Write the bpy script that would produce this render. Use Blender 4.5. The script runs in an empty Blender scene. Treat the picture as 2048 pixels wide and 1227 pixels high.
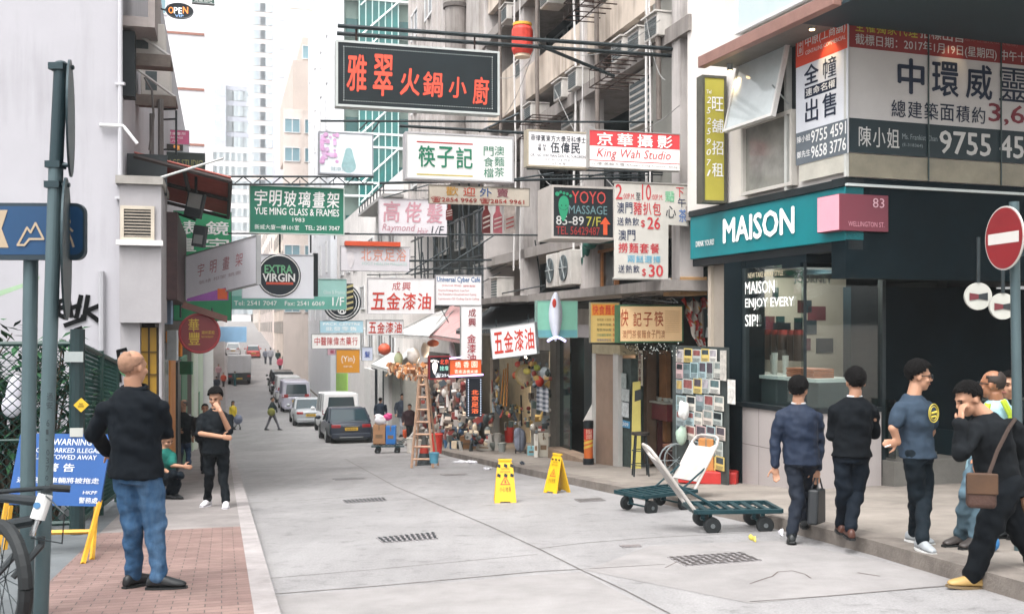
import bpy, bmesh, math, random
from mathutils import Vector as V, Matrix, noise
from math import radians as rad, sin, cos, pi
S = bpy.context.scene; COL = S.collection
# ---------------------------------------------------------------- camera, sky, sun, exposure
F, CX, HY, ZC = 2080., 1024., 655., 1.36
cd = bpy.data.cameras.new('camera'); cam = bpy.data.objects.new('camera', cd); COL.objects.link(cam)
cam.location = (0, 0, ZC); cam.rotation_euler = (pi/2, 0, 0)
cd.sensor_width = 36; cd.lens = 36*F/2048; cd.shift_y = (HY-613.5)/2048
cd.clip_start = .1; cd.clip_end = 3000
cd.dof.use_dof = True; cd.dof.focus_distance = 12.; cd.dof.aperture_fstop = 4.
S.camera = cam
W = bpy.data.worlds.new('World'); S.world = W; W.use_nodes = True
nt = W.node_tree; sky = nt.nodes.new('ShaderNodeTexSky'); sky.sky_type = 'NISHITA'; sky.sun_disc = False
SUN_EL, SUN_AZ = 62, 205
sky.sun_elevation = rad(SUN_EL); sky.sun_rotation = rad(SUN_AZ); sky.dust_density = 6; sky.air_density = 1.2; sky.ozone_density = 1
hs = nt.nodes.new('ShaderNodeHueSaturation'); hs.inputs['Saturation'].default_value = .08; hs.inputs['Value'].default_value = 2.8
bg = nt.nodes['Background']; bg.inputs['Strength'].default_value = .15
nt.links.new(sky.outputs[0], hs.inputs['Color']); nt.links.new(hs.outputs[0], bg.inputs['Color'])
sl = bpy.data.lights.new('sun', 'SUN'); sl.energy = 1.0; sl.angle = rad(12); sl.color = (1, .96, .92)
so = bpy.data.objects.new('sun', sl); COL.objects.link(so)
so.rotation_euler = (rad(90-SUN_EL), 0, rad(180-SUN_AZ))
S.view_settings.view_transform = 'Standard'; S.view_settings.look = 'None'; S.view_settings.exposure = .15; S.view_settings.gamma = 1
# ---------------------------------------------------------------- geometry of the street
DV = V((-.268, .9634, 0)); NV = V((.9634, .268, 0)); UP = V((0, 0, 1))
KN = [(-60, 3.2), (0, 0), (40, -3.22), (52, -3.72), (66, -3.95), (82, -3.95), (96, -3.7), (135, -2.4), (200, .6), (300, 6), (600, 18)]
def g(s):
    for (a, za), (b, zb) in zip(KN, KN[1:]):
        if s <= b: return za+(zb-za)*(s-a)/(b-a)
    return KN[-1][1]
def P(px, py, Y): return V(((px-CX)/F*Y, Y, ZC+(HY-py)/F*Y))
def st(s, n, z=0): return DV*s+NV*n+UP*z
def gz(p, dz=0): return g(p.x*DV.x+p.y*DV.y)+dz
def G(px, py, dz=0):
    Y = 1.5
    while Y < 400:
        p = P(px, py, Y)
        if p.z < gz(p, dz):
            a, b = Y/1.02, Y
            for _ in range(30):
                m_ = (a+b)/2; q = P(px, py, m_)
                if q.z < gz(q, dz): b = m_
                else: a = m_
            return P(px, py, b)
        Y *= 1.02
    return P(px, py, 400)
class Plane:
    """vertical plane: t runs to picture right, w out of the face, z up"""
    def __init__(s, p, u): s.p = V((p[0], p[1], 0)); s.u = V((u[0], u[1], 0)).normalized(); s.n = V((s.u.y, -s.u.x, 0))
    def pt(s, t, w, z): return s.p+s.u*t+s.n*w+UP*z
    def depth(s, px):
        r = V(((px-CX)/F, 1, 0)); return s.n.dot(s.p)/s.n.dot(r)
    def hit(s, px, py):
        q = P(px, py, s.depth(px)); return (q-s.p).dot(s.u), q.z
    def rect(s, xl, xr, yt, yb):
        t0, z1 = s.hit(xl, yt); _, z0 = s.hit(xl, yb); t1, _ = s.hit(xr, yt); return t0, t1, z0, z1
    def off(s, w): q = s.p+s.n*w; return Plane((q.x, q.y), (s.u.x, s.u.y))
def across(s, yaw=0):     # plane across the street at street distance s
    a = math.atan2(NV.y, NV.x)+rad(yaw); q = DV*s
    return Plane((q.x, q.y), (cos(a), sin(a)))
PA = Plane((3.04, 17.6), (.333, -.943))            # corner shop, street face
CORN = V((4.40, 13.74, 0)); PB = Plane((4.40, 13.74), (.943, .333))   # corner shop, near face
RN = 7.8; q_ = NV*RN; PR = Plane((q_.x, q_.y), (.268, -.9634))       # right hand row of buildings
LN = -.9; q_ = NV*LN; PL = Plane((q_.x, q_.y), (-.268, .9634))       # left hand row
# ---------------------------------------------------------------- materials
def lin(h):
    h = h.lstrip('#'); c = [int(h[i:i+2], 16)/255 for i in (0, 2, 4)]
    return tuple(x/12.92 if x <= .04045 else ((x+.055)/1.055)**2.4 for x in c)+(1,)
MC = {}
def M(col, rough=.6, var=.15, scale=3., metal=0, bump=0., emit=0., streak=0., dirt='#3a3833', spec=.4, bscale=None, alpha=None, trans=0):
    if rough >= .8: spec = min(spec, .12)
    k = (col, rough, var, scale, metal, bump, emit, streak, dirt, spec, bscale, alpha, trans)
    if k in MC: return MC[k]
    m = bpy.data.materials.new('surface_'+col.strip('#')); m.use_nodes = True; n = m.node_tree; N = n.nodes; L = n.links
    b = N['Principled BSDF']; c = lin(col)
    b.inputs['Roughness'].default_value = rough; b.inputs['Metallic'].default_value = metal; b.inputs['Specular IOR Level'].default_value = spec
    if trans: b.inputs['Transmission Weight'].default_value = trans
    tc = N.new('ShaderNodeTexCoord')
    no = N.new('ShaderNodeTexNoise'); no.inputs['Scale'].default_value = scale; no.inputs['Detail'].default_value = 6; no.inputs['Roughness'].default_value = .65
    L.new(tc.outputs['Object'], no.inputs['Vector'])
    r = N.new('ShaderNodeMapRange'); r.inputs[1].default_value = .3; r.inputs[2].default_value = .7; r.inputs[3].default_value = 1-var; r.inputs[4].default_value = 1+var
    L.new(no.outputs['Fac'], r.inputs[0])
    mx = N.new('ShaderNodeMix'); mx.data_type = 'RGBA'; mx.blend_type = 'MULTIPLY'; mx.inputs[0].default_value = 1; mx.inputs[6].default_value = c
    L.new(r.outputs[0], mx.inputs[7]); out = mx.outputs[2]
    if streak:
        mp = N.new('ShaderNodeMapping'); mp.inputs['Scale'].default_value = (2.2, 2.2, .16); L.new(tc.outputs['Object'], mp.inputs['Vector'])
        n2 = N.new('ShaderNodeTexNoise'); n2.inputs['Scale'].default_value = 1.6; n2.inputs['Detail'].default_value = 8; n2.inputs['Roughness'].default_value = .7; L.new(mp.outputs[0], n2.inputs['Vector'])
        n3 = N.new('ShaderNodeTexNoise'); n3.inputs['Scale'].default_value = .55; n3.inputs['Detail'].default_value = 4; L.new(tc.outputs['Object'], n3.inputs['Vector'])
        ml = N.new('ShaderNodeMath'); ml.operation = 'MULTIPLY'; L.new(n2.outputs['Fac'], ml.inputs[0]); L.new(n3.outputs['Fac'], ml.inputs[1])
        r2 = N.new('ShaderNodeMapRange'); r2.inputs[1].default_value = .24; r2.inputs[2].default_value = .46; r2.inputs[3].default_value = 0; r2.inputs[4].default_value = streak; L.new(ml.outputs[0], r2.inputs[0])
        m2 = N.new('ShaderNodeMix'); m2.data_type = 'RGBA'; L.new(r2.outputs[0], m2.inputs[0]); L.new(out, m2.inputs[6]); m2.inputs[7].default_value = lin(dirt); out = m2.outputs[2]
    L.new(out, b.inputs['Base Color'])
    if bump:
        nb = N.new('ShaderNodeTexNoise'); nb.inputs['Scale'].default_value = bscale or scale*8; nb.inputs['Detail'].default_value = 5; L.new(tc.outputs['Object'], nb.inputs['Vector'])
        bp = N.new('ShaderNodeBump'); bp.inputs['Strength'].default_value = bump; bp.inputs['Distance'].default_value = .02; L.new(nb.outputs['Fac'], bp.inputs['Height']); L.new(bp.outputs[0], b.inputs['Normal'])
    if emit:
        L.new(out, b.inputs['Emission Color']); b.inputs['Emission Strength'].default_value = emit
    if alpha is not None: b.inputs['Alpha'].default_value = alpha
    MC[k] = m; return m
def glass(col='#eef4f4', rough=.02, alpha=.2):
    m = bpy.data.materials.new('clear_glass'); m.use_nodes = True; N = m.node_tree.nodes; L = m.node_tree.links; N.clear()
    o = N.new('ShaderNodeOutputMaterial'); x = N.new('ShaderNodeMixShader'); t = N.new('ShaderNodeBsdfTransparent'); t.inputs[0].default_value = lin(col); gl = N.new('ShaderNodeBsdfGlossy'); gl.inputs['Roughness'].default_value = rough
    f = N.new('ShaderNodeLayerWeight'); f.inputs[0].default_value = .12; n = N.new('ShaderNodeTexNoise'); n.inputs['Scale'].default_value = 1.5; mu = N.new('ShaderNodeMath'); mu.operation = 'MULTIPLY_ADD'; mu.inputs[1].default_value = alpha*.25; L.new(n.outputs['Fac'], mu.inputs[0]); L.new(f.outputs[1], mu.inputs[2])
    L.new(mu.outputs[0], x.inputs[0]); L.new(t.outputs[0], x.inputs[1]); L.new(gl.outputs[0], x.inputs[2]); L.new(x.outputs[0], o.inputs['Surface']); return m
DARK = M('#0c1d24', .85, .3, 2); BLACK = M('#10191d', .5, .2, 3); STEEL = M('#20292c', .5, .25, 6, .3); WHITE = M('#dcdadb', .5, .06, 2)
GALV = M('#9aa0a0', .45, .2, 5, .4); RUST = M('#3b2f2b', .8, .35, 8)
# ---------------------------------------------------------------- objects
FR = {}
def tag(o, label=None, cat=None, group=None, kind=None):
    if label: o['label'] = label
    if cat: o['category'] = cat
    if group: o['group'] = group
    if kind: o['kind'] = kind
    return o
def thing(name, label, cat, loc=(0, 0, 0), rz=0, group=None):
    o = bpy.data.objects.new(name, None); COL.objects.link(o); o.empty_display_size = .1
    o.location = loc; o.rotation_euler = (0, 0, rz); FR[o] = Matrix.Translation(V(loc)) @ Matrix.Rotation(rz, 4, 'Z')
    return tag(o, label, cat, group)
class MB:
    def __init__(s): s.v = []; s.f = []; s.fm = []; s.k = 0
    def add(s, vs, fs):
        o = len(s.v); s.v += [V(x) for x in vs]; s.f += [tuple(i+o for i in f) for f in fs]; s.fm += [s.k]*len(fs); return s
    def hexa(s, c): return s.add(c, [(0, 3, 2, 1), (4, 5, 6, 7), (0, 1, 5, 4), (1, 2, 6, 5), (2, 3, 7, 6), (3, 0, 4, 7)])
    def box(s, x0, x1, y0, y1, z0, z1, T=None):
        c = [V((x, y, z)) for z in (z0, z1) for x, y in ((x0, y0), (x1, y0), (x1, y1), (x0, y1))]
        return s.hexa([T @ p for p in c] if T else c)
    def pbox(s, pl, t0, t1, z0, z1, w0, w1):
        return s.hexa([pl.pt(t, w, z) for z in (z0, z1) for t, w in ((t0, w1), (t1, w1), (t1, w0), (t0, w0))])
    def sbox(s, s0, s1, n0, n1, z0, z1):
        return s.hexa([st(a, b, z) for z in (z0, z1) for a, b in ((s0, n0), (s0, n1), (s1, n1), (s1, n0))])
    def quad(s, *p): return s.add(p, [tuple(range(len(p)))])
    def prism(s, pts, vec):
        n = len(pts); vec = V(vec); a = [V(p) for p in pts]
        return s.add(a+[p+vec for p in a], [tuple(range(n))[::-1], tuple(range(n, 2*n))]+[(i, (i+1) % n, n+(i+1) % n, n+i) for i in range(n)])
    def loft(s, rings, caps=True, closed=True):
        n = len(rings[0]); vs = [p for r in rings for p in r]; fs = []
        for j in range(len(rings)-1):
            for i in range(n if closed else n-1):
                a = j*n+i; b = j*n+(i+1) % n; fs.append((a, b, b+n, a+n))
        if caps: fs += [tuple(range(n))[::-1], tuple(range((len(rings)-1)*n, len(rings)*n))]
        return s.add(vs, fs)
    def tube(s, pts, r, n=8, caps=True, flat=None):
        pts = [V(p) for p in pts]; m = len(pts); rr = r if isinstance(r, (list, tuple)) else [r]*m; rings = []
        ref = None
        for i, p in enumerate(pts):
            d = (pts[min(i+1, m-1)]-pts[max(i-1, 0)]).normalized()
            if ref is None: ref = UP if abs(d.z) < .9 else V((1, 0, 0))
            a = d.cross(ref); a = a.normalized() if a.length > 1e-5 else V((1, 0, 0)); b = a.cross(d); ref = b
            rings.append([p+(a*cos(2*pi*k/n)+b*sin(2*pi*k/n))*rr[i] for k in range(n)])
        return s.loft(rings, caps)
    def ell(s, c, r, R=None, nu=16, nv=10):
        c = V(c); vs = [];
        R = R or Matrix.Identity(3)
        for j in range(nv+1):
            th = pi*j/nv
            for i in range(nu):
                ph = 2*pi*i/nu; vs.append(c+R @ V((r[0]*sin(th)*cos(ph), r[1]*sin(th)*sin(ph), r[2]*cos(th))))
        fs = []
        for j in range(nv):
            for i in range(nu): a = j*nu+i; b = j*nu+(i+1) % nu; fs.append((a, a+nu, b+nu, b))
        return s.add(vs, fs)
    def disc(s, c, n, r, th, k=28, e=1.):
        n = V(n).normalized(); a = UP.cross(n); a = a.normalized() if a.length > 1e-4 else V((1, 0, 0)); b = n.cross(a); c = V(c)
        return s.prism([c+a*cos(2*pi*i/k)*r*e+b*sin(2*pi*i/k)*r for i in range(k)], n*th)
    def build(s, name, mat, root=None, smooth=False, bevel=0, local=False, top=None, remesh=0, sm=0, seg=2, solid=0, folds=0):
        if not s.f: return None
        me = bpy.data.meshes.new(name); vs = s.v
        if root is not None and not local:
            I = FR[root].inverted(); vs = [I @ p for p in vs]
        org = None
        if root is None:
            x = [p.x for p in vs]; y = [p.y for p in vs]; org = V(((min(x)+max(x))/2, (min(y)+max(y))/2, min(p.z for p in vs))); vs = [p-org for p in vs]
        me.from_pydata([tuple(p) for p in vs], [], s.f)
        mats = mat if isinstance(mat, (list, tuple)) else [mat]
        for m_ in mats: me.materials.append(m_)
        if len(mats) > 1: me.polygons.foreach_set('material_index', s.fm)
        if name not in ('lettering',):
            bm = bmesh.new(); bm.from_mesh(me); bmesh.ops.remove_doubles(bm, verts=bm.verts, dist=1e-5); bmesh.ops.recalc_face_normals(bm, faces=bm.faces); bm.to_mesh(me); bm.free()
        if remesh:
            t = bpy.data.objects.new('tmp', me); COL.objects.link(t)
            md = t.modifiers.new('r', 'REMESH'); md.mode = 'VOXEL'; md.voxel_size = remesh
            if sm: q = t.modifiers.new('s', 'SMOOTH'); q.factor = .5; q.iterations = sm
            bpy.context.view_layer.update(); dg = bpy.context.evaluated_depsgraph_get()
            m2 = bpy.data.meshes.new_from_object(t.evaluated_get(dg)); bpy.data.objects.remove(t); bpy.data.meshes.remove(me); me = m2; me.name = name
            if not me.materials: me.materials.append(mats[0])
            smooth = True
            if folds:
                ns = [v.normal.copy() for v in me.vertices]
                for v, nn_ in zip(me.vertices, ns):
                    p = v.co; a = noise.noise(V((p.x*6+p.z*3, p.y*6, p.z*11+p.x*4)))+.5*noise.noise(p*19); v.co = p+nn_*(folds*a)
        if smooth: me.polygons.foreach_set('use_smooth', [True]*len(me.polygons))
        o = bpy.data.objects.new(name, me); COL.objects.link(o)
        if root is not None: o.parent = root; FR[o] = FR[root]
        else: o.location = org; FR[o] = Matrix.Translation(org)
        if solid: sd = o.modifiers.new('s', 'SOLIDIFY'); sd.thickness = solid; sd.offset = -1
        if bevel:
            b = o.modifiers.new('b', 'BEVEL'); b.width = bevel; b.segments = seg; b.limit_method = 'ANGLE'; b.angle_limit = rad(40)
        if top: tag(o, *top)
        return o
def struct(mb, name, mat, **k): o = mb.build(name, mat, **k); o['kind'] = 'structure'; return o
def solo(mb, name, mat, label, cat, group=None, **k): o = mb.build(name, mat, None, **k); return tag(o, label, cat, group)
def copy_tree(root, loc, rz, label, group=None):
    r = root.copy(); COL.objects.link(r); r.location = loc; r.rotation_euler = (0, 0, rz); r['label'] = label
    if group: r['group'] = group
    FR[r] = Matrix.Translation(V(loc)) @ Matrix.Rotation(rz, 4, 'Z')
    def rec(a, b):
        for ch in list(a.children):
            c = ch.copy(); COL.objects.link(c); c.parent = b; rec(ch, c)
    rec(root, r); return r
# ---------------------------------------------------------------- lettering
GC = {}
def glyph(txt, bold=0., shear=0.):
    k = (txt, shear)
    if k in GC: return GC[k]
    c = bpy.data.curves.new('t', 'FONT'); c.body = txt; c.resolution_u = 2; c.shear = shear
    o = bpy.data.objects.new('t', c); me = o.to_mesh()
    vs = [(v.co.x, v.co.y) for v in me.vertices]; fs = [tuple(p.vertices) for p in me.polygons]
    o.to_mesh_clear(); bpy.data.objects.remove(o); bpy.data.curves.remove(c)
    bb = (min(v[0] for v in vs), max(v[0] for v in vs), min(v[1] for v in vs), max(v[1] for v in vs)) if vs else (0, 1, 0, 1)
    GC[k] = (vs, fs, bb); return GC[k]
class Board:
    """flat face with its own 0..1 frame: o = lower left corner, u = right edge vector, v = up edge vector"""
    def __init__(s, o, u, v): s.o = V(o); s.u = V(u); s.v = V(v); s.n = s.u.cross(s.v).normalized()
    def at(s, a, b, w=0): return s.o+s.u*a+s.v*b+s.n*w
def board(pl, r, w=0): t0, t1, z0, z1 = r; return Board(pl.pt(t0, w, z0), pl.u*(t1-t0), UP*(z1-z0))
def put(mb, bd, txt, a0, a1, b0, b1, bold=0., shear=0., w=.006, keep=False):
    vs, fs, (x0, x1, y0, y1) = glyph(txt, bold, shear)
    if not vs: return
    if keep:    # keep a thin stroke (for 一) centred
        y0, y1 = min(y0, .1), max(y1, .75)
    dx = (x1-x0) or 1; dy = (y1-y0) or 1
    kx = (a1-a0)/dx; ky = (b1-b0)/dy; q = min(bold, .045)*.62    # thick strokes: the same glyph laid again a hair aside
    for i, (ox, oy) in enumerate(((0, 0), (q, 0), (-q, 0), (0, q*.8), (0, -q*.8)) if q > .004 else ((0, 0),)):
        mb.add([bd.at(a0+(x-x0+ox)*kx, b0+(y-y0+oy)*ky, w+i*.0005) for x, y in vs], fs)
CJKFLAT = '一二三日口小心'
def text(root, bd, txt, a0, a1, b0, b1, mat, mode='fit', bold=.012, shear=0., fill=.86, w=.006, name='lettering'):
    mb = MB()
    if mode == 'fit': put(mb, bd, txt, a0, a1, b0, b1, bold, shear, w)
    else:
        n = len(txt)
        for i, ch in enumerate(txt):
            if ch == ' ': continue
            if mode == 'row':
                c = (a1-a0)/n; f = (1-fill)/2*c; put(mb, bd, ch, a0+i*c+f, a0+(i+1)*c-f, b0, b1, bold, shear, w, ch in CJKFLAT)
            else:
                c = (b1-b0)/n; f = (1-fill)/2*c; put(mb, bd, ch, a0, a1, b1-(i+1)*c+f, b1-i*c-f, bold, shear, w, ch in CJKFLAT)
    return mb.build(name, mat, root)
def rectface(root, bd, a0, a1, b0, b1, mat, name='colour_panel', w=.003):
    mb = MB(); mb.quad(bd.at(a0, b0, w), bd.at(a1, b0, w), bd.at(a1, b1, w), bd.at(a0, b1, w)); return mb.build(name, mat, root)
def frame_mb(bd, fw, d0, d1, fv=None):
    """rectangular rim round a board; fw in metres"""
    mb = MB(); lu = bd.u.length; lv = bd.v.length; a = fw/lu; b = (fv or fw)/lv
    def bx(a0, a1, b0, b1): mb.hexa([bd.at(x, y, w) for y in (b0, b1) for x, w in ((a0, d1), (a1, d1), (a1, d0), (a0, d0))])
    bx(-a, 1+a, 1, 1+b); bx(-a, 1+a, -b, 0); bx(-a, 0, 0, 1); bx(1, 1+a, 0, 1); return mb
def sign(name, label, pl, r, face, rim=GALV, depth=.16, fw=.03, cat='sign', group='hanging shop signs over the street', bd=None, lit=0):
    """sign box: panel + rim; returns root, board of its front face"""
    b = bd or board(pl, r); root = thing(name, label, cat, tuple(b.at(.5, 0, -depth/2)), 0, group)
    mb = MB(); mb.hexa([b.at(x, y, w) for y in (0, 1) for x, w in ((0, 0), (1, 0), (1, -depth), (0, -depth))]); mb.build('panel', face, root)
    frame_mb(b, fw, -depth-.004, .012).build('frame', rim, root); return root, b
def rod(mb, a, b, r=.02, n=6): mb.tube([a, b], r, n)
random.seed(5)
# ================================================================ SETTING
def lerp(tab, s):
    for (a, x), (b, y) in zip(tab, tab[1:]):
        if s <= b: return x+(y-x)*(s-a)/(b-a)
    return tab[-1][1]
KRT = [(-30, 3.2), (2, 4.55), (5.8, 5.15), (8.1, 5.54), (10.3, 5.78), (14.6, 5.85), (20, 5.95), (30, 6.4), (37, 6.85), (60, 7.0), (400, 7.0)]
kr = lambda s: lerp(KRT, s)
SV = sorted(set([-30, -10, 0]+list(range(2, 60, 2))+list(range(60, 160, 5))+list(range(160, 301, 20))+[400, 600]))
def sheet(name, na, nb, dz, mat, sv=SV, nn=1, edge=None, kind='structure', skirt=0):
    mb = MB(); fa = na if callable(na) else (lambda s: na); fb = nb if callable(nb) else (lambda s: nb)
    for a, b in zip(sv, sv[1:]):
        for k in range(nn):
            f0, f1 = k/nn, (k+1)/nn
            q = [st(s, fa(s)+(fb(s)-fa(s))*f, g(s)+dz) for s, f in ((a, f0), (a, f1), (b, f1), (b, f0))]
            mb.quad(*q)
            if skirt and k == 0: mb.quad(q[0], q[3], q[3]-UP*skirt, q[0]-UP*skirt)
            if skirt and k == nn-1: mb.quad(q[1], q[2], q[2]-UP*skirt, q[1]-UP*skirt)
    return struct(mb, name, mat)
def ground_mat(col, var, sc, dirt, amt, bump=.25):
    return M(col, .85, var, sc, bump=bump, streak=0, bscale=60, spec=.25)
def road_material():
    m = bpy.data.materials.new('worn_concrete_road'); m.use_nodes = True; N = m.node_tree.nodes; L = m.node_tree.links; b = N['Principled BSDF']
    b.inputs['Roughness'].default_value = .7; b.inputs['Specular IOR Level'].default_value = .35
    tc = N.new('ShaderNodeTexCoord'); out = None
    def nz(sc, det, lo, hi, a, c, mp=None):
        n = N.new('ShaderNodeTexNoise'); n.inputs['Scale'].default_value = sc; n.inputs['Detail'].default_value = det; n.inputs['Roughness'].default_value = .7
        if mp:
            q = N.new('ShaderNodeMapping'); q.inputs['Rotation'].default_value = (0, 0, rad(-15.5)); q.inputs['Scale'].default_value = mp; L.new(tc.outputs['Object'], q.inputs[0]); L.new(q.outputs[0], n.inputs['Vector'])
        else: L.new(tc.outputs['Object'], n.inputs['Vector'])
        r = N.new('ShaderNodeMapRange'); r.inputs[1].default_value = lo; r.inputs[2].default_value = hi; r.inputs[3].default_value = a; r.inputs[4].default_value = c; L.new(n.outputs['Fac'], r.inputs[0]); return r.outputs[0], n
    a1, _ = nz(.5, 6, .3, .7, .78, 1.12); a2, fine = nz(60, 4, .3, .7, .74, 1.2); a3, _ = nz(1.1, 5, .35, .7, .9, 1.05, (2.5, .22, 1)); a4, _ = nz(4, 9, .28, .44, .6, 1.0)
    cur = None
    for a in (a1, a2, a3, a4):
        if cur is None: cur = a; continue
        q = N.new('ShaderNodeMath'); q.operation = 'MULTIPLY'; L.new(cur, q.inputs[0]); L.new(a, q.inputs[1]); cur = q.outputs[0]
    mx = N.new('ShaderNodeMix'); mx.data_type = 'RGBA'; mx.blend_type = 'MULTIPLY'; mx.inputs[0].default_value = 1; mx.inputs[6].default_value = lin('#8a8888'); L.new(cur, mx.inputs[7]); L.new(mx.outputs[2], b.inputs['Base Color'])
    bp = N.new('ShaderNodeBump'); bp.inputs['Strength'].default_value = .25; bp.inputs['Distance'].default_value = .01; L.new(fine.outputs['Fac'], bp.inputs['Height']); L.new(bp.outputs[0], b.inputs['Normal']); return m
def brick_material(col1, col2, mortar, bw, bh, rough=.8, ang=-15.5, ms=.02):
    m = bpy.data.materials.new('paver'); m.use_nodes = True; N = m.node_tree.nodes; L = m.node_tree.links; b = N['Principled BSDF']; b.inputs['Roughness'].default_value = rough; b.inputs['Specular IOR Level'].default_value = .3
    tc = N.new('ShaderNodeTexCoord'); mp = N.new('ShaderNodeMapping'); mp.inputs['Rotation'].default_value = (0, 0, rad(ang)); L.new(tc.outputs['Object'], mp.inputs[0])
    k = N.new('ShaderNodeTexBrick'); k.inputs['Scale'].default_value = 1; k.inputs['Brick Width'].default_value = bw; k.inputs['Row Height'].default_value = bh; k.inputs['Mortar Size'].default_value = ms*bh*2; k.inputs['Mortar Smooth'].default_value = .3
    k.inputs['Color1'].default_value = lin(col1); k.inputs['Color2'].default_value = lin(col2); k.inputs['Mortar'].default_value = lin(mortar); L.new(mp.outputs[0], k.inputs['Vector'])
    n = N.new('ShaderNodeTexNoise'); n.inputs['Scale'].default_value = 2.2; n.inputs['Detail'].default_value = 8; n.inputs['Roughness'].default_value = .7; L.new(tc.outputs['Object'], n.inputs['Vector'])
    r = N.new('ShaderNodeMapRange'); r.inputs[1].default_value = .3; r.inputs[2].default_value = .7; r.inputs[3].default_value = .72; r.inputs[4].default_value = 1.18; L.new(n.outputs['Fac'], r.inputs[0])
    mx = N.new('ShaderNodeMix'); mx.data_type = 'RGBA'; mx.blend_type = 'MULTIPLY'; mx.inputs[0].default_value = 1; L.new(k.outputs['Color'], mx.inputs[6]); L.new(r.outputs[0], mx.inputs[7]); L.new(mx.outputs[2], b.inputs['Base Color'])
    bp = N.new('ShaderNodeBump'); bp.inputs['Strength'].default_value = .5; bp.inputs['Distance'].default_value = .008; bp.invert = True; L.new(k.outputs['Fac'], bp.inputs['Height']); L.new(bp.outputs[0], b.inputs['Normal']); return m
# ground reaching past the horizon, then road, kerbs, pavements
sheet('ground', -700, 700, -.06, M('#77736f', .9, .2, .3), nn=4)
sheet('road', .345, lambda s: kr(s)+.02, 0, road_material(), nn=3)
KERB = M('#8f8a89', .8, .22, 3, bump=.3, bscale=50); KERB2 = M('#756e68', .85, .35, 2.5, bump=.4, bscale=40)
sheet('kerb_stone_edge', .19, .35, .115, KERB, skirt=.2)
sheet('brick_pavement', -1.28, .19, .112, brick_material('#755f5a', '#836d66', '#4d4745', .21, .105), sv=[-30, -10, 0]+list(range(2, 13)), skirt=.0)
CONC = M('#7d7876', .85, .25, 1.3, bump=.3, bscale=50)
sheet('concrete_pavement', -1.28, .19, .112, CONC, sv=[12]+[s for s in SV if s > 12])
sheet('concrete_apron', -30, -1.28, .112, M('#5f6365', .85, .25, 1.2, bump=.3, bscale=40))
sheet('kerb_stone_edge', kr, lambda s: kr(s)+.3, .13, KERB2, skirt=.2)
sheet('far_pavement', lambda s: kr(s)+.3, 40, .128, M('#807972', .85, .25, 1.4, bump=.3, bscale=45))
# joints, cracks
def strip(mb, pts, w, dz=.004, dzg=0):
    pp = [G(x, y, dzg)+UP*dz for x, y in pts]
    for a, b in zip(pp, pp[1:]):
        d = (b-a).normalized(); q = V((-d.y, d.x, 0))*w/2
        k = max(1, int((b-a).length/1.2))
        for i in range(k):
            p0 = a.lerp(b, i/k); p1 = a.lerp(b, (i+1)/k); p0.z = gz(p0, dzg)+dz; p1.z = gz(p1, dzg)+dz
            mb.quad(p0-q, p0+q, p1+q, p1-q)
mb = MB()
strip(mb, [(690, 917), (788, 971), (978, 1051), (1078, 1097), (1160, 1138)], .015)
strip(mb, [(541, 1188), (760, 1171), (1080, 1142), (1160, 1138)], .016); strip(mb, [(541, 1156), (740, 1139), (890, 1125), (1075, 1108)], .01)
strip(mb, [(540, 1186), (1, 1)][:1]+[(541, 1187)], .01)
strip(mb, [(1075, 1097), (1170, 1085), (1300, 1075), (1540, 1062)], .012); strip(mb, [(1500, 1203), (1650, 1192), (1912, 1170), (1960, 1160)], .016)
strip(mb, [(1160, 1138), (1330, 1128)], .012); strip(mb, [(1160, 1138), (1250, 1180), (1340, 1227)], .014)
strip(mb, [(500, 1005), (620, 999), (800, 985)], .014); strip(mb, [(486, 935), (640, 931), (760, 928)], .014); strip(mb, [(760, 1000), (900, 994), (1010, 990)], .01)
strip(mb, [(474, 888), (560, 886), (640, 884)], .02)
struct(mb, 'road_joint', M('#5f5b59', .9, .4, 6))
mb = MB()
strip(mb, [(1500, 1167), (1520, 1160), (1545, 1152), (1556, 1143), (1585, 1141), (1610, 1148), (1622, 1156)], .012)
strip(mb, [(1715, 1145), (1760, 1152)], .02); strip(mb, [(1360, 1120), (1330, 1135)], .01)
struct(mb, 'road_crack', M('#59504d', .9, .3, 12))
# darker road patches
def patch(name, pts, mat, dz=.003):
    mb = MB(); pp = [G(*p) for p in pts]
    for p in pp: p.z = gz(p)+dz
    mb.quad(*pp); return mb, mat
for nm, pts, c in (('repair', [(541, 1192), (1160, 1142), (1345, 1240), (560, 1300)], '#868382'), ('repair', [(1170, 1140), (1500, 1206), (1960, 1163), (1560, 1080), (1300, 1090)], '#858281')):
    mb, _ = patch(nm, pts, None, .002); struct(mb, 'road_repair_patch', M(c, .85, .14, 2.5, bump=.3, bscale=50))
def cover(pts, label, pat='#3a4044'):
    pp = [G(*p) for p in pts]
    for p in pp: p.z = gz(p)+.002
    c = sum(pp, V())/4; r = thing('manhole_cover', label, 'manhole cover', tuple(c), 0, 'iron covers set in the road')
    mb = MB(); mb.prism(pp, UP*.005); mb.build('plate', M('#8d898a', .55, .3, 20, .3), r)
    bd = [(a, b) for a in range(11) for b in range(5)]; mb = MB()
    for a, b in bd:
        u0, v0 = (a+.1)/11, (b+.12)/5
        def at(u, v): return (pp[0].lerp(pp[1], u)).lerp(pp[3].lerp(pp[2], u), v)+UP*.0095
        sh = .05*((a+b) % 2); mb.quad(at(u0+.03-sh*.4, v0), at(u0+.055+sh*.3, v0+.02+sh), at(u0+.05, v0+.13), at(u0+.0, v0+.14))
        mb.quad(at(u0+.005, v0+.02), at(u0+.025, v0), at(u0+.085-sh, v0+.17), at(u0+.07, v0+.19))
    mb.build('raised_pattern', M(pat, .6, .3, 20, .3), r)
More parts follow.
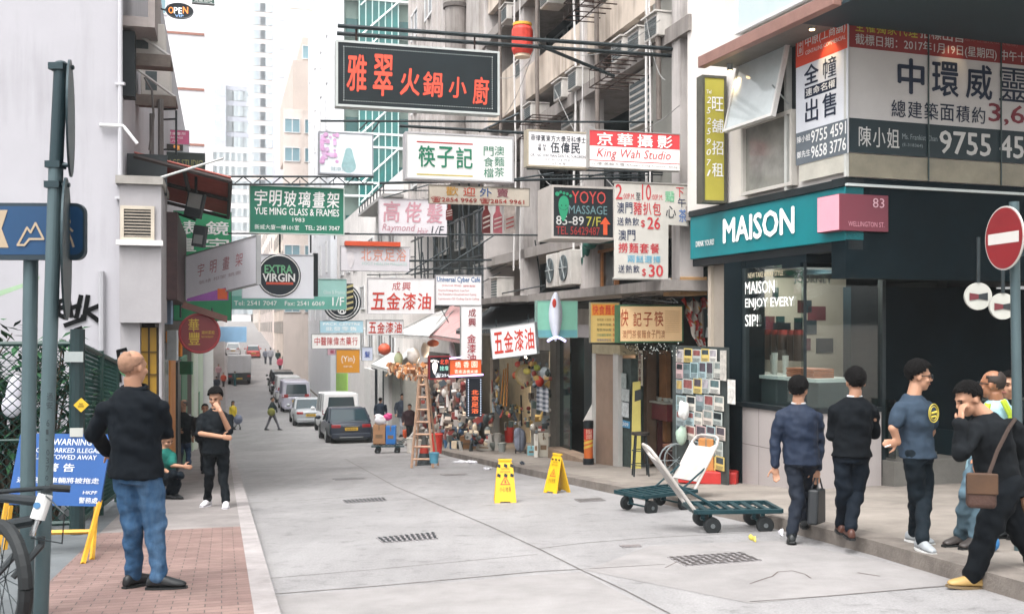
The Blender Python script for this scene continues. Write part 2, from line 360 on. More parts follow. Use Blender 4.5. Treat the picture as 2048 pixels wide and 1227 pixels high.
cover([(752, 1075), (870, 1064), (876, 1077), (765, 1085)], 'large iron cover nearest the brick pavement, in the pale road slab')
cover([(684, 1000), (768, 994), (774, 1001), (692, 1006)], 'middle iron cover in the pale slab, beyond the largest one')
cover([(664, 957), (723, 954), (730, 957), (672, 960)], 'small worn iron cover farthest up the pale road slab', '#6c6c6c')
cover([(1334, 1114), (1482, 1104), (1524, 1121), (1372, 1132)], 'wide iron cover by the kerb in front of the man in a suit', '#544f4e')
cover([(1148, 998), (1198, 995), (1212, 1001), (1160, 1004)], 'iron cover beside the kerb between the yellow signs and the trolleys', '#66625f')
cover([(1238, 1091), (1278, 1089), (1284, 1093), (1246, 1095)], 'tiny square iron cover alone in the brownish road slab', '#8a7f7d')
cover([(880, 948), (928, 946), (936, 949), (890, 951)], 'faint iron cover between the ladder and the twin yellow signs', '#8a8585')
# ================================================================ WINDOWS / TOWERS
def windows(root, pl, cells, ww, wh, frame, pane, w=.0, cap=100, name='window', cross=True, deep=.08):
    mb = MB(); fw = min(.07, ww*.08)
    o0 = pl.u*0
    def bx(t0, t1, z0, z1, a, b, m_): m_.hexa([pl.u*t+pl.n*q+UP*z for z in (z0, z1) for t, q in ((t0, b), (t1, b), (t1, a), (t0, a))])
    for t0, t1, z0, z1 in ((-ww/2, ww/2, wh/2-fw, wh/2), (-ww/2, ww/2, -wh/2, -wh/2+fw), (-ww/2, -ww/2+fw, -wh/2+fw, wh/2-fw), (ww/2-fw, ww/2, -wh/2+fw, wh/2-fw)): bx(t0, t1, z0, z1, -.02, deep, mb)
    if cross: bx(-fw/2, fw/2, -wh/2+fw, wh/2-fw, -.02, deep-.01, mb)
    f = mb.build(name, frame, root, local=True)
    mb = MB(); bx(-ww/2+fw, ww/2-fw, -wh/2+fw, wh/2-fw, -.015, deep-.04, mb); p = mb.build('pane', pane, f, local=True)
    I = FR[root].inverted(); first = True
    for t, z in cells[:cap]:
        loc = I @ pl.pt(t, w, z)
        if first: f.location = loc; first = False; continue
        c = f.copy(); COL.objects.link(c); c.location = loc; d = p.copy(); COL.objects.link(d); d.parent = c
def grid(t0, t1, z0, z1, nt, nz): return [(t0+(t1-t0)*(i+.5)/nt, z0+(z1-z0)*(j+.5)/nz) for j in range(nz) for i in range(nt)]
def block(name, label, s0, s1, n0, n1, z0, z1, mat, group='buildings down the street', cat='building', roof=None):
    r = thing(name, label, cat, tuple(st((s0+s1)/2, (n0+n1)/2, z0)), 0, group)
    mb = MB(); mb.sbox(s0, s1, n0, n1, z0, z1); mb.build('wall', mat, r)
    if roof: mb = MB(); mb.sbox(s0-.15, s1+.15, n0-.15, n1+.15, z1, z1+.35); mb.build('roof', roof, r)
    return r
PANE_F = M('#b3bfc4', .3, .08, .3); PANE_G = M('#98a0a3', .3, .1, .3); PANE_B = M('#6f8d96', .1, .15, .3, spec=.6); PANE_D = M('#27363c', .12, .2, .5, spec=.6); WFR = M('#c9c9c9', .5, .1, 3); BRN = M('#8a5f52', .7, .1, 3)  # PANE_F and PANE_G are paled so far glass carries distance haze
def zat(px, py, s, n=7.8):  # height of a pixel on the point s, n
    p = st(s, n); return ZC+(HY-py)/F*p.y
# --- left: tall white block with thin brown floor lines
r = block('white_apartment_block', 'tall white block with thin brown floor lines, above the striped awning', 58, 80, -22, -.95, -4, 22, M('#cfcdd0', .7, .06, .5, streak=.15))
pf = across(58)
mb = MB()
for k in range(7): z = 2.2+k*2.95; mb.pbox(pf, -22, -.95, z, z+.12, 0, .06)
mb.build('floor_line', BRN, r)
windows(r, pf, [(t, 3.8+k*2.95) for k in range(6) for t in (-3.5, -6.5)], 1.3, 1.3, WFR, PANE_B)
mb = MB(); mb.sbox(58, 60, -.94, -.5, -4, 22); mb.build('corner_pilaster', M('#d8d5d6', .7, .05, 1), r)
# --- far left: pale blocks at the end of the street
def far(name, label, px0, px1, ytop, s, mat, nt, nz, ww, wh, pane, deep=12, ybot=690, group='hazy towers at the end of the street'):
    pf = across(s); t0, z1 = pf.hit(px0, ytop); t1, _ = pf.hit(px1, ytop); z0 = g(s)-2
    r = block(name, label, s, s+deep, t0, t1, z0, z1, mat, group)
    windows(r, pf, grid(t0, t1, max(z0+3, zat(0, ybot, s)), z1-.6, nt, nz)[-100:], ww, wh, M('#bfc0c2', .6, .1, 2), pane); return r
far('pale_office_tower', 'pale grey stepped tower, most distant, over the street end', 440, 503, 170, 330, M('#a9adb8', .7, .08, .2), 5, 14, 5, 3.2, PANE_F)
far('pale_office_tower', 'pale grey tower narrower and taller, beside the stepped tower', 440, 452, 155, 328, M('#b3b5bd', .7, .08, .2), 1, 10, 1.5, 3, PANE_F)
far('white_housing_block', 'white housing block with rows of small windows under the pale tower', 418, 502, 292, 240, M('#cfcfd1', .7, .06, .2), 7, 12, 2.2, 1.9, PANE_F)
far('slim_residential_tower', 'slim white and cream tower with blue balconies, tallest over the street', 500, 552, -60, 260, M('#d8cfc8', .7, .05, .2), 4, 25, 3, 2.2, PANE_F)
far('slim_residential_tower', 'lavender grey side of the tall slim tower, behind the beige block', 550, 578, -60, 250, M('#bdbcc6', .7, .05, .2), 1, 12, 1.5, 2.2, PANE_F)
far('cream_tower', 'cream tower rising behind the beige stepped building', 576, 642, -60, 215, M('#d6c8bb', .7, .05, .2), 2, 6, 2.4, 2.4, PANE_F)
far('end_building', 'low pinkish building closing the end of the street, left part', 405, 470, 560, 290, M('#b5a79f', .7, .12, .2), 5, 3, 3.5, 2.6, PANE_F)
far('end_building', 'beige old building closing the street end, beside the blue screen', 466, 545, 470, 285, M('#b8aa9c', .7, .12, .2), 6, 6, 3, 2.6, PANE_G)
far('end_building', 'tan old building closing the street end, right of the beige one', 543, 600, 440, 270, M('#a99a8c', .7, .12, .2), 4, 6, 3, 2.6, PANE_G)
# --- right: beige stepped block, old tenements, green glass tower
BEI = M('#cbbeb6', .7, .08, .4, streak=.2)
r = thing('beige_stepped_block', 'beige block with setback terraces and blue-grey windows beside the green glass tower', 'building', tuple(st(93, 10, -4)), 0, 'buildings down the street')
mb = MB(); mb.sbox(92, 118, 6.9, 24, -4, zat(0, 222, 92)); mb.build('wall', BEI, r)
pf = across(92); 
for i, (xl, yt, s) in enumerate(((586, 120, 96), (605, 75, 99), (622, 80, 102))):
    q = across(s); t0, z1 = q.hit(xl, yt); mb = MB(); mb.sbox(s, 118, t0, 24, zat(0, 230, 92)-1, z1); mb.build('upper_storey', M('#b3a79f', .7, .08, .4), r)
t0 = pf.hit(566, 0)[0]
mb = MB(); mb.sbox(91.7, 92, t0, 24, -4, zat(0, 222, 92)); mb.build('facade', BEI, r)
windows(r, pf, [(pf.hit(px, 0)[0], zat(0, y, 92)) for y in (255, 312, 385, 445, 505, 560, 610) for px in (584, 624)], 1.35, 1.25, WFR, PANE_B, .3)
windows(r, across(99), [(across(99).hit(625, 0)[0], zat(0, y, 99)) for y in (105, 158, 210)], 1.9, 1.3, WFR, PANE_B)
for i, (s0, s1, n0, h, c, lb) in enumerate(((118, 150, 7.0, 17, '#d2c5ba', 'old tan tenement with narrow bays, past the beige block'), (150, 200, 6.8, 18, '#d6cac4', 'pinkish tenement row toward the street end, past the tan one'), (200, 268, 6.5, 20, '#cabfb6', 'far brownish tenement row at the top of the street'))):
    r = block('tenement_row', lb, s0, s1, n0, 22, -5, h, M(c, .8, .15, .5, streak=.4))
    q = Plane((NV*n0).to_2d(), (.268, -.9634)); windows(r, q, grid(-s1, -s0, 0, h, 8, 6), 2, 1.5, M('#8f8a85', .6, .1, 3), PANE_D)
for i, (s0, s1, n1, h, c, lb) in enumerate(((80, 130, -1.2, 11, '#d0c8c2', 'weathered tenement row on the side of the round red sign, near part'), (130, 200, -2.6, 10, '#d6ccc5', 'weathered tenement row on the side of the round red sign, far part'))):
    r = block('tenement_row', lb, s0, s1, -20, n1, -5, h, M(c, .8, .15, .5, streak=.4))
    q = Plane((NV*n1).to_2d(), (-.268, .9634)); windows(r, q, grid(s0, s1, 0, h, 8, 4), 2, 1.5, M('#8f8a85', .6, .1, 3), PANE_D)
# green glass tower
r = thing('green_glass_tower', 'green glass office tower with white zigzag struts behind the red lettered black sign', 'building', tuple(st(71, 12, -4)), 0, 'buildings down the street')
pf = across(71); t690, _ = pf.hit(688, 0); t720 = pf.hit(718, 0)[0]; t795 = pf.hit(796, 0)[0]
mb = MB(); mb.sbox(71.3, 90, t690, 30, -4, 27); mb.build('wall', M('#6d7f78', .6, .1, .4), r)
mb = MB(); mb.sbox(71, 90, t690-.9, t690, -4, 27); mb.build('side_wall', M('#d2d4d8', .5, .05, .5), r)
mb = MB()
q = Plane(st(0, t690-.9).to_2d(), (.268, -.9634))
windows(r, q, [(-s, z) for z in [3+3.3*k for k in range(7)] for s in (73.5, 78, 83, 88)], .7, 2.2, WFR, PANE_D, 0, name='slit_window')
TEAL = M('#0e5f5c', .15, .35, .6, spec=.7); TEAL2 = M('#0d4746', .15, .3, .8, spec=.7)
mb = MB(); mb.pbox(pf, t720, t795, -4, 27, -.5, .1); mb.build('curtain_wall', TEAL, r)
mb = MB(); 
for k in range(7):
    z = 1.2+k*3.35
    mb.pbox(pf, t690+.15, t720-.05, z, z+1.1, -.3, -.2); mb.pbox(pf, t795+.05, t795+8, z, z+1.15, -.3, -.2)
mb.build('ribbon_glass', TEAL2, r)
mb = MB()
for k in range(8):
    z = .2+k*3.35
    for zz in (z, z+.9): mb.pbox(pf, t690, t795+8, zz, zz+.13, -.3, .2)
    for j in range(1):
        a = pf.pt(t720+.1, .24, z+.9); b = pf.pt(t795, .24, z+3.35); mb.tube([a, b], .06, 5)
        mb.tube([pf.pt(t795, .24, z+3.35), pf.pt(t795+8, .24, z+3.5)], .05, 5); mb.tube([pf.pt(t720+.1, .24, z-.4), pf.pt((t720+t795)/2, .24, z+.9)], .05, 5)
mb.build('strut', M('#d6dcdb', .4, .05, 2), r)
mb = MB()
for k in range(7): t = t720+(t795-t720)*k/6; mb.pbox(pf, t-.03, t+.03, -4, 27, .1, .17)
mb.build('mullion', M('#b7cfcb', .4, .05, 2), r)
# low white building with plants, in front of the tower
r = block('low_white_building', 'low white building with a terrace of potted plants below the green tower', 44, 70.5, 7.4, 16, -5.5, zat(0, 352, 46), M('#d8d3d0', .7, .1, .6, streak=.45))
mb = MB(); mb.sbox(43.7, 52, 6.5, 7.4, zat(0, 402, 45), zat(0, 396, 45)); mb.build('terrace', M('#8d8a88', .7, .1, 2), r)
mb = MB()
for i in range(9): mb.tube([st(43.8+i, 6.55, zat(0, 396, 45)), st(43.8+i, 6.55, zat(0, 380, 45))], .03, 5)
mb.tube([st(43.8, 6.55, zat(0, 380, 45)), st(51.8, 6.55, zat(0, 380, 45))], .035, 5); mb.build('railing', STEEL, r)
windows(r, Plane((NV*7.4).to_2d(), (.268, -.9634)), grid(-69, -45, -.5, 6.5, 7, 3), 1.8, 1.3, WFR, PANE_D)
# plain grey building with ribbed streaked wall and a round pillar
r = block('streaked_grey_building', 'plain streaked grey wall with a round pillar, past the balconied old building', 30.9, 43.4, 7.55, 18, 6.3, 15.5, M('#aaa4a0', .8, .14, .8, streak=.9, dirt='#5c5752', bump=.15))
mb = MB()
for z in (zat(0, 262, 33), zat(0, 60, 33)): pass
c = st(32.9, 7.25); mb.tube([c+UP*6.2, c+UP*15.5], .34, 18); mb.build('pillar', M('#8f8985', .8, .15, 1.5, streak=.8, dirt='#4b4743'), r)
mb = MB(); mb.tube([c+UP*(zat(0, 22, 33)), c+UP*(zat(0, 14, 33))], .40, 18); mb.build('pillar_band', M('#5d5855', .8, .15, 2), r)
mb = MB()
for i in range(10): s = 33.8+i; mb.sbox(s, s+.12, 7.45, 7.55, 6.4, 15.5)
mb.build('rib', M('#b3adaa', .8, .1, 2, streak=.8), r)
q = Plane((NV*7.55).to_2d(), (.268, -.9634))
windows(r, q, [(-s, z) for z in (7.6, 10.6, 13.6) for s in (35.6, 38.6, 41.6)], 1.5, 1.1, WFR, PANE_D, .02)
mb = MB(); mb.sbox(30.9, 43.9, 8.7, 18, 2.2, 6.29); mb.build('lower_wall', M('#2f3332', .9, .4, .8, streak=.5), r); mb = MB()
for k in range(9): s = 31.5+k*1.4; mb.tube([st(s, 7.7, 2.3), st(s, 7.7, 6.3)], .035, 5); mb.tube([st(s, 7.7, 2.3+(k % 3)), st(s+1.4, 7.75, 4.4+(k % 2)*1.6)], .025, 4)
for z in (2.3, 3.6, 5.0): mb.tube([st(31, 7.7, z), st(43.6, 7.7, z)], .04, 5)
mb.build('steel_frame', STEEL, r); windows(r, Plane((NV*8.69).to_2d(), (.268, -.9634)), [(-s, z) for z in (3.0, 4.9) for s in (32.5, 35.3, 38.4, 41.5)], 1.7, 1.2, M('#8f8d88', .5, .1, 3), PANE_D, .0)
# ================================================================ OLD BALCONIED BUILDING ON THE RIGHT
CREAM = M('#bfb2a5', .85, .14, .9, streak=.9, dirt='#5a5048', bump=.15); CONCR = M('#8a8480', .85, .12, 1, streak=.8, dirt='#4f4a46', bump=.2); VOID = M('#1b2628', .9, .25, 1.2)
OLD = r = thing('old_balcony_building', 'old concrete building with cream balcony fronts and many air conditioners', 'building', tuple(st(24, 9, -3)), 0, 'buildings down the street')
SA, SB = 16.25, 30.9
mb = MB(); mb.pbox(PR, -SB, -SA, 3.4, 14.2, -9, -1.9); mb.build('wall', M('#1d2628', .9, .3, .8, streak=.6), r)  # near-black wall colour stands in for shade in the balcony recesses
COLS = (16.9, 21.85, 26.7, 30.75)
mb = MB()
for s in COLS: mb.pbox(PR, -s-.17, -s+.17, 2.2, 15, -.35 if s < 30 else -1.3, .1)
mb.build('column', M('#b5afac', .8, .12, 1, streak=.85, dirt='#4a4541', bump=.15), r)
def bays(z0, z1, w0, w1, mat, name, dz=(0, 0, 0)):
    for i in range(3):
        mb = MB(); mb.pbox(PR, -COLS[i+1]+.17, -COLS[i]-.17, z0-dz[i]*0, z1+dz[i], w0, w1); mb.build(name, mat, r)
for z in (7.4, 10.85, 14.3):
    bays(z, z+.8, -.12, .04, CREAM, 'balcony_front', (0, .05, .5))
    mb = MB(); mb.pbox(PR, -SB, -SA, z, z+.16, -1.9, -.121); mb.build('floor_slab', CONCR, r)
    mb = MB(); mb.pbox(PR, -SB, -SA, z-.98, z-.78, -1.3, .16); mb.pbox(PR, -SB, -SA, z-.78, z-.7, -.02, .16); mb.build('ledge', CONCR, r)
mb = MB(); mb.pbox(PR, -SB, -SA, 3.2, 3.45, -3, .1); mb.build('floor_slab', CONCR, r)
cells = [(-s, z) for z in (5.2, 9.3, 12.8) for s in (18.6, 20.3, 23.3, 25.1, 28, 29.6)]
windows(r, PR, cells, 1.3, 1.6, M('#454c4c', .5, .15, 4), M('#16252a', .12, .3, .6, spec=.5), -1.9)
# big white drainpipe and conduits
mb = MB(); a = PR.pt(-17.3, -.2, 0)
mb.tube([a+UP*2.4, a+UP*14.5], .125, 16)
solo(mb, 'drainpipe', M('#c3bebd', .5, .08, 1.5, streak=.5), 'thick white drainpipe running up beside the yellow lightbox sign', 'pipe', smooth=True)
mb = MB()
for z in (6.05, 7.6, 9.4, 3.7): mb.tube([a+UP*z, a+UP*(z+.16)], .15, 16)
mb.build('pipe_collar', M('#aaa6a5', .5, .1, 3), bpy.data.objects['drainpipe'])
mb = MB()
for i, (s, w) in enumerate(((17.6, .3), (17.8, .28), (21.6, .2), (22.1, .2), (26.45, .2), (26.9, .24))):
    pts = [PR.pt(-s+.05*sin(k*1.3+i), w+.02*cos(k), 2.9+k*1.1) for k in range(12)]; mb.tube(pts, .016+.01*(i % 2), 6)
solo(mb, 'cable_bundle', M('#c9c6c4', .5, .1, 4), 'pale cables and conduits running up the old balcony building columns', 'cables')
mb = MB()
for (a, b, sag) in (((1290, 20), (1330, 160), .3), ((1150, 110), (1320, 40), .2), ((1175, 250), (1360, 210), .35), ((1010, 230), (1070, 90), .2), ((1110, 180), (1255, 400), .3), ((1070, 330), (1180, 345), .5), ((990, 150), (1060, 120), .25)):
    ta, za = PR.off(.35).hit(*a); tb, zb = PR.off(.35).hit(*b)
    mb.tube([PR.pt(ta+(tb-ta)*k/8, .35, za+(zb-za)*k/8-sag*4*(k/8)*(1-k/8)) for k in range(9)], .008, 5)
solo(mb, 'loose_wire', M('#8a8a88', .6, .1, 4), 'thin loose wires sagging across the old balcony building', 'wires')
# air conditioners
CASE = M('#bdb8b2', .55, .1, 3, streak=.45); GRL = M('#4c5557', .6, .3, 8)
def aircon(px, py, w, hgt, pl, label, dep=.5, fan=False, cat='air conditioner', group='air conditioners on the old building'):
    """px,py = lower left pixel of the box's street face"""
    t, z = pl.hit(px, py); root = thing('air_conditioner', label, cat, tuple(pl.pt(t+w/2, 0, z)), 0, group)
    mb = MB(); mb.pbox(pl, t, t+w, z, z+hgt, -dep, 0); mb.build('case', CASE, root, bevel=.015)
    if fan:
        mb = MB(); c = pl.pt(t+w*.42, .004, z+hgt*.5); mb.disc(c, pl.n, min(w, hgt)*.38, .02); mb.build('fan_grille', GRL, root)
        mb = MB()
        for k in range(6): an = k*pi/3; d = (pl.u*cos(an)+UP*sin(an)); mb.tube([c+pl.n*.03, c+pl.n*.03+d*min(w, hgt)*.37], .012, 4)
        mb.disc(c+pl.n*.02, pl.n, .06, .02, 12); mb.build('fan_guard', M('#8f9494', .5, .1, 5), root)
    else:
        mb = MB()
        for k in range(7): q = z+.05+(hgt-.1)*k/7; mb.pbox(pl, t+.06, t+w-.06, q, q+(hgt-.1)/7*.55, 0, .012)
        mb.build('grille', GRL, root)
        mb = MB(); mb.pbox(pl, t-.02, t+w+.02, z+hgt, z+hgt+.03, -dep, .06); mb.build('rain_hood', CASE, root)
    return root
Q = PR.off(.3)
for px, py, lb in ((1222, 133, 'nearest the balcony column above the studio sign'), (1254, 117, 'middle of three on the ledge above the red studio sign'), (1288, 90, 'closest to the white drainpipe on the ledge'), (1107, 207, 'window unit lower of two above the dental sign'), (1135, 187, 'window unit upper of two above the dental sign'), (1002, 52, 'high window unit over the red lantern sign'), (1048, 250, 'small unit at the ledge end beside the white green sign')):
    aircon(px, py-2, .62, .42, Q, 'boxy window air conditioner, '+lb)
Q = PR.off(-.1)
aircon(1122, 262, .95, .85, Q, 'cream outdoor unit standing behind the dental sign', fan=False); aircon(1258, 262, 1.1, 1.0, Q, 'large cream outdoor unit behind the red and white studio sign', fan=False)
Q = PR.off(.35)
aircon(1092, 575, .78, .78, Q, 'outdoor fan unit of the pair under the foot massage sign, farther one', fan=True); aircon(1118, 571, .82, .78, Q, 'outdoor fan unit of the pair under the foot massage sign, nearer one', fan=True)
aircon(982, 600, .7, .62, Q, 'white outdoor unit above the striped awning ropes'); 
# red lantern banner
q = PR.off(.5); t0, t1, z0, z1 = q.rect(1030, 1060, 62, 128)
root = thing('red_lantern_sign', 'red and yellow paper lantern sign hanging under the upper balcony', 'sign', tuple(q.pt(t0, 0, z0)), 0)
mb = MB(); c = q.pt((t0+t1)/2, 0, (z0+z1)/2); mb.tube([c-UP*(z1-z0)*.42, c-UP*(z1-z0)*.3, c+UP*(z1-z0)*.3, c+UP*(z1-z0)*.42], [.22, .27, .27, .22], 16); mb.build('body', M('#c33a2c', .6, .2, 6), root)
mb = MB(); mb.tube([c+UP*(z1-z0)*.42, c+UP*(z1-z0)*.5], .24, 16); mb.build('top_band', M('#d8a13a', .6, .2, 6), root); mb = MB(); mb.tube([c-UP*(z1-z0)*.5, c-UP*(z1-z0)*.42], .2, 16); mb.build('fringe', M('#d7c0a8', .6, .2, 9), root)
for px, py, lb in ((1080, 20, 'far one high over the second balcony'), (1160, 12, 'near one high over the second balcony'), (1030, 160, 'beside the red lantern sign')): aircon(px, py, .62, .42, PR.off(.05), 'old window air conditioner, '+lb)
for i, (px, y0, y1, lb) in enumerate(((1076, -60, 330, 'thin rusty downpipe on the second column'), (1196, -60, 330, 'rusty downpipe on the column above the studio sign'), (1002, -60, 300, 'rusty downpipe at the far end of the balconies'), (1318, -60, 240, 'thin pipe beside the white drainpipe'))): q = PR.off(.22); mb = MB(); t, z0 = q.hit(px, y1); mb.tube([q.pt(t, 0, z0), q.pt(t, .03, z0+3), q.pt(t, 0, 14.5)], .05, 8); solo(mb, 'downpipe', M('#6b625c', .7, .3, 3, streak=.5), lb, 'pipe', 'downpipes on the old building')
for px, py, w_, lb in ((1190, 45, 1.3, 'upper rusty cage bracket by the cream balcony'), (1092, 280, 1.2, 'lower rusty cage bracket behind the dental sign'), (1245, 180, 1.2, 'rusty cage bracket under the row of three units')):
    q = PR.off(.1); t, z = q.hit(px, py); mb = MB()
    for x in (0, .25, .5, .75, 1): mb.tube([q.pt(t+x*w_, 0, z), q.pt(t+x*w_, .7, z), q.pt(t+x*w_, .7, z+.35), q.pt(t+x*w_, 0, z+.35)], .014, 4)
    for w2, h in ((.7, 0), (.7, .35), (.35, 0)): mb.tube([q.pt(t, w2, z+h), q.pt(t+w_, w2, z+h)], .016, 4)
    solo(mb, 'cage_bracket', RUST, lb, 'bracket', 'cage brackets on the old building')
# first floor recess wall behind the signs
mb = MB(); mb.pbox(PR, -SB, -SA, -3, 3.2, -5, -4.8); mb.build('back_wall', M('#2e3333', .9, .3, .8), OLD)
mb = MB(); mb.pbox(PR, -30.9, -16.9, 2.0, 3.2, -2, -1.1); mb.build('recess_panel', VOID, OLD)  # near-black panel painted as the shade of the recess
# ================================================================ CORNER SHOP BUILDING
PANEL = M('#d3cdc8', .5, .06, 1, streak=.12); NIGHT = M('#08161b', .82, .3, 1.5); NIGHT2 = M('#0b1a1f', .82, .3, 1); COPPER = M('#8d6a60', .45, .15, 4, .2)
tC = (CORN-PA.p).to_2d(); tC = (CORN-PA.p).dot(PA.u)
SHOP = r = thing('corner_shop_building', 'corner building with a teal shop fascia below and property posters above', 'building', tuple(PA.pt(2, -2, -1)), 0, 'buildings down the street')
zf0 = PA.hit(1690, 480)[1]; zf1 = PA.hit(1690, 372)[1]; zw = PA.hit(1697, 356)[1]
_, zp0 = PB.hit(1697, 304); _, zp1 = PB.hit(1697, 24)
mb = MB(); mb.pbox(PA, -.25, tC-.02, zf1+.1, 9, -6, -.06); mb.build('wall', PANEL, r)
mb = MB(); mb.pbox(PB, .25, 12, zf1+.1, 9, -6, -.12); mb.build('wall', M('#76756f', .6, .2, 1), r)
mb = MB(); t0, t1, z0, z1 = PA.rect(1383, 1690, 437, 522)
mb = MB(); mb.pbox(PA, -.05, tC, zf0, zf1, -.3, 0); mb.build('fascia', M('#08737a', .45, .1, 1.5, streak=.12, dirt='#0a4f50'), r, bevel=.01)
mb = MB(); mb.pbox(PA, -.05, tC, zf1, zf1+.1, -.3, .03); mb.build('fascia_cap', STEEL, r); mb = MB(); mb.pbox(PA, -.05, tC, zf0-.12, zf0, -.28, -.05); mb.build('fascia_lower_edge', BLACK, r)
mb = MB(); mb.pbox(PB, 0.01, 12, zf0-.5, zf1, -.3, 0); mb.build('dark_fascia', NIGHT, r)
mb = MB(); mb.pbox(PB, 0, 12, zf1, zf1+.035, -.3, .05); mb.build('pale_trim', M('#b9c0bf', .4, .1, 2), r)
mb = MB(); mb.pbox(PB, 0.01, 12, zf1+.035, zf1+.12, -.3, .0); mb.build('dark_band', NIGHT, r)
def pbd(pl, x0, yt, x1, yb): t0, t1, z0, z1 = pl.rect(x0, x1, yt, yb); return Board(pl.pt(t0, 0, z0), pl.u*(t1-t0), UP*(z1-z0))
def ptext(root, pl, txt, x0, yt, x1, yb, mat, mode='fit', w=.008, **k): return text(root, pbd(pl, x0, yt, x1, yb), txt, 0, 1, 0, 1, mat, mode, w=w, **k)
def prect(root, pl, x0, yt, x1, yb, mat, name='colour_panel', w=.004): return rectface(root, pbd(pl, x0, yt, x1, yb), 0, 1, 0, 1, mat, name, w)
LW = M('#e4e4e2', .5, .04, 3); LWE = M('#f0efec', .4, .02, 3, emit=.25)
ptext(r, PA, 'MAISON', 1449, 439, 1590, 486, LWE, bold=.05, w=.02)
ptext(r, PA, 'DRINK YOURS!', 1394, 483, 1430, 494, LW, bold=.03, w=.02)
# pink number box
q = PB.off(.06); t0, t1, z0, z1 = q.rect(1672, 1777, 386, 460)
root = thing('number_box', 'pink box with the house number at the corner of the teal fascia', 'sign', tuple(PB.pt(0, 0, z0)), 0)
mb = MB(); mb.pbox(PB, -.13, t1, z0, z1, -.42, .06); mb.build('box', M('#6b2f3c', .5, .06, 2), root, bevel=.006)  # front pink darkened to hold the shade on this face
mb = MB(); mb.pbox(PB, -.136, -.131, z0+.01, z1-.01, -.41, .05); mb.build('painted_lit_side', M('#e09aa8', .5, .05, 2), root)  # same pink painted paler, as if light fell on this side
ptext(root, q, '83', 1745, 396, 1768, 415, M('#c9a5ad', .5), bold=.0); ptext(root, q, 'WELLINGTON ST.', 1696, 442, 1768, 452, M('#c08a95', .5), bold=.0)
# window band above the fascia (street face)
mb = MB(); t0, t1, z0, z1 = PA.rect(1484, 1590, 262, 398)
root = r
def framebox(pl, x0, yt, x1, yb, fw, d0, d1, name, mat, root): b = pbd(pl, x0, yt, x1, yb); return frame_mb(b, fw, d0, d1).build(name, mat, root)
b = pbd(PA, 1492, 258, 1586, 385); W1 = frame_mb(b, .05, -.05, .06).build('window', M('#b8b4ad', .5, .1, 3), r)
mb = MB(); mb.hexa([b.at(x, y, w) for y in (0, 1) for x, w in ((0, .0), (1, .0), (1, -.03), (0, -.03))]); mb.build('pane', M('#77766f', .12, .35, 2, spec=.7), W1)
# open sash: hinged at the top, swung outward
t0, z1 = PA.hit(1487, 105); t1, _ = PA.hit(1588, 105); zt = PA.hit(1588, 62)[1]; zb = PA.hit(1588, 240)[1]
o = PA.pt(t0+.05, .02+.32, zb+.08); tp = PA.pt(t0+.05, .06, zt); b = Board(o, PA.u*(t1-t0-.1), tp-o)
W2 = frame_mb(b, .045, -.05, .02).build('open_window', M('#c0beba', .45, .1, 3), r)
mb = MB(); mb.hexa([b.at(x, y, w) for y in (0, 1) for x, w in ((0, .0), (1, .0), (1, -.012), (0, -.012))]); mb.build('pane', M('#b4bbbb', .08, .15, 1.2, spec=.7), W2)
bb = Board(PA.pt(t0, -.05, zb-.05), PA.u*(t1-t0), UP*(zt-zb)); rectface(r, bb, 0, 1, 0, 1, M('#20292b', .6, .3, 2), 'window_opening', .01)
mb = MB(); mb.tube([PA.pt(t1-.1, .02, zb+.25), PA.pt(t1-.1, .3, zb+.5)], .012, 6); mb.build('window_stay', GALV, r)
# upper glass at the very top
b = pbd(PA, 1478, -80, 1660, 62); frame_mb(b, .05, -.02, .05).build('upper_window', WFR, r); rectface(r, b, 0, 1, 0, 1, M('#aebcbd', .1, .1, .7, spec=.7), 'upper_pane', .012)
# copper canopy
q = PA.off(.75); ta, za = q.hit(1402, 133); tb, zb_ = q.hit(1690, 0)
mb = MB(); mb.pbox(PA, ta-.1, tC+.75, za-.0, za+.17, .62, .75); mb.build('canopy_edge', COPPER, r, bevel=.01)
mb = MB(); mb.pbox(PA, ta-.1, tC+.75, za+.05, za+.14, -.06, .62); mb.build('canopy', M('#6a6763', .6, .2, 2), r)
mb = MB(); mb.pbox(PB, -.6, 12, za+.02, za+.14, -.12, 3.2); mb.build('soffit', M('#22333a', .7, .15, .8), r)
mb = MB(); mb.pbox(PB, 0, 12, zp1+.06, za+.02, -.12, .02); mb.build('soffit_beam', M('#2b3a3d', .7, .25, 1.5), r)
# posters behind glass: street face
RED = M('#c0392b', .5, .08, 2); NAVY = M('#101f36', .5, .1, 3); GREYP = M('#5d656c', .5, .1, 2); YEL = M('#d9c93c', .5, .08, 2)
root = thing('property_poster', 'tall sale poster on the street face beside the open window', 'poster', tuple(PA.pt(3, 0, zp0)), 0, 'property sale posters on the corner building')
pl = PA.off(.02); mb = MB(); t0, t1, z0, z1 = pl.rect(1592, 1695, 61, 326); z0 = pl.hit(1695, 306)[1]; z1 = pl.hit(1695, 24)[1]
bp = Board(pl.pt(t0, 0, z0), pl.u*(t1-t0), UP*(z1-z0)); mb.hexa([bp.at(x, y, w) for y in (0, 1) for x, w in ((0, 0), (1, 0), (1, -.015), (0, -.015))]); mb.build('sheet', M('#cfd2d8', .45, .05, 2), root)
rectface(root, bp, 0, 1, .745, 1, M('#d24a33', .5, .06, 2), 'red_panel'); rectface(root, bp, 0, 1, 0, .245, GREYP, 'grey_panel')
text(root, bp, '中原(工商舖)', .2, .97, .86, .95, LW); text(root, bp, 'CENTALINE COMMERCIAL', .2, .97, .815, .845, LW, bold=.005)
frame_mb(Board(bp.at(.05, .83, .008), bp.u*.1, bp.v*.11), .006, -.001, .002).build('emblem', LW, root); text(root, bp, '中原', .07, .13, .84, .93, LW, 'col')
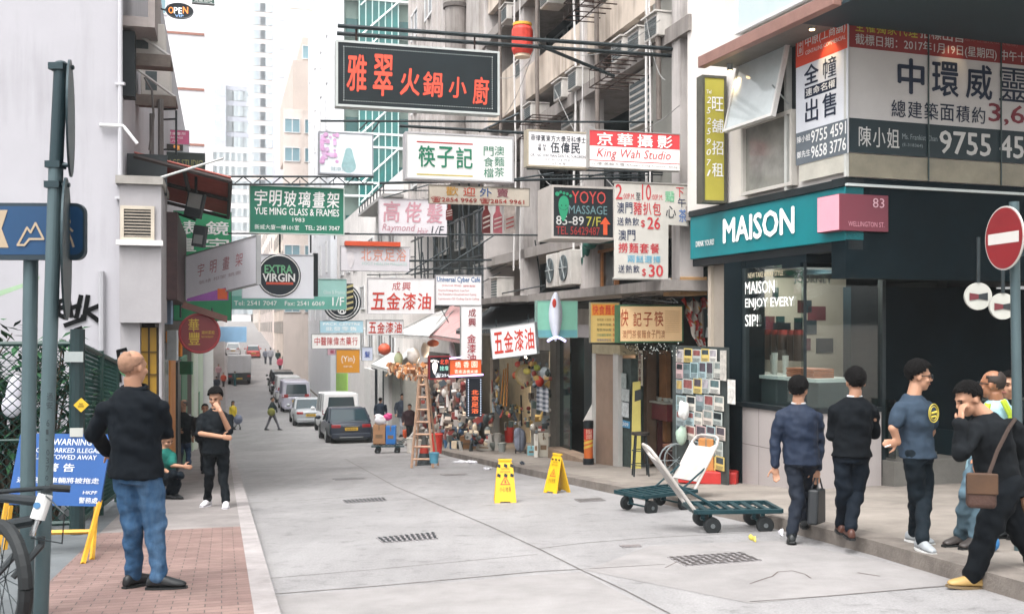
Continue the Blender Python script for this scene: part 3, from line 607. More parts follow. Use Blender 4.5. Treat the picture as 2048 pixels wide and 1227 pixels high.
text(root, bp, '全', .18, .46, .585, .73, NAVY, bold=.03); text(root, bp, '幢', .55, .8, .58, .73, NAVY, bold=.0)
rectface(root, bp, .18, .8, .485, .565, NAVY, 'navy_panel'); text(root, bp, '連命名權', .2, .79, .5, .555, LW, 'row')
text(root, bp, '出', .2, .45, .3, .47, NAVY, bold=.02); text(root, bp, '售', .54, .8, .3, .47, NAVY, bold=.02)
text(root, bp, '陳小姐', .03, .3, .165, .215, LW); text(root, bp, '9755 4591', .32, .98, .14, .23, LW, bold=.02); text(root, bp, '鄭先生', .03, .3, .05, .1, LW); text(root, bp, '9658 3776', .32, .98, .025, .115, LW, bold=.02)
# posters on the near face
root = thing('property_poster', 'wide sale poster with red, white and dark bands on the near face', 'poster', tuple(PB.pt(2, 0, zp0)), 0, 'property sale posters on the corner building')
pl = PB.off(.02); t0, t1, z0, z1 = pl.rect(1698, 2140, 24, 304); bp = Board(pl.pt(t0, 0, z0), pl.u*(t1-t0), UP*(z1-z0))
mb = MB(); mb.hexa([bp.at(x, y, w) for y in (0, 1) for x, w in ((0, 0), (1, 0), (1, -.015), (0, -.015))]); mb.build('sheet', M('#b7b5b4', .5, .06, 2), root)
rectface(root, bp, 0, 1, .75, 1, M('#7b2627', .5, .08, 2), 'red_panel'); rectface(root, bp, 0, 1, 0, .245, M('#12262c', .5, .1, 2), 'dark_panel')
G1 = M('#b8b8b6', .5, .05, 2)
def bt(txt, x0, x1, yt, yb, mat, mode='fit', **k):   # pixels measured at the poster's left edge rows
    a0 = (pl.hit(x0, 0)[0]-t0)/(t1-t0); a1 = (pl.hit(x1, 0)[0]-t0)/(t1-t0); zt = pl.hit(x0, yt)[1]; zb = pl.hit(x0, yb)[1]
    return text(root, bp, txt, a0, a1, (zb-z0)/(z1-z0), (zt-z0)/(z1-z0), mat, mode, **k)
bt('全權獨家代理', 1708, 1836, 37, 62, M('#a9a53a', .5, .05, 2), 'row'); bt('招標出售', 1838, 1928, 52, 76, G1, 'row')
bt('(連命名權及私人電梯)', 1925, 2035, 68, 84, M('#8a5a58', .5), 'fit', bold=0)
bt('截標日期：2017年1月19日(星期四) 中午十二時', 1710, 2085, 67, 92, G1, 'fit', bold=.008)
bt('中', 1796, 1847, 116, 185, NAVY, bold=.04); bt('環', 1864, 1916, 122, 190, NAVY, bold=.03); bt('威', 1932, 1983, 128, 196, NAVY, bold=.03); bt('靈', 1998, 2056, 134, 201, NAVY, bold=.01); bt('頓', 2070, 2125, 140, 206, NAVY, bold=.02)
bt('總建築面積約', 1780, 1972, 199, 233, NAVY, 'row', bold=.012); bt('3,628', 1977, 2110, 206, 248, M('#6f2430', .5), bold=.02)
bt('陳小姐', 1715, 1800, 252, 292, G1, 'row', bold=.008); bt('Ms. Frankist Chan', 1804, 1874, 267, 278, M('#7f8a8c', .5), bold=0); bt('(E-318364)', 1804, 1845, 286, 294, M('#7f8a8c', .5), bold=0)
bt('9755 4591', 1879, 2090, 261, 306, G1, bold=.025)
# glass skirting below the posters, and glass joints
pl = PB.off(.03); b = pbd(pl, 1698, 306, 2140, 352); rectface(r, b, 0, 1, 0, 1, M('#807a68', .35, .3, 2.5, spec=.6), 'lower_pane', .0)
b = pbd(PA.off(.012), 1598, 330, 1693, 370); rectface(r, b, 0, 1, .15, 1, M('#b6b3a8', .35, .2, 2, spec=.6), 'lower_pane', .0)
for px in (1853, 1998):
    t = PB.hit(px, 0)[0]; mb = MB(); mb.pbox(PB, t-.006, t+.006, zf1+.12, zp1+.05, .03, .05); mb.build('glass_joint', M('#3d4c4c', .3, .1, 4), r)
mb = MB(); mb.pbox(PB, -.02, .02, zf1+.12, zp1+.05, .0, .05); mb.pbox(PA, tC-1.32, tC-1.26, zf1+.1, zp1+.3, -.06, .05); mb.build('corner_post', M('#b5b6b2', .4, .1, 3), r)
# spotlights (lit)
WARM = M('#ffd9a0', .4, .02, 1, emit=9)
def spot(pl, px, py, lb, w=.35, on=1):
    q = pl.off(w); t, z = q.hit(px, py); c = q.pt(t, 0, z); root = thing('spotlight', lb, 'lamp', tuple(c), 0, 'spotlights over the posters')
    mb = MB(); mb.tube([c+UP*.22, c+UP*.02], .045, 14); mb.build('housing', M('#9fa6a8', .35, .1, 4, .5), root, smooth=False)
    mb = MB(); mb.tube([c+UP*.018, c+UP*.01], .036, 12); mb.build('lens', WARM if on else M('#777', .3), root)
    mb = MB(); mb.tube([c+UP*.22, c+UP*.34], .012, 6); mb.build('stem', STEEL, root)
    if on:
        l = bpy.data.lights.new('spot', 'SPOT'); l.energy = 14; l.color = (1, .72, .4); l.spot_size = rad(75); l.spot_blend = .8; l.shadow_soft_size = .03
        o = bpy.data.objects.new('spotlight_beam', l); COL.objects.link(o); o.location = c-UP*.02; d = (-UP-pl.n*.75).normalized(); o.rotation_euler = d.to_track_quat('-Z', 'Y').to_euler()
spot(PA, 1460, 144, 'small round spotlight under the copper canopy by the yellow sign', .3); spot(PA, 1624, 62, 'small round spotlight over the tall sale poster', .3); spot(PB, 1934, 60, 'small round spotlight over the wide sale poster on the near face', .3)
# ---- ground floor: low wall, glass, interior
ACORN = PA.hit(1605, 0)[0]; c1 = PA.pt(ACORN, 0, 0); PB2 = Plane(c1.to_2d(), (.943, .333)); tL = PA.hit(1458, 0)[0]; tG = PA.hit(1487, 0)[0]
zw1 = PA.hit(1500, 814)[1]; zg1 = PA.hit(1491, 536)[1]; tB = PB2.hit(1765, 0)[0]
TILE = M('#9d9694', .4, .05, 1.2, streak=.12); mb = MB(); mb.pbox(PA, tL, ACORN, -2, zw1, -.25, .0); mb.pbox(PB2, 0.001, tB-.02, -2, zw1, -.25, 0); mb.build('low_wall', TILE, r)
mb = MB(); mb.pbox(PA, tL, ACORN+.03, zw1, zw1+.07, -.25, .03); mb.pbox(PB2, .03, tB-.02, zw1, zw1+.07, -.25, .03); mb.build('sill', BLACK, r)
mb = MB(); zj = PA.hit(1456, 880)[1]; mb.pbox(PA, tL, ACORN, zj-.006, zj+.006, 0, .002); 
for k in range(1, 3): t = tL+(ACORN-tL)*k/2.3; mb.pbox(PA, t-.005, t+.005, -1.2, zw1, 0, .002)
mb.build('tile_joint', M('#77716f', .8), r)
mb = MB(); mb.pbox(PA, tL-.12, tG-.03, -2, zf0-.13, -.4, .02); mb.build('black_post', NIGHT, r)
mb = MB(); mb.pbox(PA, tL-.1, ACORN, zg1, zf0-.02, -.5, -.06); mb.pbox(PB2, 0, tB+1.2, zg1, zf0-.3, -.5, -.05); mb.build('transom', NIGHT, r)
GL = glass('#eaf2f2', .03, .16)
mb = MB(); mb.pbox(PA, tG, ACORN-.02, zw1+.07, zg1, -.06, -.05); mb.build('shop_glass', GL, r); mb = MB(); mb.pbox(PB2, .02, tB, zw1+.07, zg1, -.06, -.05); mb.build('shop_glass', GL, r)
for a_ in ((PA, ACORN-.02, ACORN, zw1+.07, zg1, -.07, -.03), (PB2, tB, tB+.06, -.8, zg1, -.1, 0), (PA, tG-.03, tG, zw1+.07, zg1, -.1, 0)): MB().pbox(*a_).build('glass_post', STEEL, r)
pi_ = PA.pt(tL-.9, 0, 0); PI = Plane(pi_.to_2d(), (.943, .333)); mb = MB(); mb.pbox(PI, .2, PI.hit(1692, 0)[0], -2, zg1+.3, -.1, 0); mb.build('interior_wall', M('#b5aa9c', .8, .1, 1), r)
mb = MB(); mb.pbox(PA, tL-.9, tL-.1, -2, zg1+.3, -.35, -.25); mb.build('interior_side_wall', M('#9a9186', .8, .15, 1), r)
mb = MB(); mb.pbox(PA, tL-.9, ACORN, zg1+.3, zg1+.4, -2, -.3); mb.build('ceiling', M('#3a3c3b', .8, .1, 1), r)
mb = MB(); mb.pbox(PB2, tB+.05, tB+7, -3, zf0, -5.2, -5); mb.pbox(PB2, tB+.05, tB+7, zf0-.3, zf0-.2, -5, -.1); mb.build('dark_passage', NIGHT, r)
mb = MB(); mb.pbox(PB2, tB+.06, tB+.16, -2, zg1, -5, -3.4); mb.build('passage_side', NIGHT2, r); mb = MB(); mb.pbox(PB, PB.off(-2.4).hit(1702, 0)[0], 12, -2, zf0-.5, -2.6, -2.4); mb.build('shade_sheet', M('#08161b', .85, .3, 1.2), r)  # near-black sheet across the passage stands in for its unlit depth
tx = PA.off(-.04)
for s_, a in (('NEW TAKE AWAY STYLE', (1497, 546, 1567, 556)), ('MAISON', (1491, 564, 1550, 588)), ('ENJOY EVERY', (1491, 597, 1589, 620)), ('SIP!', (1491, 629, 1517, 652))): ptext(r, tx, s_, *a, LWE if s_ != 'NEW TAKE AWAY STYLE' else M('#b9ae94', .5), bold=.02)
# interior counter, jars, wall posters
q = PA.off(-.75)
cnt = thing('shop_counter', 'white topped counter inside the corner shop window', 'counter', tuple(PA.pt(2, -.7, 0)), 0)
z = PA.off(-.35).hit(1495, 747)[1]; mb = MB(); mb.pbox(PA, tL-.7, ACORN-.1, z-.05, z, -1.1, -.3); mb.build('counter_top', M('#c9c6c0', .4, .05, 2), cnt); mb = MB(); mb.pbox(PA, tL-.7, ACORN-.1, zw1-.5, z-.05, -.98, -.34); mb.build('front_panel', M('#3d4546', .6, .15, 2), cnt)
for i, px in enumerate((1499, 1510, 1522, 1533, 1546, 1560, 1571)):
    c = q.pt(q.hit(px, 700)[0], .1*(i % 2), z); h = (.45, .5, .48, .46, .3, .34, .3)[i]; mb = MB(); mb.tube([c, c+UP*h], [.042, .052], 12)
    solo(mb, 'cup_stack', M('#cfcac2', .3, .08, 9, alpha=.8), 'clear cup stack, number %s from the glass edge' % ('one two three four five six seven'.split()[i]) if 0 else ['tall clear cup stack nearest the black post', 'tall clear cup stack next to the nearest one', 'tallest cup stack in the middle of the row', 'tall cup stack just left of the short ones', 'short clear cup stack, first of three', 'short clear cup stack, second of three', 'short clear cup stack beside the dark jars'][i], 'cups', 'stacked cups on the shop counter')
for i, px in enumerate((1527, 1540, 1553, 1566, 1585, 1598)):
    qq = PA.off(-1.2); c = qq.pt(qq.hit(px, 700)[0], 0, z+.0); root = thing('canister', ['red lidded canister behind the cups, leftmost', 'red lidded canister behind the cups, second', 'red lidded canister behind the cups, third', 'red lidded canister behind the cups, fourth', 'red lidded canister beside the glass corner, taller', 'red lidded canister closest to the glass corner'][i], 'canister', tuple(c), 0, 'canisters on the shop shelf')
    mb = MB(); mb.tube([c+UP*.2, c+UP*.62], .09, 14); mb.build('jar', M('#4a3c36', .3, .2, 4), root); mb = MB(); mb.tube([c+UP*.62, c+UP*.70], .085, 14); mb.build('lid', M('#7f2f2a', .5, .1, 4), root)
q = PI.off(.01)
for i, (x0, y0, x1, y1, c) in enumerate(((1545, 575, 1556, 600, '#1d2a30'), (1595, 600, 1606, 625, '#55252e'), (1610, 600, 1622, 625, '#22323a'), (1510, 632, 1530, 662, '#22323a'), (1530, 632, 1548, 662, '#5f2a34'), (1552, 632, 1568, 662, '#26363c'), (1588, 635, 1604, 665, '#1f2d33'), (1615, 612, 1650, 640, '#6a3338'), (1610, 640, 1632, 668, '#27373d'), (1600, 676, 1620, 700, '#5a2a34'), (1632, 676, 1665, 705, '#1f2c32'), (1545, 645, 1580, 668, '#1a262b'))):
    mb = MB(); b = pbd(q, x0, y0, x1, y1); mb.hexa([b.at(x, y, w) for y in (0, 1) for x, w in ((0, .02), (1, .02), (1, 0), (0, 0))]); mb.build('wall_picture', M(c, .5, .2, 4), r)
ptext(r, q, 'JOURNEY', 1586, 553, 1662, 568, M('#1b262a', .5), bold=.05, w=.02); ptext(r, q, 'JFK', 1546, 650, 1574, 664, M('#101a1e', .5), bold=.04, w=.03)
mb = MB(); q2 = PA.off(-.6); c = q2.pt(q2.hit(1620, 745)[0], 0, z)
for k in range(4): mb.pbox(q2, q2.hit(1590, 0)[0], q2.hit(1645, 0)[0], z+k*.035, z+.028+k*.035, -.2, .15+.01*(k % 2))
solo(mb, 'box_stack', M('#b06a4d', .6, .3, 6), 'stack of flat orange boxes on the counter by the glass corner', 'boxes')
# steps into the passage
mb = MB(); PS = Plane(c1.to_2d(), (.943, .333))
z0 = g(10)+.13
for k in range(6):
    f = k*.34; mb.pbox(PS, tB-.45-.0*k, tB+.95-k*.05, z0, z0+.17*(k+1), -1.2-f-.36, -1.2-f+.9) if 0 else mb.pbox(PS, tB-.1, tB+1.25-k*.16, z0-.3, z0+.16*(k+1), -.3-f-.38, -.3-f)
mb.build('steps', M('#4e5452', .75, .2, 2, bump=.2), r); mb = MB(); mb.pbox(PS, tB+.0, tB+1.3, z0-.3, z0+.12, -.3, .25); mb.build('bottom_step', M('#5f5d59', .8, .2, 2, bump=.2), r)
mb = MB(); mb.pbox(PS, tB+1.3, tB+1.36, z0-.3, z0+.5, -2.4, .3); mb.build('stair_stringer', NIGHT2, r)
mb = MB(); mb.pbox(PS, tB+.05, tB+.07, z0+.16, z0+1.0, -1.5, .2); mb.build('glass_balustrade', glass('#7d9a98', .03, .2), r)
mb = MB(); 
for k in range(5): mb.tube([PS.pt(tB+2.0+k*.35, .1, z0-.2), PS.pt(tB+2.0+k*.35, .1, z0+.92)], .022, 8)
mb.tube([PS.pt(tB+1.5, .1, z0+.95), PS.pt(tB+4.5, .1, z0+.95)], .03, 8); mb.tube([PS.pt(tB+1.9, .1, z0+.45), PS.pt(tB+4.5, .1, z0+.45)], .02, 8); mb.build('handrail', M('#3f4441', .4, .3, 3, .5), r)
# round hanging logo signs in the passage
for px, py, rr, lb, Y in ((1957, 592, 25, 'round white hanging sign with a dark red bow tie mark', 11.5), (2006, 612, 24, 'round white hanging sign partly behind the no entry pole', 11.0)):
    c = P(px, py, Y); root = thing('round_sign', lb, 'sign', tuple(c), 0, 'round hanging signs at the passage'); n = V((-.25, -1, 0)).normalized(); R_ = rr/F*Y*1.1
    mb = MB(); mb.disc(c, n, R_, -.08, 32, .92); mb.build('disc', M('#a3a39c', .5, .08, 3), root)
    u = V((-n.y, n.x, 0)); b = Board(c-u*R_*.62-UP*R_*.3, u*R_*1.24, UP*R_*.55)
    mb = MB(); mb.quad(b.at(0, 0, .01), b.at(.5, .2, .01), b.at(.5, .8, .01), b.at(0, 1, .01)); mb.build('mark', M('#5a1f26', .5, .1, 4), root); mb = MB(); mb.quad(b.at(1, 0, .01), b.at(.5, .2, .01), b.at(.5, .8, .01), b.at(1, 1, .01)); mb.build('mark', M('#1c2326', .5, .1, 4), root)
    mb = MB(); mb.tube([c+UP*R_, c+UP*(R_+.5)], .02, 6); mb.build('hanger', STEEL, root)
# yellow vertical lightbox on the corner building
pl = across(PA.pt(PA.hit(1452, 0)[0], .05, 0).dot(DV))
root, b = sign('vertical_lightbox', 'tall yellow lightbox with white characters beside the open window', pl, pl.rect(1409, 1448, 155, 400), M('#a39a3f', .5, .12, 1.2, emit=.12), rim=M('#4b4a40', .5, .2, 4), depth=.2, fw=.04, group='shop signs on the corner building')
text(root, b, '旺舖招租', .38, .95, .16, .88, LW, 'col', fill=.62); text(root, b, '25259071', .1, .32, .18, .86, LW, 'col', bold=0, fill=.6, shear=.2); text(root, b, 'Tel', .1, .34, .87, .9, LW)
# ================================================================ LEFT SIDE
random.seed(11)
WP = across(16.6)
WALLM = M('#a6a4a9', .75, .05, .7, streak=.4, dirt='#706e70', bump=.12); WALLD = M('#959294', .75, .1, 1.2, streak=.55, dirt='#77736f', bump=.15)
r = LB = thing('white_wall_building', 'white rendered building with graffiti tags, behind the green fence', 'building', tuple(st(18, -3, -1.4)), 0)
zE = WP.hit(300, 372)[1]; zN0 = WP.hit(300, 645)[1]
mb = MB(); mb.sbox(16.6, 57, -16, -1.48, -5, 9.5); mb.build('wall', WALLM, r)
mb = MB(); mb.sbox(16.45, 18.2, -1.479, -.89, zN0, zE); mb.build('projecting_box', WALLD, r)
mb = MB(); mb.sbox(16.38, 18.25, -1.53, -.86, zE, zE+.12); mb.build('box_cap', M('#8f8b86', .8, .2, 3), r)
zl = WP.hit(280, 486)[1]; mb = MB(); mb.sbox(16.36, 16.449, -1.52, -.86, zl-.05, zl+.03); mb.build('ledge', M('#c6c3c1', .7, .1, 3), r)
W2_ = across(16.45); b = pbd(W2_, 248, 418, 302, 474)
frame_mb(b, .05, -.0, .04).build('vent_frame', M('#b5ab9c', .6, .15, 3, streak=.4), r); rectface(r, b, 0, 1, 0, 1, BLACK, 'vent_opening', .003)
mb = MB()
for k in range(9): a = k/9; mb.hexa([b.at(x, y, w) for y, w_ in ((a+.02, 0), (a+.07, 0)) for x, w in ((0, .03), (1, .03), (1, .008), (0, .008))])
mb.build('vent_slats', M('#8d8478', .6, .2, 5), r)
# wall below the box, yellow folding door
mb = MB(); mb.sbox(16.6, 17.0, -1.479, -1.2, -3, zN0-.001); mb.sbox(16.6, 17.4, -.93, -.89, -3, zN0-.001); mb.build('door_pier', WALLD, r)
pd = across(16.85); b = pbd(pd, 277, 655, 316, 905); d = rectface(r, b, 0, 1, 0, 1, M('#b98f2c', .5, .12, 2), 'door', .0)
mb = MB()
for a in (.0, .5, .93): mb.hexa([b.at(x, y, w) for y in (0, 1) for x, w in ((a, .05), (a+.08, .05), (a+.08, .0), (a, .0))])
mb.build('door_stile', M('#3a2c18', .6, .2, 4), d)
mb = MB()
for a in (.2, .45, .62, .8): mb.hexa([b.at(x, y, w) for y in (a, a+.012) for x, w in ((0, .03), (1, .03), (1, .0), (0, .0))])
mb.build('door_rail', M('#6b5320', .6, .2, 4), d)
mb = MB(); mb.sbox(16.75, 16.84, -.93, -.90, -3, zN0-.05); mb.build('red_door_trim', M('#8d2f2a', .5, .1, 3), r)
# vertical conduit at the wall edge, short pipes
mb = MB(); cx = WP.hit(241, 0)[0]; mb.tube([WP.pt(cx, .05, zE), WP.pt(cx, .05, 9.5)], .035, 8)
for z in (3.3, 5.0, 6.6): mb.box(-.07, .07, -.03, .03, -.02, .02, Matrix.Translation(WP.pt(cx, .06, z)))
solo(mb, 'conduit', M('#aeadb1', .5, .05, 3), 'white vertical conduit clipped to the edge of the white wall', 'pipe')
mb = MB(); a = WP.hit(200, 252); b_ = WP.hit(248, 254); mb.tube([WP.pt(a[0], .06, a[1]), WP.pt(b_[0], .06, b_[1])], .03, 8); mb.tube([WP.pt(b_[0], .06, b_[1]), WP.pt(WP.hit(276, 290)[0], .1, WP.hit(276, 290)[1])], .025, 8)
solo(mb, 'short_pipe', M('#c9c7c8', .5, .1, 3), 'short white bent pipe stub on the white wall', 'pipe')
mb = MB(); cx = WP.hit(204, 0)[0]; mb.tube([WP.pt(cx, .05, -1), WP.pt(cx, .05, 2.2)], .045, 8); solo(mb, 'wall_pipe', M('#98979b', .75, .08, 2, streak=.3), 'white pipe painted like the wall, between graffiti and vent', 'pipe')
# graffiti
def stroke(mb, pl, pts, wpx, w=.004):
    q = [pl.hit(*p) for p in pts]; hw = wpx/F*pl.depth(pts[0][0])/2
    for i, ((t0, z0), (t1, z1)) in enumerate(zip(q, q[1:])):
        d = V((t1-t0, z1-z0)); d = d.normalized(); n_ = V((-d.y, d.x))*hw; e = d*hw*.6; t0 -= e.x; z0 -= e.y; t1 += e.x; z1 += e.y
        mb.quad(pl.pt(t0-n_.x, w+i*.0007, z0-n_.y), pl.pt(t1-n_.x, w+i*.0007, z1-n_.y), pl.pt(t1+n_.x, w+i*.0007, z1+n_.y), pl.pt(t0+n_.x, w+i*.0007, z0+n_.y))
INK = M('#07090b', .85, .2, 6); mb = MB()
for k, pts in enumerate(([(128, 600), (117, 603), (116, 628), (129, 634)], [(117, 616), (127, 614)], [(135, 590), (143, 632)], [(162, 592), (153, 634)], [(140, 616), (160, 610)], [(176, 592), (168, 638)], [(196, 612), (172, 622), (196, 640)], [(131, 650), (150, 643), (165, 638), (167, 632)], [(152, 660), (163, 656)])): stroke(mb, WP, pts, 9, .004+k*.003)
g1 = mb.build('graffiti', INK, r)
mb = MB()
for k, pts in enumerate(([(236, 702), (240, 730)], [(236, 702), (252, 698)], [(238, 716), (248, 712)], [(237, 736), (240, 762)], [(238, 750), (246, 738)], [(237, 775), (240, 790)])): stroke(mb, WP, pts, 7, .004+k*.003)
mb.build('graffiti', INK, r)
# balconies, brackets and air conditioners on the street side of the white wall
mb = MB(); QL = Plane((NV*-1.48).to_2d(), (-.268, .9634))
mb.sbox(16.8, 18.4, -1.478, -1.0, 5.95, 6.1); mb.sbox(16.8, 18.4, -1.1, -1.0, 6.1, 7.4); mb.build('balcony', M('#8d8582', .8, .15, 1.5, streak=.6), LB)
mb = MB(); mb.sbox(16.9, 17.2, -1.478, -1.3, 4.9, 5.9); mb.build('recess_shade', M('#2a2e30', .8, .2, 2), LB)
def bracket_ac(s, n0, z, lb, w=.7):
    root = thing('air_conditioner', lb, 'air conditioner', tuple(st(s, n0+w/2, z)), 0, 'air conditioners beside the white wall')
    mb = MB(); mb.sbox(s, s+.6, n0, n0+w, z, z+.5); mb.build('case', CASE, root, bevel=.015)
    mb = MB(); mb.quad(st(s-.003, n0+.08, z+.08), st(s-.003, n0+w*.55, z+.08), st(s-.003, n0+w*.55, z+.42), st(s-.003, n0+.08, z+.42)); mb.build('grille', GRL, root)
    mb = MB(); mb.sbox(s-.15, s+.75, n0-.25, n0+w+.1, z-.08, z-.03); mb.sbox(s-.15, s-.1, n0-.25, n0+w+.1, z-.22, z-.08); mb.build('bracket_shelf', M('#6b625c', .8, .3, 4), root)
    mb = MB(); mb.tube([st(s-.12, n0-.25, z+.55), st(s-.12, n0+w+.1, z-.05)], .025, 6); mb.build('brace', M('#aaa7a4', .6, .2, 4), root)
bracket_ac(17.6, -1.45, zat(300, 108, 17.6, -1.2), 'window air conditioner on a braced shelf by the white wall edge, upper one', .55)
bracket_ac(19.5, -1.4, zat(300, 190, 19.5, -1.2), 'window air conditioner on a braced shelf by the white wall edge, lower one', .5)
mb = MB(); mb.tube([st(19, -1.3, zat(0, 155, 19, -1.3)), st(19, -1.18, zat(0, 180, 19, -1.3)), st(19, -1.15, zat(0, 230, 19, -1.3)), st(19, -1.22, zat(0, 300, 19, -1.3))], .022, 6); mb.tube([st(19.3, -1.2, zat(0, 220, 19, -1.3)), st(19.3, -1.2, zat(0, 305, 19, -1.3))], .04, 6); mb.tube([st(19.3, -1.05, zat(0, 190, 19, -1.3)), st(19.3, -1.05, zat(0, 305, 19, -1.3))], .05, 8)
solo(mb, 'drain_hose', M('#5d5a58', .6, .2, 4), 'dark hoses and pipes hanging below the lower air conditioner', 'hose')
mb = MB(); a = st(20, -1.0, zat(0, 222, 20, -1)); 
for n_ in (-1.1, -.82): mb.tube([st(20, n_, zat(0, 310, 20, -1)), st(20, n_, zat(0, 220, 20, -1))], .02, 6)
for y in (220, 240, 300): mb.tube([st(20, -1.1, zat(0, y, 20, -1)), st(20, -.82, zat(0, y-3, 20, -1))], .018, 6)
solo(mb, 'metal_bracket', STEEL, 'thin dark metal frame standing above the striped awning', 'bracket')
# striped awning
AW = thing('striped_awning', 'reddish brown corrugated awning over the left shopfront', 'awning', tuple(st(20, -.6, 3.6)), 0)
mb = MB(); N_ = 26; sa, sb = 17.4, 23.2
def awz(f): return 4.12-.34*f
for k in range(N_):
    a, b_ = sa+(sb-sa)*k/N_, sa+(sb-sa)*(k+1)/N_; h = .035
    mid = (a+b_)/2
    for p, q_, zp, zq in ((a, mid, 0, h), (mid, b_, h, 0)):
        mb.quad(st(p, -1.35, awz(0)+zp), st(p, .13, awz(1)+zp), st(q_, .13, awz(1)+zq), st(q_, -1.35, awz(0)+zq))
mb.build('corrugated_sheet', M('#8d3f33', .6, .2, 3), AW, solid=.006)
mb = MB()
for s in (sa, 20.0, sb): mb.tube([st(s, -1.35, awz(0)-.06), st(s, .13, awz(1)-.06)], .04, 6)
for n_ in (-1.3, -.6, .12): f = (n_+1.35)/1.48; mb.tube([st(sa, n_, awz(f)-.06), st(sb, n_, awz(f)-.06)], .035, 6)
mb.build('frame', M('#2d2422', .7, .2, 4), AW)
mb = MB(); mb.sbox(sa-.02, sa+.02, -1.45, -.85, 3.45, 4.1); mb.build('end_tarp', BLACK, AW)
# floodlight under the awning
c = P(392, 400, 17.6); FL = thing('floodlight', 'black double floodlight hanging under the striped awning edge', 'lamp', tuple(c), 0)
mb = MB(); T = Matrix.Translation(c) @ Matrix.Rotation(rad(12), 4, 'Y'); mb.box(-.14, .14, -.06, .08, -.3, .12, T); mb.build('housing', M('#1d2326', .5, .2, 4), FL, bevel=.01)
mb = MB(); mb.box(-.11, .11, -.075, -.061, -.14, .1, T); mb.build('glass', M('#7f7f7d', .2, .1, 4), FL)
mb = MB(); T2 = Matrix.Translation(P(399, 470, 17.6)) @ Matrix.Rotation(rad(8), 4, 'Y'); mb.box(-.1, .11, -.06, .08, -.2, .16, T2); mb.build('lower_housing', M('#1d2326', .5, .2, 4), FL, bevel=.01); mb = MB(); mb.box(-.07, .08, -.075, -.061, -.15, -.0, T2); mb.build('lower_glass', M('#6d6f6e', .2, .1, 4), FL)
mb = MB(); mb.tube([c+UP*.1, c+UP*.45], .025, 6); mb.tube([P(350, 425, 17.6), P(392, 440, 17.6)], .025, 6); mb.build('arm', STEEL, FL)
# pole stuck out of the white wall
mb = MB(); a = P(216, 388, 15.9); mb.tube([a, P(447, 316, 15.2)], [.025, .016], 8); mb.tube([P(206, 372, 16.0), P(222, 396, 15.9)], .03, 8); solo(mb, 'flag_pole', M('#c3c3c1', .4, .1, 3, .3), 'bare white pole jutting out from the white wall across the awning', 'pole')
# shops along the left pavement
mb = MB(); mb.sbox(17.6, 38, -4, -1.05, -5, 3.4); SH = solo(mb, 'shopfront_row', M('#4b4641', .8, .3, 1), 'dark narrow shopfronts along the shaded pavement past the yellow door', 'shop')
def slab(nm, lb, cat, s0, s1, n0, n1, z0, z1, mat, group=None, root=None):
    mb = MB(); mb.sbox(s0, s1, n0, n1, z0, z1)
    if root: return mb.build(nm, mat, root)
    return solo(mb, nm, mat, lb, cat, group)
gs = g(20)
slab('shop_window', None, None, 18.2, 20.6, -1.049, -.98, gs+.5, gs+2.7, M('#262d30', .2, .2, 1), root=SH); slab('orange_panel', None, None, 21, 23.4, -1.049, -.97, gs+.2, gs+2.9, M('#c47b2c', .6, .15, 2), root=SH)
slab('door', None, None, 24.5, 26.5, -1.049, -.97, gs-.3, gs+2.2, M('#2c3032', .5, .2, 2), root=SH); slab('green_panel', None, None, 27, 31, -1.049, -.97, gs-.6, gs+2.2, M('#3f7a5c', .6, .2, 2), root=SH)
mb = MB(); mb.sbox(38, 57.9, -4, -1.0, -5.5, 3.2); GW = solo(mb, 'pale_green_shop', M('#b9c9b4', .7, .1, .8, streak=.3), 'pale green and white painted shop wall further down the pavement', 'shop')
slab('pilaster', None, None, 39.5, 41, -.999, -.9, -5, 1.2, M('#cdd3cc', .6, .05, 1), root=GW); slab('door', None, None, 43, 47, -.999, -.95, -5, -1.4, M('#3c7a5a', .6, .2, 1), root=GW); slab('notice', None, None, 41.3, 43, -.999, -.93, -2.2, -1.2, M('#9c6a45', .6, .2, 3), root=GW)
mb = MB(); mb.sbox(18.0, 22.5, -1.0, -.72, zat(0, 600, 18.5, -.8), zat(0, 430, 18.5, -.8)); solo(mb, 'side_lightbox', M('#3a2626', .6, .4, 6), 'dark red vertical lightbox beside the wall vent, under the awning', 'sign', 'shop signs over the left pavement')
for i, (px, y0, y1, c, lb) in enumerate(((335, 590, 648, '#7f93ab', 'blue grey banner'), (345, 660, 720, '#b9bcbc', 'pale grey banner'), (352, 668, 712, '#c8791e', 'orange banner'), (372, 722, 748, '#1e5b45', 'small dark green board'))):
    s = 18.3+i*1.1; q = across(s, -30); t0, t1, z0, z1 = q.rect(px-8-i, px+9+i, y0, y1); mb = MB(); mb.pbox(q, t0, t1, z0, z1, -.03, .03); solo(mb, 'hanging_board', M(c, .6, .15, 4), lb+' hanging by the yellow door shopfront', 'sign', 'shop signs over the left pavement')
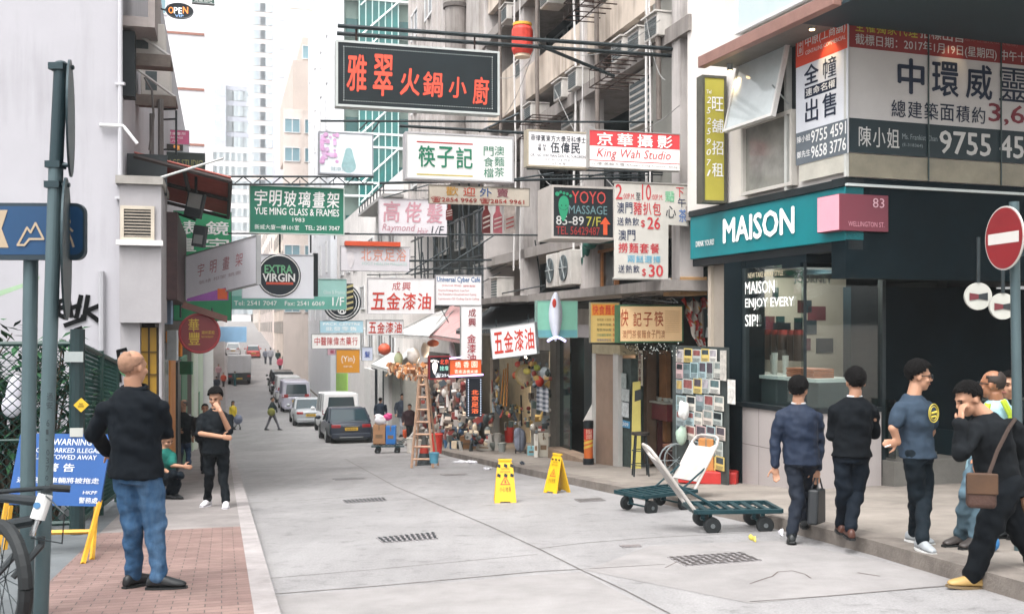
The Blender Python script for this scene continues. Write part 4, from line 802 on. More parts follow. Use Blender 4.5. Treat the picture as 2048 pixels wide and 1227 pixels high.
# ---- green fence
FG = M('#16342f', .5, .2, 4); WIRE = M('#142c28', .8, .2, 6)
def fence(p0, p1, h, lb, posts=2):
    root = thing('wire_fence', lb, 'fence', tuple(p0), 0, 'green wire fence panels'); d = p1-p0; L_ = V((d.x, d.y, 0)).length
    for k in range(posts): p = p0.lerp(p1, k/(posts-1)); p.z = gz(p, .11); mb = MB(); mb.tube([p, p+UP*(h+.05)], .04, 8); mb.build('post', FG, root)
    top0, top1 = p0+UP*h, p1+UP*h
    mb = MB(); mb.tube([top0, top1], .03, 6); mb.tube([p0+UP*.12, p1+UP*.12], .03, 6); mb.tube([p0+UP*h*.5, p1+UP*h*.5], .015, 6); mb.build('rail', FG, root)
    mb = MB(); st_ = .11; n = int((L_+h)/st_)
    for k in range(n):
        for sgn in (0, 1):
            a = k*st_; x0, y0 = (a, 0) if a < L_ else (L_, a-L_); x1, y1 = (0, a) if a < h else (a-h, h)
            if sgn: x0, x1 = L_-x0, L_-x1
            mb.tube([p0+d*(x0/L_)+UP*(.12+y0*(h-.12)/h), p0+d*(x1/L_)+UP*(.12+y1*(h-.12)/h)], .006, 3, caps=False)
    mb.build('wire_mesh', WIRE, root)
def onp(s, n): return st(s, n, g(s)+.112)
fence(onp(12.1, -1.5), onp(16.3, -1.5), 2.05, 'green wire fence panel running back along the pavement behind the bald man', 3)
fence(onp(12.1, -6.5), onp(12.1, -1.56), 2.05, 'green wire fence panel facing out, behind the two grey poles', 3)
mb = MB(); mb.tube([onp(12.0, -1.5), onp(12.0, -1.5)+UP*2.2], .075, 10); solo(mb, 'gate_post', M('#14282a', .5, .2, 3), 'thick dark green gate post at the fence corner', 'post')
q = across(11.9); t0, t1, z0, z1 = q.rect(152, 173, 795, 824); c = q.pt((t0+t1)/2, 0, (z0+z1)/2); mb = MB(); h = (z1-z0)/2; mb.prism([c+q.u*h, c+UP*h, c-q.u*h, c-UP*h], q.n*.01); YW = solo(mb, 'warning_plate', M('#c9a52a', .5, .1, 3), 'small yellow diamond warning plate on the green fence post', 'sign')
b = Board(c-q.u*h*.4-UP*h*.3+q.n*.01, q.u*h*.8, UP*h*.6); text(YW, b, 'NO', .2, .8, .55, 1, BLACK); text(YW, b, 'ENTRY', 0, 1, .0, .4, BLACK)
mb = MB(); c = onp(12.0, -1.5)+UP*1.9; mb.box(-.1, .1, -.1, -.09, -.05, .06, Matrix.Translation(c)); solo(mb, 'post_label', M('#8d9392', .5, .1, 5), 'small grey label plate near the top of the gate post', 'sign')
# ---- shrub
def leaves(mb, n, fn, size, rng):
    for _ in range(n):
        p, up = fn(rng); a = rng.uniform(0, 2*pi); e = rng.uniform(-.5, .7); d = V((cos(a)*cos(e), sin(a)*cos(e), sin(e)-.2)); s_ = d.cross(UP).normalized(); L_ = size*rng.uniform(.6, 1.3); w_ = L_*.2
        mb.k = rng.choice((0, 0, 1, 2)); mb.add([p, p+d*L_*.5+s_*w_-UP*.01, p+d*L_-UP*L_*.2, p+d*L_*.5-s_*w_-UP*.01], [(0, 1, 2, 3)])
LEAF = [M('#24442c', .8, .3, 9), M('#33583a', .8, .3, 9), M('#162c22', .8, .3, 9)]
def shrub(name, lb, base, branches, n, size, seed):
    rng = random.Random(seed); root = thing(name, lb, 'shrub', tuple(base), 0, 'shrubs behind the green fence'); ms = MB(); ml = MB(); tips = []
    for k in range(branches):
        a = rng.uniform(0, 2*pi); r1 = rng.uniform(.2, .95 if seed < 42 else 1.5); h = rng.uniform(1.1, 2.6); p0 = base+V((cos(a)*.2, sin(a)*.15, 0)); p2 = base+V((cos(a)*r1, sin(a)*.6*r1, h)); p1 = p0.lerp(p2, .5)+UP*.3
        ms.tube([p0, p1, p2], [.025, .016, .006], 5); tips += [p1.lerp(p2, rng.random()**.6) for _ in range(7)]
    ms.build('stem', M('#4a4036', .8, .2, 6), root)
    def fn(r_): t = r_.choice(tips); return t+V((r_.gauss(0, .14), r_.gauss(0, .14), r_.gauss(0, .12))), 0
    leaves(ml, n, fn, size, rng); ml.build('foliage', LEAF, root)
for i, (s, n_, lb) in enumerate(((13.6, -2.2, 'bushy shrub behind the side fence next to the gate post'), (14.6, -3.0, 'tall shrub with sprays of narrow leaves against the graffiti wall'), (13.5, -3.6, 'leafy shrub behind the two grey poles'), (14.2, -4.8, 'shrub at the outer edge of the white wall by the fence'))):
    shrub('leafy_shrub', lb, onp(s, n_)-UP*.1, 26, 1500, .17, 40+i)
# ---- road sign poles
POLE = M('#4f6064', .45, .12, 2.5, .4, streak=.3, dirt='#2e393b'); POLED = M('#223338', .45, .15, 3, .3)
Yp = 6.3; top = P(122, 128, Yp); bot = P(82, 1227, Yp); d = (bot-top)/(bot.z-top.z); base = top+d*(gz(top, .1)-top.z)
root = thing('sign_pole', 'tall leaning grey pole with two round signs seen from the edge', 'sign pole', tuple(base), 0)
mid = P(112, 335, Yp)
mb = MB(); mb.tube([base, mid], .043, 20); mb.build('pole', POLE, root, smooth=False); mb = MB(); mb.tube([mid, top, top+UP*.012, top+UP*.02], [.0405, .0405, .03, .01], 20); mb.build('upper_sleeve', POLED, root)
for px, y0, y1, nm in ((139, 122, 353, 'round_sign'), (131, 356, 640, 'lower_round_sign')):
    c = P(px, (y0+y1)/2, Yp); R_ = (y1-y0)/2/F*Yp; mb = MB(); n_ = V((.90, .32, 0)); mb.disc(c+n_*.0, n_, R_, .012, 40); mb.build(nm, POLED, root)
mb = MB()
for y in (135, 330, 370):
    mb = MB(); c = P(118-(y-130)*.035, y, Yp); mb.tube([c+V((-.06, -.0, 0)), c+V((.09, 0, 0))], .014, 8); mb.box(-.045, .045, -.05, .05, -.02, .02, Matrix.Translation(c)); mb.build('clamp', POLED, root)
pm = Plane(P(95, 800, Yp).to_2d(), (1, -.05)).off(.046)
lt = [('通', 92, 785, 104, 800), ('安', 91, 803, 103, 817), ('6', 91, 838, 97, 852), ('1', 90, 858, 95, 868), ('-', 89, 878, 94, 880), ('0', 91, 898, 97, 910), ('3', 90, 914, 96, 926), ('7', 90, 930, 96, 942), ('0', 89, 950, 95, 960), (':', 88, 968, 90, 975), ('8', 88, 985, 94, 998)]
for ch, x0, y0, x1, y1 in lt: ptext(root, pm, ch, x0+2, y0, x1+2, y1, M('#20292c', .6), w=.001, bold=0)
# blue direction sign
root = thing('blue_direction_sign', 'blue rounded direction sign on a grey pole, with hiking pictograms', 'sign', tuple(P(62, 1270, 6.55)), 0)
b0 = P(62, 510, 6.6); base = V((P(52, 1227, 6.55).x, 6.55, 0)); base.z = gz(base, .1)
mb = MB(); mb.tube([base, b0], .045, 20); mb.build('pole', POLE, root)
pl = Plane(P(62, 460, 6.5).to_2d(), (1, .03)); bd = pbd(pl, -110, 405, 169, 519)
def rrect(bd, rr, w0, w1, k=6):
    lu, lv = bd.u.length, bd.v.length; pts = []
    for cx, cy, a0 in ((1-rr/lu, 1-rr/lv, 0), (rr/lu, 1-rr/lv, 90), (rr/lu, rr/lv, 180), (1-rr/lu, rr/lv, 270)):
        for i in range(k+1): a = rad(a0+90*i/k); pts.append(bd.at(cx+cos(a)*rr/lu, cy+sin(a)*rr/lv, w0))
    return pts
mb = MB(); mb.prism(rrect(bd, .06, -.05, 0), bd.n*.05); mb.build('panel', M('#1c2c36', .5, .1, 3), root)
bi = Board(bd.at(.012, .09, .001), bd.u*.976, bd.v*.85); mb = MB(); mb.quad(*rrect(bi, .05, .001, 0)); mb.build('blue_face', M('#0f3a5e', .45, .12, 2), root)
TAN = M('#a3917a', .6, .1, 5); mb = MB(); pg = bd.n*.002
for k, pts in enumerate(([(36, 490), (55, 455), (62, 465), (72, 446), (88, 478), (60, 478), (50, 490), (36, 490)],)): stroke(mb, pl, pts, 4, .006)
mb.build('mountain_symbol', TAN, root)
mb = MB(); 
for k, pts in enumerate(([(136, 450), (138, 470)], [(137, 468), (128, 482), (124, 496)], [(138, 468), (144, 480), (148, 493)], [(136, 453), (128, 464)], [(137, 453), (146, 462)])): stroke(mb, pl, pts, 6 if k == 0 else 4, .005+k*.001)
t, z = pl.hit(137, 443); mb.disc(pl.pt(t, .005, z), pl.n, .017, .002, 14); mb.build('walker_symbol', TAN, root)
mb = MB(); mb.quad(*[pl.pt(*(lambda h: (h[0], .006, h[1]))(pl.hit(*p))) for p in ((0, 495), (18, 495), (4, 457), (16, 420), (0, 420))]); mb.build('arrow_symbol', TAN, root)
# ---- police notice board on yellow trestle
Yb = 9.55; pl = Plane(P(110, 940, Yb).to_2d(), (.995, -.10)); 
root = thing('notice_board', 'blue metal notice board with white lettering on a yellow trestle', 'notice board', tuple(G(110, 1125, .11)), 0)
bl = pl.pt(*(lambda h: (h[0], 0, h[1]))(pl.hit(14, 1008))); br = pl.pt(*(lambda h: (h[0], 0, h[1]))(pl.hit(199, 1012))); tl = pl.pt(*(lambda h: (h[0], -.12, h[1]))(pl.hit(26, 868))); bd = Board(bl, br-bl, tl-bl)
mb = MB(); mb.prism(rrect(bd, .03, 0, 0), -bd.n*.02); mb.build('panel', M('#0f4580', .5, .08, 2, spec=.5), root)
for t_, a0, a1, b0_, b1_ in (('WARNING', .38, .8, .84, .93), ('VEHICLES PARKED ILLEGALLY', .06, .985, .735, .80), ('WILL BE TOWED AWAY', .12, .88, .64, .705), ('警 告', .36, .66, .47, .585), ('違例停泊車輛將被拖走', .06, .95, .31, .39), ('HKPF', .8, .95, .165, .21), ('警務處', .77, .97, .04, .12)): text(root, bd, t_, a0, a1, b0_, b1_, M('#c9ccd2', .5, .1, 5), w=.003, bold=.012)
YT = M('#b98a22', .5, .2, 5, streak=.2)
mb = MB()
def leg(pt, pb, w=.03): a = P(*pt); b_ = G(*pb, .112); mb.tube([a, b_], w*.75, 4)
leg((200, 1000, Yb), (166, 1126)); leg((193, 1010, Yb+.5), (184, 1118)); leg((14, 1000, Yb), (-8, 1118)); leg((22, 1010, Yb+.5), (10, 1098)); mb.tube([P(-2, 1066, Yb), P(184, 1062, Yb)], .022, 4); mb.build('trestle', YT, root)
mb = MB(); mb.box(-.06, .06, -.01, .01, -.04, .04, Matrix.Translation(bd.at(.62, 1.02, .01))); mb.build('tape', M('#a9aaa4', .4, .1, 4), root)
# ---- bicycle, mostly cropped
cw = V((P(4, 1195, 5.9).x, 5.9, 0)); gzz = gz(cw, .112); R_ = .34; hub = V((cw.x, cw.y, gzz+R_))
root = thing('bicycle', 'black mountain bicycle with a white and silver fork leaning by the poles', 'bicycle', (cw.x, cw.y, gzz), 0)
ax = V((.8, -.6, 0)).normalized(); fw = V((.6, .8, 0)); RUB = M('#14181a', .7, .2, 8)
ring = lambda rr: [hub+(ax*0+fw*cos(2*pi*k/32)+UP*sin(2*pi*k/32))*rr for k in range(33)]
fw = V((.75, -.66, 0)).normalized(); ax = V((.66, .75, 0))
mb = MB(); mb.tube(ring(R_-.035), .04, 8, False); W_ = mb.build('wheel', RUB, root); mb = MB(); mb.tube(ring(R_-.07), .014, 6, False)
for k in range(14): a = 2*pi*k/14; mb.tube([hub+ax*.02*(-1)**k, hub+(fw*cos(a)+UP*sin(a))*(R_-.07)], .003, 4)
mb.build('rim', STEEL, W_)
crown = P(62, 1075, 6.0); head = P(92, 985, 6.05); mb = MB()
for sd in (-1, 1): mb.tube([hub+ax*.06*sd, crown+ax*.06*sd-UP*.05, crown+ax*.06*sd], [.018, .022, .024], 8)
mb.build('fork', M('#262c2f', .4, .1, 4), root); mb = MB(); mb.tube([crown+(head-crown)*.05, crown+(head-crown)*.4], .016, 10); mb.build('chrome_stanchion', M('#c9ccce', .15, .05, 3, .9), root)
mb = MB(); mb.tube([crown+(head-crown)*.42, crown+(head-crown)*.97], .042, 14); mb.build('white_head_tube', M('#c7c9c8', .4, .05, 3), root); c = crown+(head-crown)*.75+V((-.01, -.044, 0))
mb = MB(); mb.disc(c, V((.2, -1, .3)), .02, .004, 12); mb.build('badge', M('#2d5d83', .4), root)
mb = MB(); hb = head+UP*.03; mb.tube([hb-ax*.28+V((-.1, 0, 0)), hb, hb+V((.08, .04, -.01))], .014, 8); mb.tube([head, hb], .03, 10); mb.build('handlebar', BLACK, root); mb = MB(); mb.tube([hb+V((.015, .01, -.0)), hb+V((.115, .06, -.015))], .022, 10); mb.build('grip', RUB, root)
mb = MB(); mb.tube([head-(head-crown)*.2, head+V((-.6, .5, -.1)), head+V((-.75, .6, .1))], .03, 8); mb.tube([crown+(head-crown)*.4, hub+V((-.75, .7, .1))], .033, 8); mb.build('frame', BLACK, root)
mb = MB(); mb.tube([head+V((0, -.03, 0)), head+V((.15, -.1, -.1)), head+V((.12, -.06, -.28)), crown], .005, 5); mb.build('brake_cable', BLACK, root)
# white bag on the fence, green awning corner
c = P(28, 785, 11.2); mb = MB(); mb.ell(c, (.085, .06, .2), Matrix.Rotation(.15, 3, 'Y')); mb.ell(c+V((-.02, -.01, -.14)), (.11, .07, .13)); solo(mb, 'plastic_bag', M('#d5d3dc', .4, .12, 9, bump=.6, bscale=9), 'white and violet plastic bag hung on the fence', 'bag', remesh=.012, sm=2)
q = Plane(P(40, 560, 11).to_2d(), (.95, .3)); b = [q.pt(*(lambda h: (h[0], 0, h[1]))(q.hit(*p))) for p in ((-60, 600), (48, 566), (80, 552), (78, 558), (48, 574), (0, 592), (-60, 622))]; mb = MB(); mb.prism(b, q.n*.02); solo(mb, 'green_cloth', M('#8fa88a', .6, .2, 4), 'pale green cloth edge stretched in from behind the poles', 'cloth')
# red round hanging sign, beam
pl = across(17.9); t, z = pl.hit(399, 666); Rr = 38.5/F*pl.depth(399)
root = thing('round_sign', 'round dark red sign with gold characters over the left pavement', 'sign', tuple(pl.pt(t, 0, z)), 0)
mb = MB(); mb.disc(pl.pt(t, -.1, z), pl.n, Rr, .1, 40); mb.build('disc', M('#5e1a1f', .4, .15, 2), root); mb = MB(); mb.tube([pl.pt(t+cos(2*pi*k/40)*Rr, 0, z+sin(2*pi*k/40)*Rr) for k in range(41)], .02, 6, False); mb.build('rim', M('#7d2a2d', .4, .1, 3), root)
GOLD = M('#9c8431', .4, .1, 4, .3); ptext(root, pl, '華', 377, 637, 398, 662, GOLD, bold=.01); ptext(root, pl, '豐', 377, 664, 400, 689, GOLD, bold=.01); ptext(root, pl, '潮州菜館', 403, 661, 429, 668, GOLD, bold=0); ptext(root, pl, 'RESTAURANT', 403, 671, 427, 675, GOLD, bold=0)
mb = MB(); mb.prism([pl.pt(*(lambda h: (h[0], .06, h[1]))(pl.hit(*p))) for p in ((362, 615), (368, 603), (455, 632), (454, 645), (446, 642), (370, 617))], -pl.n*.25); mb.build('carrying_beam', M('#4d3029', .6, .2, 4), root); mb = MB(); mb.tube([pl.pt(t-.3, -.05, z+Rr*.8), pl.pt(t-.3, -.05, z+Rr+.16)], .015, 6); mb.tube([pl.pt(t+.2, -.05, z+Rr*.8), pl.pt(t+.2, -.05, z+Rr+.1)], .015, 6); mb.build('hanger', STEEL, root)
# ================================================================ SIGNS HANGING OVER THE STREET
random.seed(3)
CRED = M('#c23a2c', .5, .12, 6); SRED = M('#b5383a', .5, .1, 4); GREEN = M('#1f7a5c', .5, .1, 4); SW = M('#e8e5e5', .5, .06, 1.5, streak=.3, dirt='#a59f98'); SWW = M('#dcdcda', .45, .04, 2, emit=.12); INKB = M('#1c2430', .6, .1, 4)
# 1 black sign
pl = across(17)
r0 = pl.rect(676, 995, 84, 208)
root, b = sign('black_sign', 'large black sign with red brush characters hung from the topmost bar', pl, r0, M('#0c181c', .45, .35, 1.1, spec=.3), rim=M('#a9adab', .45, .1, 4), depth=.22, fw=.035)
for ch, x0, x1, y0, y1 in (('雅', 693, 731, 107, 180), ('翠', 744, 782, 104, 186), ('火', 797, 835, 128, 182), ('鍋', 843, 882, 132, 182), ('小', 895, 930, 139, 181), ('廚', 944, 977, 136, 192)): 
    k = (x0-676)/319*10*0
    text(root, b, ch, (x0-676)/319, (x1-676)/319, 1-(y1-84-k)/124+.0, 1-(y0-84-k)/124, M('#cf4a34', .5, .12, 14, emit=.1), bold=.03, shear=.06)
mb = MB()
for i in range(62):
    for v_ in (.065, .935): c = b.at(.035+.93*i/61, v_, .004); mb.quad(c-b.u*.0025-b.v*.006, c+b.u*.0025-b.v*.006, c+b.u*.0025+b.v*.006, c-b.u*.0025+b.v*.006)
for i in range(24):
    for a_ in (.035, .965): c = b.at(a_, .075+.85*i/23, .004); mb.quad(c-b.u*.0025-b.v*.006, c+b.u*.0025-b.v*.006, c+b.u*.0025+b.v*.006, c-b.u*.0025+b.v*.006)
mb.build('bulb_border', M('#b9bfbd', .4, .1, 4), root)
# support bars of the black sign
mb = MB(); wa = pl.hit(676, 50); zbar = wa[1]; tR = pl.hit(1385, 0)[0]
for dz, w_ in ((0, -.05), (-.09, -.17)): mb.tube([pl.pt(wa[0], w_, zbar+dz), pl.pt(tR+.2, w_, zbar+dz+.05)], .035, 6)
mb.tube([pl.pt(pl.hit(1080, 0)[0], -.1, zbar-.05), pl.pt(pl.hit(1245, 0)[0], -.4, zbar-.42)], .03, 6)
hw = thing('sign_bar', 'double dark steel bar carrying the large black sign', 'support bar', tuple(pl.pt(0, 0, zbar)), 0, 'steel bars over the street'); mb.build('bar', STEEL, hw)
mb = MB()
for px in (714, 952):
    t = pl.hit(px, 0)[0]; 
    for k in range(5): c = pl.pt(t, -.1, r0[3]+.03+(zbar-r0[3]-.03)*(k+.5)/5); mb.ell(c, (.018, .018, .035), None, 8, 6)
mb.build('chain', RUST, hw)
def bar(lb, s, x0, y0, x1, y1, rr=.025, extra=(), truss=None, mat=None, name='sign_bar'):
    pl = across(s); mb = MB(); a = pl.hit(x0, y0); c = pl.hit(x1, y1); mb.tube([pl.pt(a[0], -.08, a[1]), pl.pt(c[0], -.08, c[1])], rr, 6)
    if truss:
        mb.tube([pl.pt(a[0], -.08, a[1]-truss), pl.pt(c[0], -.08, c[1]-truss)], rr, 6); n = max(4, int(abs(c[0]-a[0])/(truss*2.2)))
        for k in range(n):
            f0, f1, fm = k/n, (k+1)/n, (k+.5)/n; L_ = lambda f, d: pl.pt(a[0]+(c[0]-a[0])*f, -.08, a[1]+(c[1]-a[1])*f-d)
            mb.tube([L_(f0, 0), L_(fm, truss), L_(f1, 0)], rr*.6, 4, False)
    for (p, q) in extra: h0, h1 = pl.hit(*p), pl.hit(*q); mb.tube([pl.pt(h0[0], -.08, h0[1]), pl.pt(h1[0], -.08, h1[1])], rr*.7, 5)
    return solo(mb, name, mat or STEEL, lb, 'support bar', 'steel bars over the street')
bar('thin dark bar just under the black sign', 18, 642, 240, 1385, 243, .02, (((720, 258), (738, 240)), ((745, 262), (760, 242))))
bar('thick dark bar above the white and green noodle sign', 18.6, 800, 250, 1180, 272, .03, (((960, 262), (1040, 225)),))
bar('truss of two rails over the green picture framing sign', 22, 448, 352, 748, 352, .022, (), .16)
bar('long bar above the foot massage signs', 19.6, 760, 365, 1380, 352, .028, (((1000, 362), (1110, 345)), ((1180, 352), (1290, 330)), ((1290, 330), (1378, 338))))
bar('thin bar under the green picture framing sign', 22.4, 455, 466, 700, 466, .018, (((560, 466), (560, 500)), ((622, 466), (622, 500))))
bar('long bar carrying the faded white sign past the green one', 26.3, 670, 467, 1105, 470, .025, (((670, 467), (670, 478)), ((768, 395), (860, 368)), ((755, 380), (858, 380))))
bar('rusty double bars below the street number sign', 19, 820, 521, 985, 519, .02, (((820, 538), (985, 536)), ((812, 548), (900, 495)), ((880, 540), (990, 470))))
bar('thin bar over the paint shop signs', 26.4, 735, 549, 965, 546, .015)
bar('bar running from the dental sign to the drainpipe', 17.6, 1056, 336, 1390, 345, .02, (((1090, 350), (1380, 348)),))
# 2 white/green noodle sign
def rows(root, b, W_, H_, items):   # items: text, x0,x1,y0,y1 (pixels inside W_,H_), mat, mode, kw
    for it in items:
        t_, x0, x1, y0, y1, m_ = it[:6]; mode = it[6] if len(it) > 6 else 'fit'; kw = it[7] if len(it) > 7 else {}
        text(root, b, t_, x0/W_, x1/W_, 1-y1/H_, 1-y0/H_, m_, mode, **kw)
pl = across(19); root, b = sign('noodle_sign', 'white lightbox with green characters and a red rule below the black sign', pl, pl.rect(814, 1024, 266, 354), SWW, rim=M('#b4b2b4', .5, .08, 3), depth=.3)
rows(root, b, 210, 88, [('筷子記', 20, 132, 24, 66, GREEN, 'row', dict(bold=.025)), ('門食檔', 152, 172, 18, 84, GREEN, 'col', dict(bold=.0)), ('澳麵茶', 174, 194, 16, 82, GREEN, 'col', dict(bold=.0))])
rectface(root, b, .09, .62, .80, .83, SRED, 'red_rule'); rectface(root, b, .09, .62, .06, .09, M('#c9b65c', .5, .05, 2), 'yellow_rule')
# 3 dental, 4 photo studio
pl = across(16.7); root, b = sign('dental_sign', 'white sign with black dentist lettering beside the red studio sign', pl, pl.rect(1057, 1175, 262, 329), SW, rim=M('#99907f', .5, .15, 4), depth=.18)
rows(root, b, 118, 67, [('菲律賓東方大學牙科博士', 4, 114, 6, 19, INKB, 'fit', dict(bold=.01)), ('牙醫', 18, 25, 24, 38, INKB, 'col'), ('科生', 28, 35, 24, 38, INKB, 'col'), ('伍偉民', 42, 104, 20, 41, INKB, 'row', dict(bold=.03)), ('DR. NG WAI MAN DENTAL SURGEON', 4, 114, 44, 50, INKB, 'fit', dict(bold=.0)), ('D D M. (U.E. PHIL.)', 32, 88, 53, 58, INKB, 'fit', dict(bold=0)), ('4/F  A 室', 46, 74, 60, 65, INKB, 'fit', dict(bold=0))])
pl = across(16.4); root, b = sign('studio_sign', 'red and white sign with white characters and red script, next to the drainpipe', pl, pl.rect(1179, 1359, 260, 333), SW, rim=M('#8d8a86', .5, .15, 4), depth=.12, fw=.015)
rectface(root, b, 0, 1, .58, 1, M('#c23b40', .5, .06, 2), 'red_panel'); rectface(root, b, 0, 1, .17, .19, SRED, 'red_rule')
rows(root, b, 180, 73, [('京華攝影', 10, 170, 4, 29, LW, 'row', dict(bold=.03, fill=.75)), ('King Wah Studio', 14, 162, 35, 58, SRED, 'fit', dict(bold=0, shear=.25)), ('D 樓 美輪大廈 Khuan Ying Comm. Bldg', 4, 176, 63, 70, M('#77706c', .6), 'fit', dict(bold=0))])
# 5 picture light box
pl = across(23); root, b = sign('picture_lightbox', 'pale lightbox printed with pink flowers, left of the noodle sign', pl, pl.rect(640, 744, 265, 345), M('#cfd3d6', .4, .05, 2, emit=.2), rim=M('#8d8f95', .5, .1, 3), depth=.2)
mb = MB(); rng = random.Random(2); ms = [M('#c79ac0', .5, .2, 6), M('#b7c4cb', .5, .2, 6), M('#8fb0b3', .5, .2, 6), M('#c9a9c9', .5, .2, 6)]
for k in range(46):
    u_, v_ = abs(rng.gauss(.02, .13)), rng.uniform(.25, 1); 
    if u_ > .42: continue
    mb.k = rng.choice((0, 0, 3)); mb.disc(b.at(min(.95, max(.04, u_)), min(.95, v_), .004+k*.0004), b.n, rng.uniform(.03, .06), .001, 8)
mb.k = 2
for k in range(5): mb.disc(b.at(.55, .2+.09*k, .004+k*.0004), b.n, .16-.02*k, .001, 14, 1.2 if 0 else 1)
mb.build('flower_print', ms, root); text(root, b, '健康美容', .2, .62, .06, .16, M('#93a9ad', .5), bold=0)
# 6 green picture framing sign
pl = across(22.2); root, b = sign('framing_sign', 'green sign with white characters, lettering and a phone number under the truss', pl, pl.rect(500, 687, 371, 464), M('#1d6f58', .5, .15, 1.5, streak=.2, dirt='#2f5f57'), rim=M('#b9c4bd', .5, .08, 3), depth=.1, fw=.02)
rows(root, b, 187, 93, [('宇明玻璃畫架', 7, 180, 8, 40, LW, 'row', dict(bold=.025, shear=.08)), ('YUE MING GLASS & FRAMES', 9, 178, 43, 57, LW, 'fit', dict(bold=.02)), ('1983', 84, 108, 62, 70, LW, 'fit', dict(bold=0)), ('新威大廈一樓101室', 9, 97, 77, 87, LW, 'fit', dict(bold=.0)), ('TEL: 2541 7047', 109, 179, 77, 86, LW, 'fit', dict(bold=.015))])
mb = MB(); z = r0 = pl.hit(500, 362)[1]
for px in (520, 600, 668): h = pl.hit(px, 371); mb.tube([pl.pt(h[0], -.05, h[1]), pl.pt(h[0], -.05, h[1]+.12)], .01, 5)
mb.build('hanger', STEEL, root)
# 7 tilted faded white sign
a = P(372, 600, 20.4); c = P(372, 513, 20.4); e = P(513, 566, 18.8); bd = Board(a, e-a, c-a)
root, b = sign('tilted_white_sign', 'tilted white sign with faded red characters under the brown awning', None, None, M('#e4e2e8', .5, .05, 1.2, streak=.1, emit=.1), rim=M('#a2a3a4', .4, .1, 4), depth=.08, bd=bd, fw=.02)  # faint emission stands in for sky light through the unlit sign
for i, ch in enumerate('宇明畫架'): text(root, b, ch, .18+.18*i, .28+.18*i, .46, .74, M('#c9848a', .5, .1, 4), bold=.0, shear=.1)
text(root, b, '裝裱 相架 鏡畫', .2, .8, .28, .36, M('#c4b3b7', .5), bold=0)
a = P(374, 601, 20.2); q = across(20.2); t0, t1, z0, z1 = q.rect(374, 458, 583, 602); pr = [q.pt(*(lambda h: (h[0], .01, h[1]))(q.hit(*p))) for p in ((374, 597), (432, 580), (457, 573), (457, 600), (374, 602))]
mb = MB(); mb.prism(pr, -q.n*.03); pp = solo(mb, 'purple_banner', M('#8a4a95', .5, .15, 3), 'small purple banner with an orange corner under the tilted white sign', 'sign', 'hanging shop signs over the street')
t0, t1, z0, z1 = q.rect(435, 455, 577, 598); mb = MB(); mb.pbox(q, t0, t1, z0, z1, .012, .018); mb.build('orange_corner', M('#c9582c', .5, .15, 4), pp)
# 8 round black sign board, teal board behind it
pl = across(23.5); root, b = sign('white_board_sign', 'white board with a round black emblem and green and white lettering', pl, pl.rect(485, 627, 508, 595), M('#e3e4ea', .5, .04, 2), rim=M('#c3c4cc', .5, .05, 3), depth=.15, fw=.012)
def disc_on(root, b, u_, v_, rr, mat, w, name, th=.004, k=40): mb = MB(); mb.disc(b.at(u_, v_, w), b.n, rr, th, k); return mb.build(name, mat, root)
Rb = 43/F*pl.depth(557); disc_on(root, b, .51, .52, Rb, M('#13222b', .4, .1, 3), .004, 'emblem'); 
mb = MB(); c0 = b.at(.51, .52, .012); mb.tube([c0+b.u.normalized()*cos(2*pi*k/48)*Rb*.93+UP*sin(2*pi*k/48)*Rb*.93 for k in range(49)], .012, 4, False); mb.build('emblem_ring', LW, root)
rows(root, b, 142, 87, [('EXTRA', 44, 99, 21, 37, M('#6fae84', .5), 'fit', dict(bold=.06, w=.012)), ('VIRGIN', 40, 104, 38, 54, LW, 'fit', dict(bold=.06, w=.012))])
rectface(root, b, .33, .71, .31, .365, M('#c9503a', .5), 'ribbon', .012)
mb = MB(); h = pl.rect(627, 636, 506, 592); mb.pbox(pl, h[0], h[1], h[2], h[3], -.25, .02); mb.build('end_cap', BLACK, root)
mb = MB()
for px in (560, 622): hh = pl.hit(px, 505); mb.tube([pl.pt(hh[0], -.07, hh[1]), pl.pt(hh[0], -.07, pl.hit(px, 468)[1])], .02, 6)
mb.build('hanger', STEEL, root)
pl = across(26); root, b = sign('teal_board_sign', 'large pale teal board with white phone numbers behind the round emblem board', pl, pl.rect(460, 692, 556, 617), M('#93bdb6', .5, .1, 1), rim=M('#8fa9a5', .5, .1, 3), depth=.15, fw=.015)
rectface(root, b, 0, 1, 0, .42, M('#63a294', .5, .1, 2), 'green_panel'); rows(root, b, 232, 61, [('Tel: 2541 7047', 8, 92, 45, 54, LW, 'fit', dict(bold=.01)), ('Fax: 2541 6069', 108, 188, 45, 54, LW, 'fit', dict(bold=.01)), ('1/F', 204, 228, 36, 54, LW, 'fit', dict(bold=.01)), ('Glass & Frames', 186, 230, 22, 30, M('#c7d6d4', .5), 'fit', dict(bold=0))])
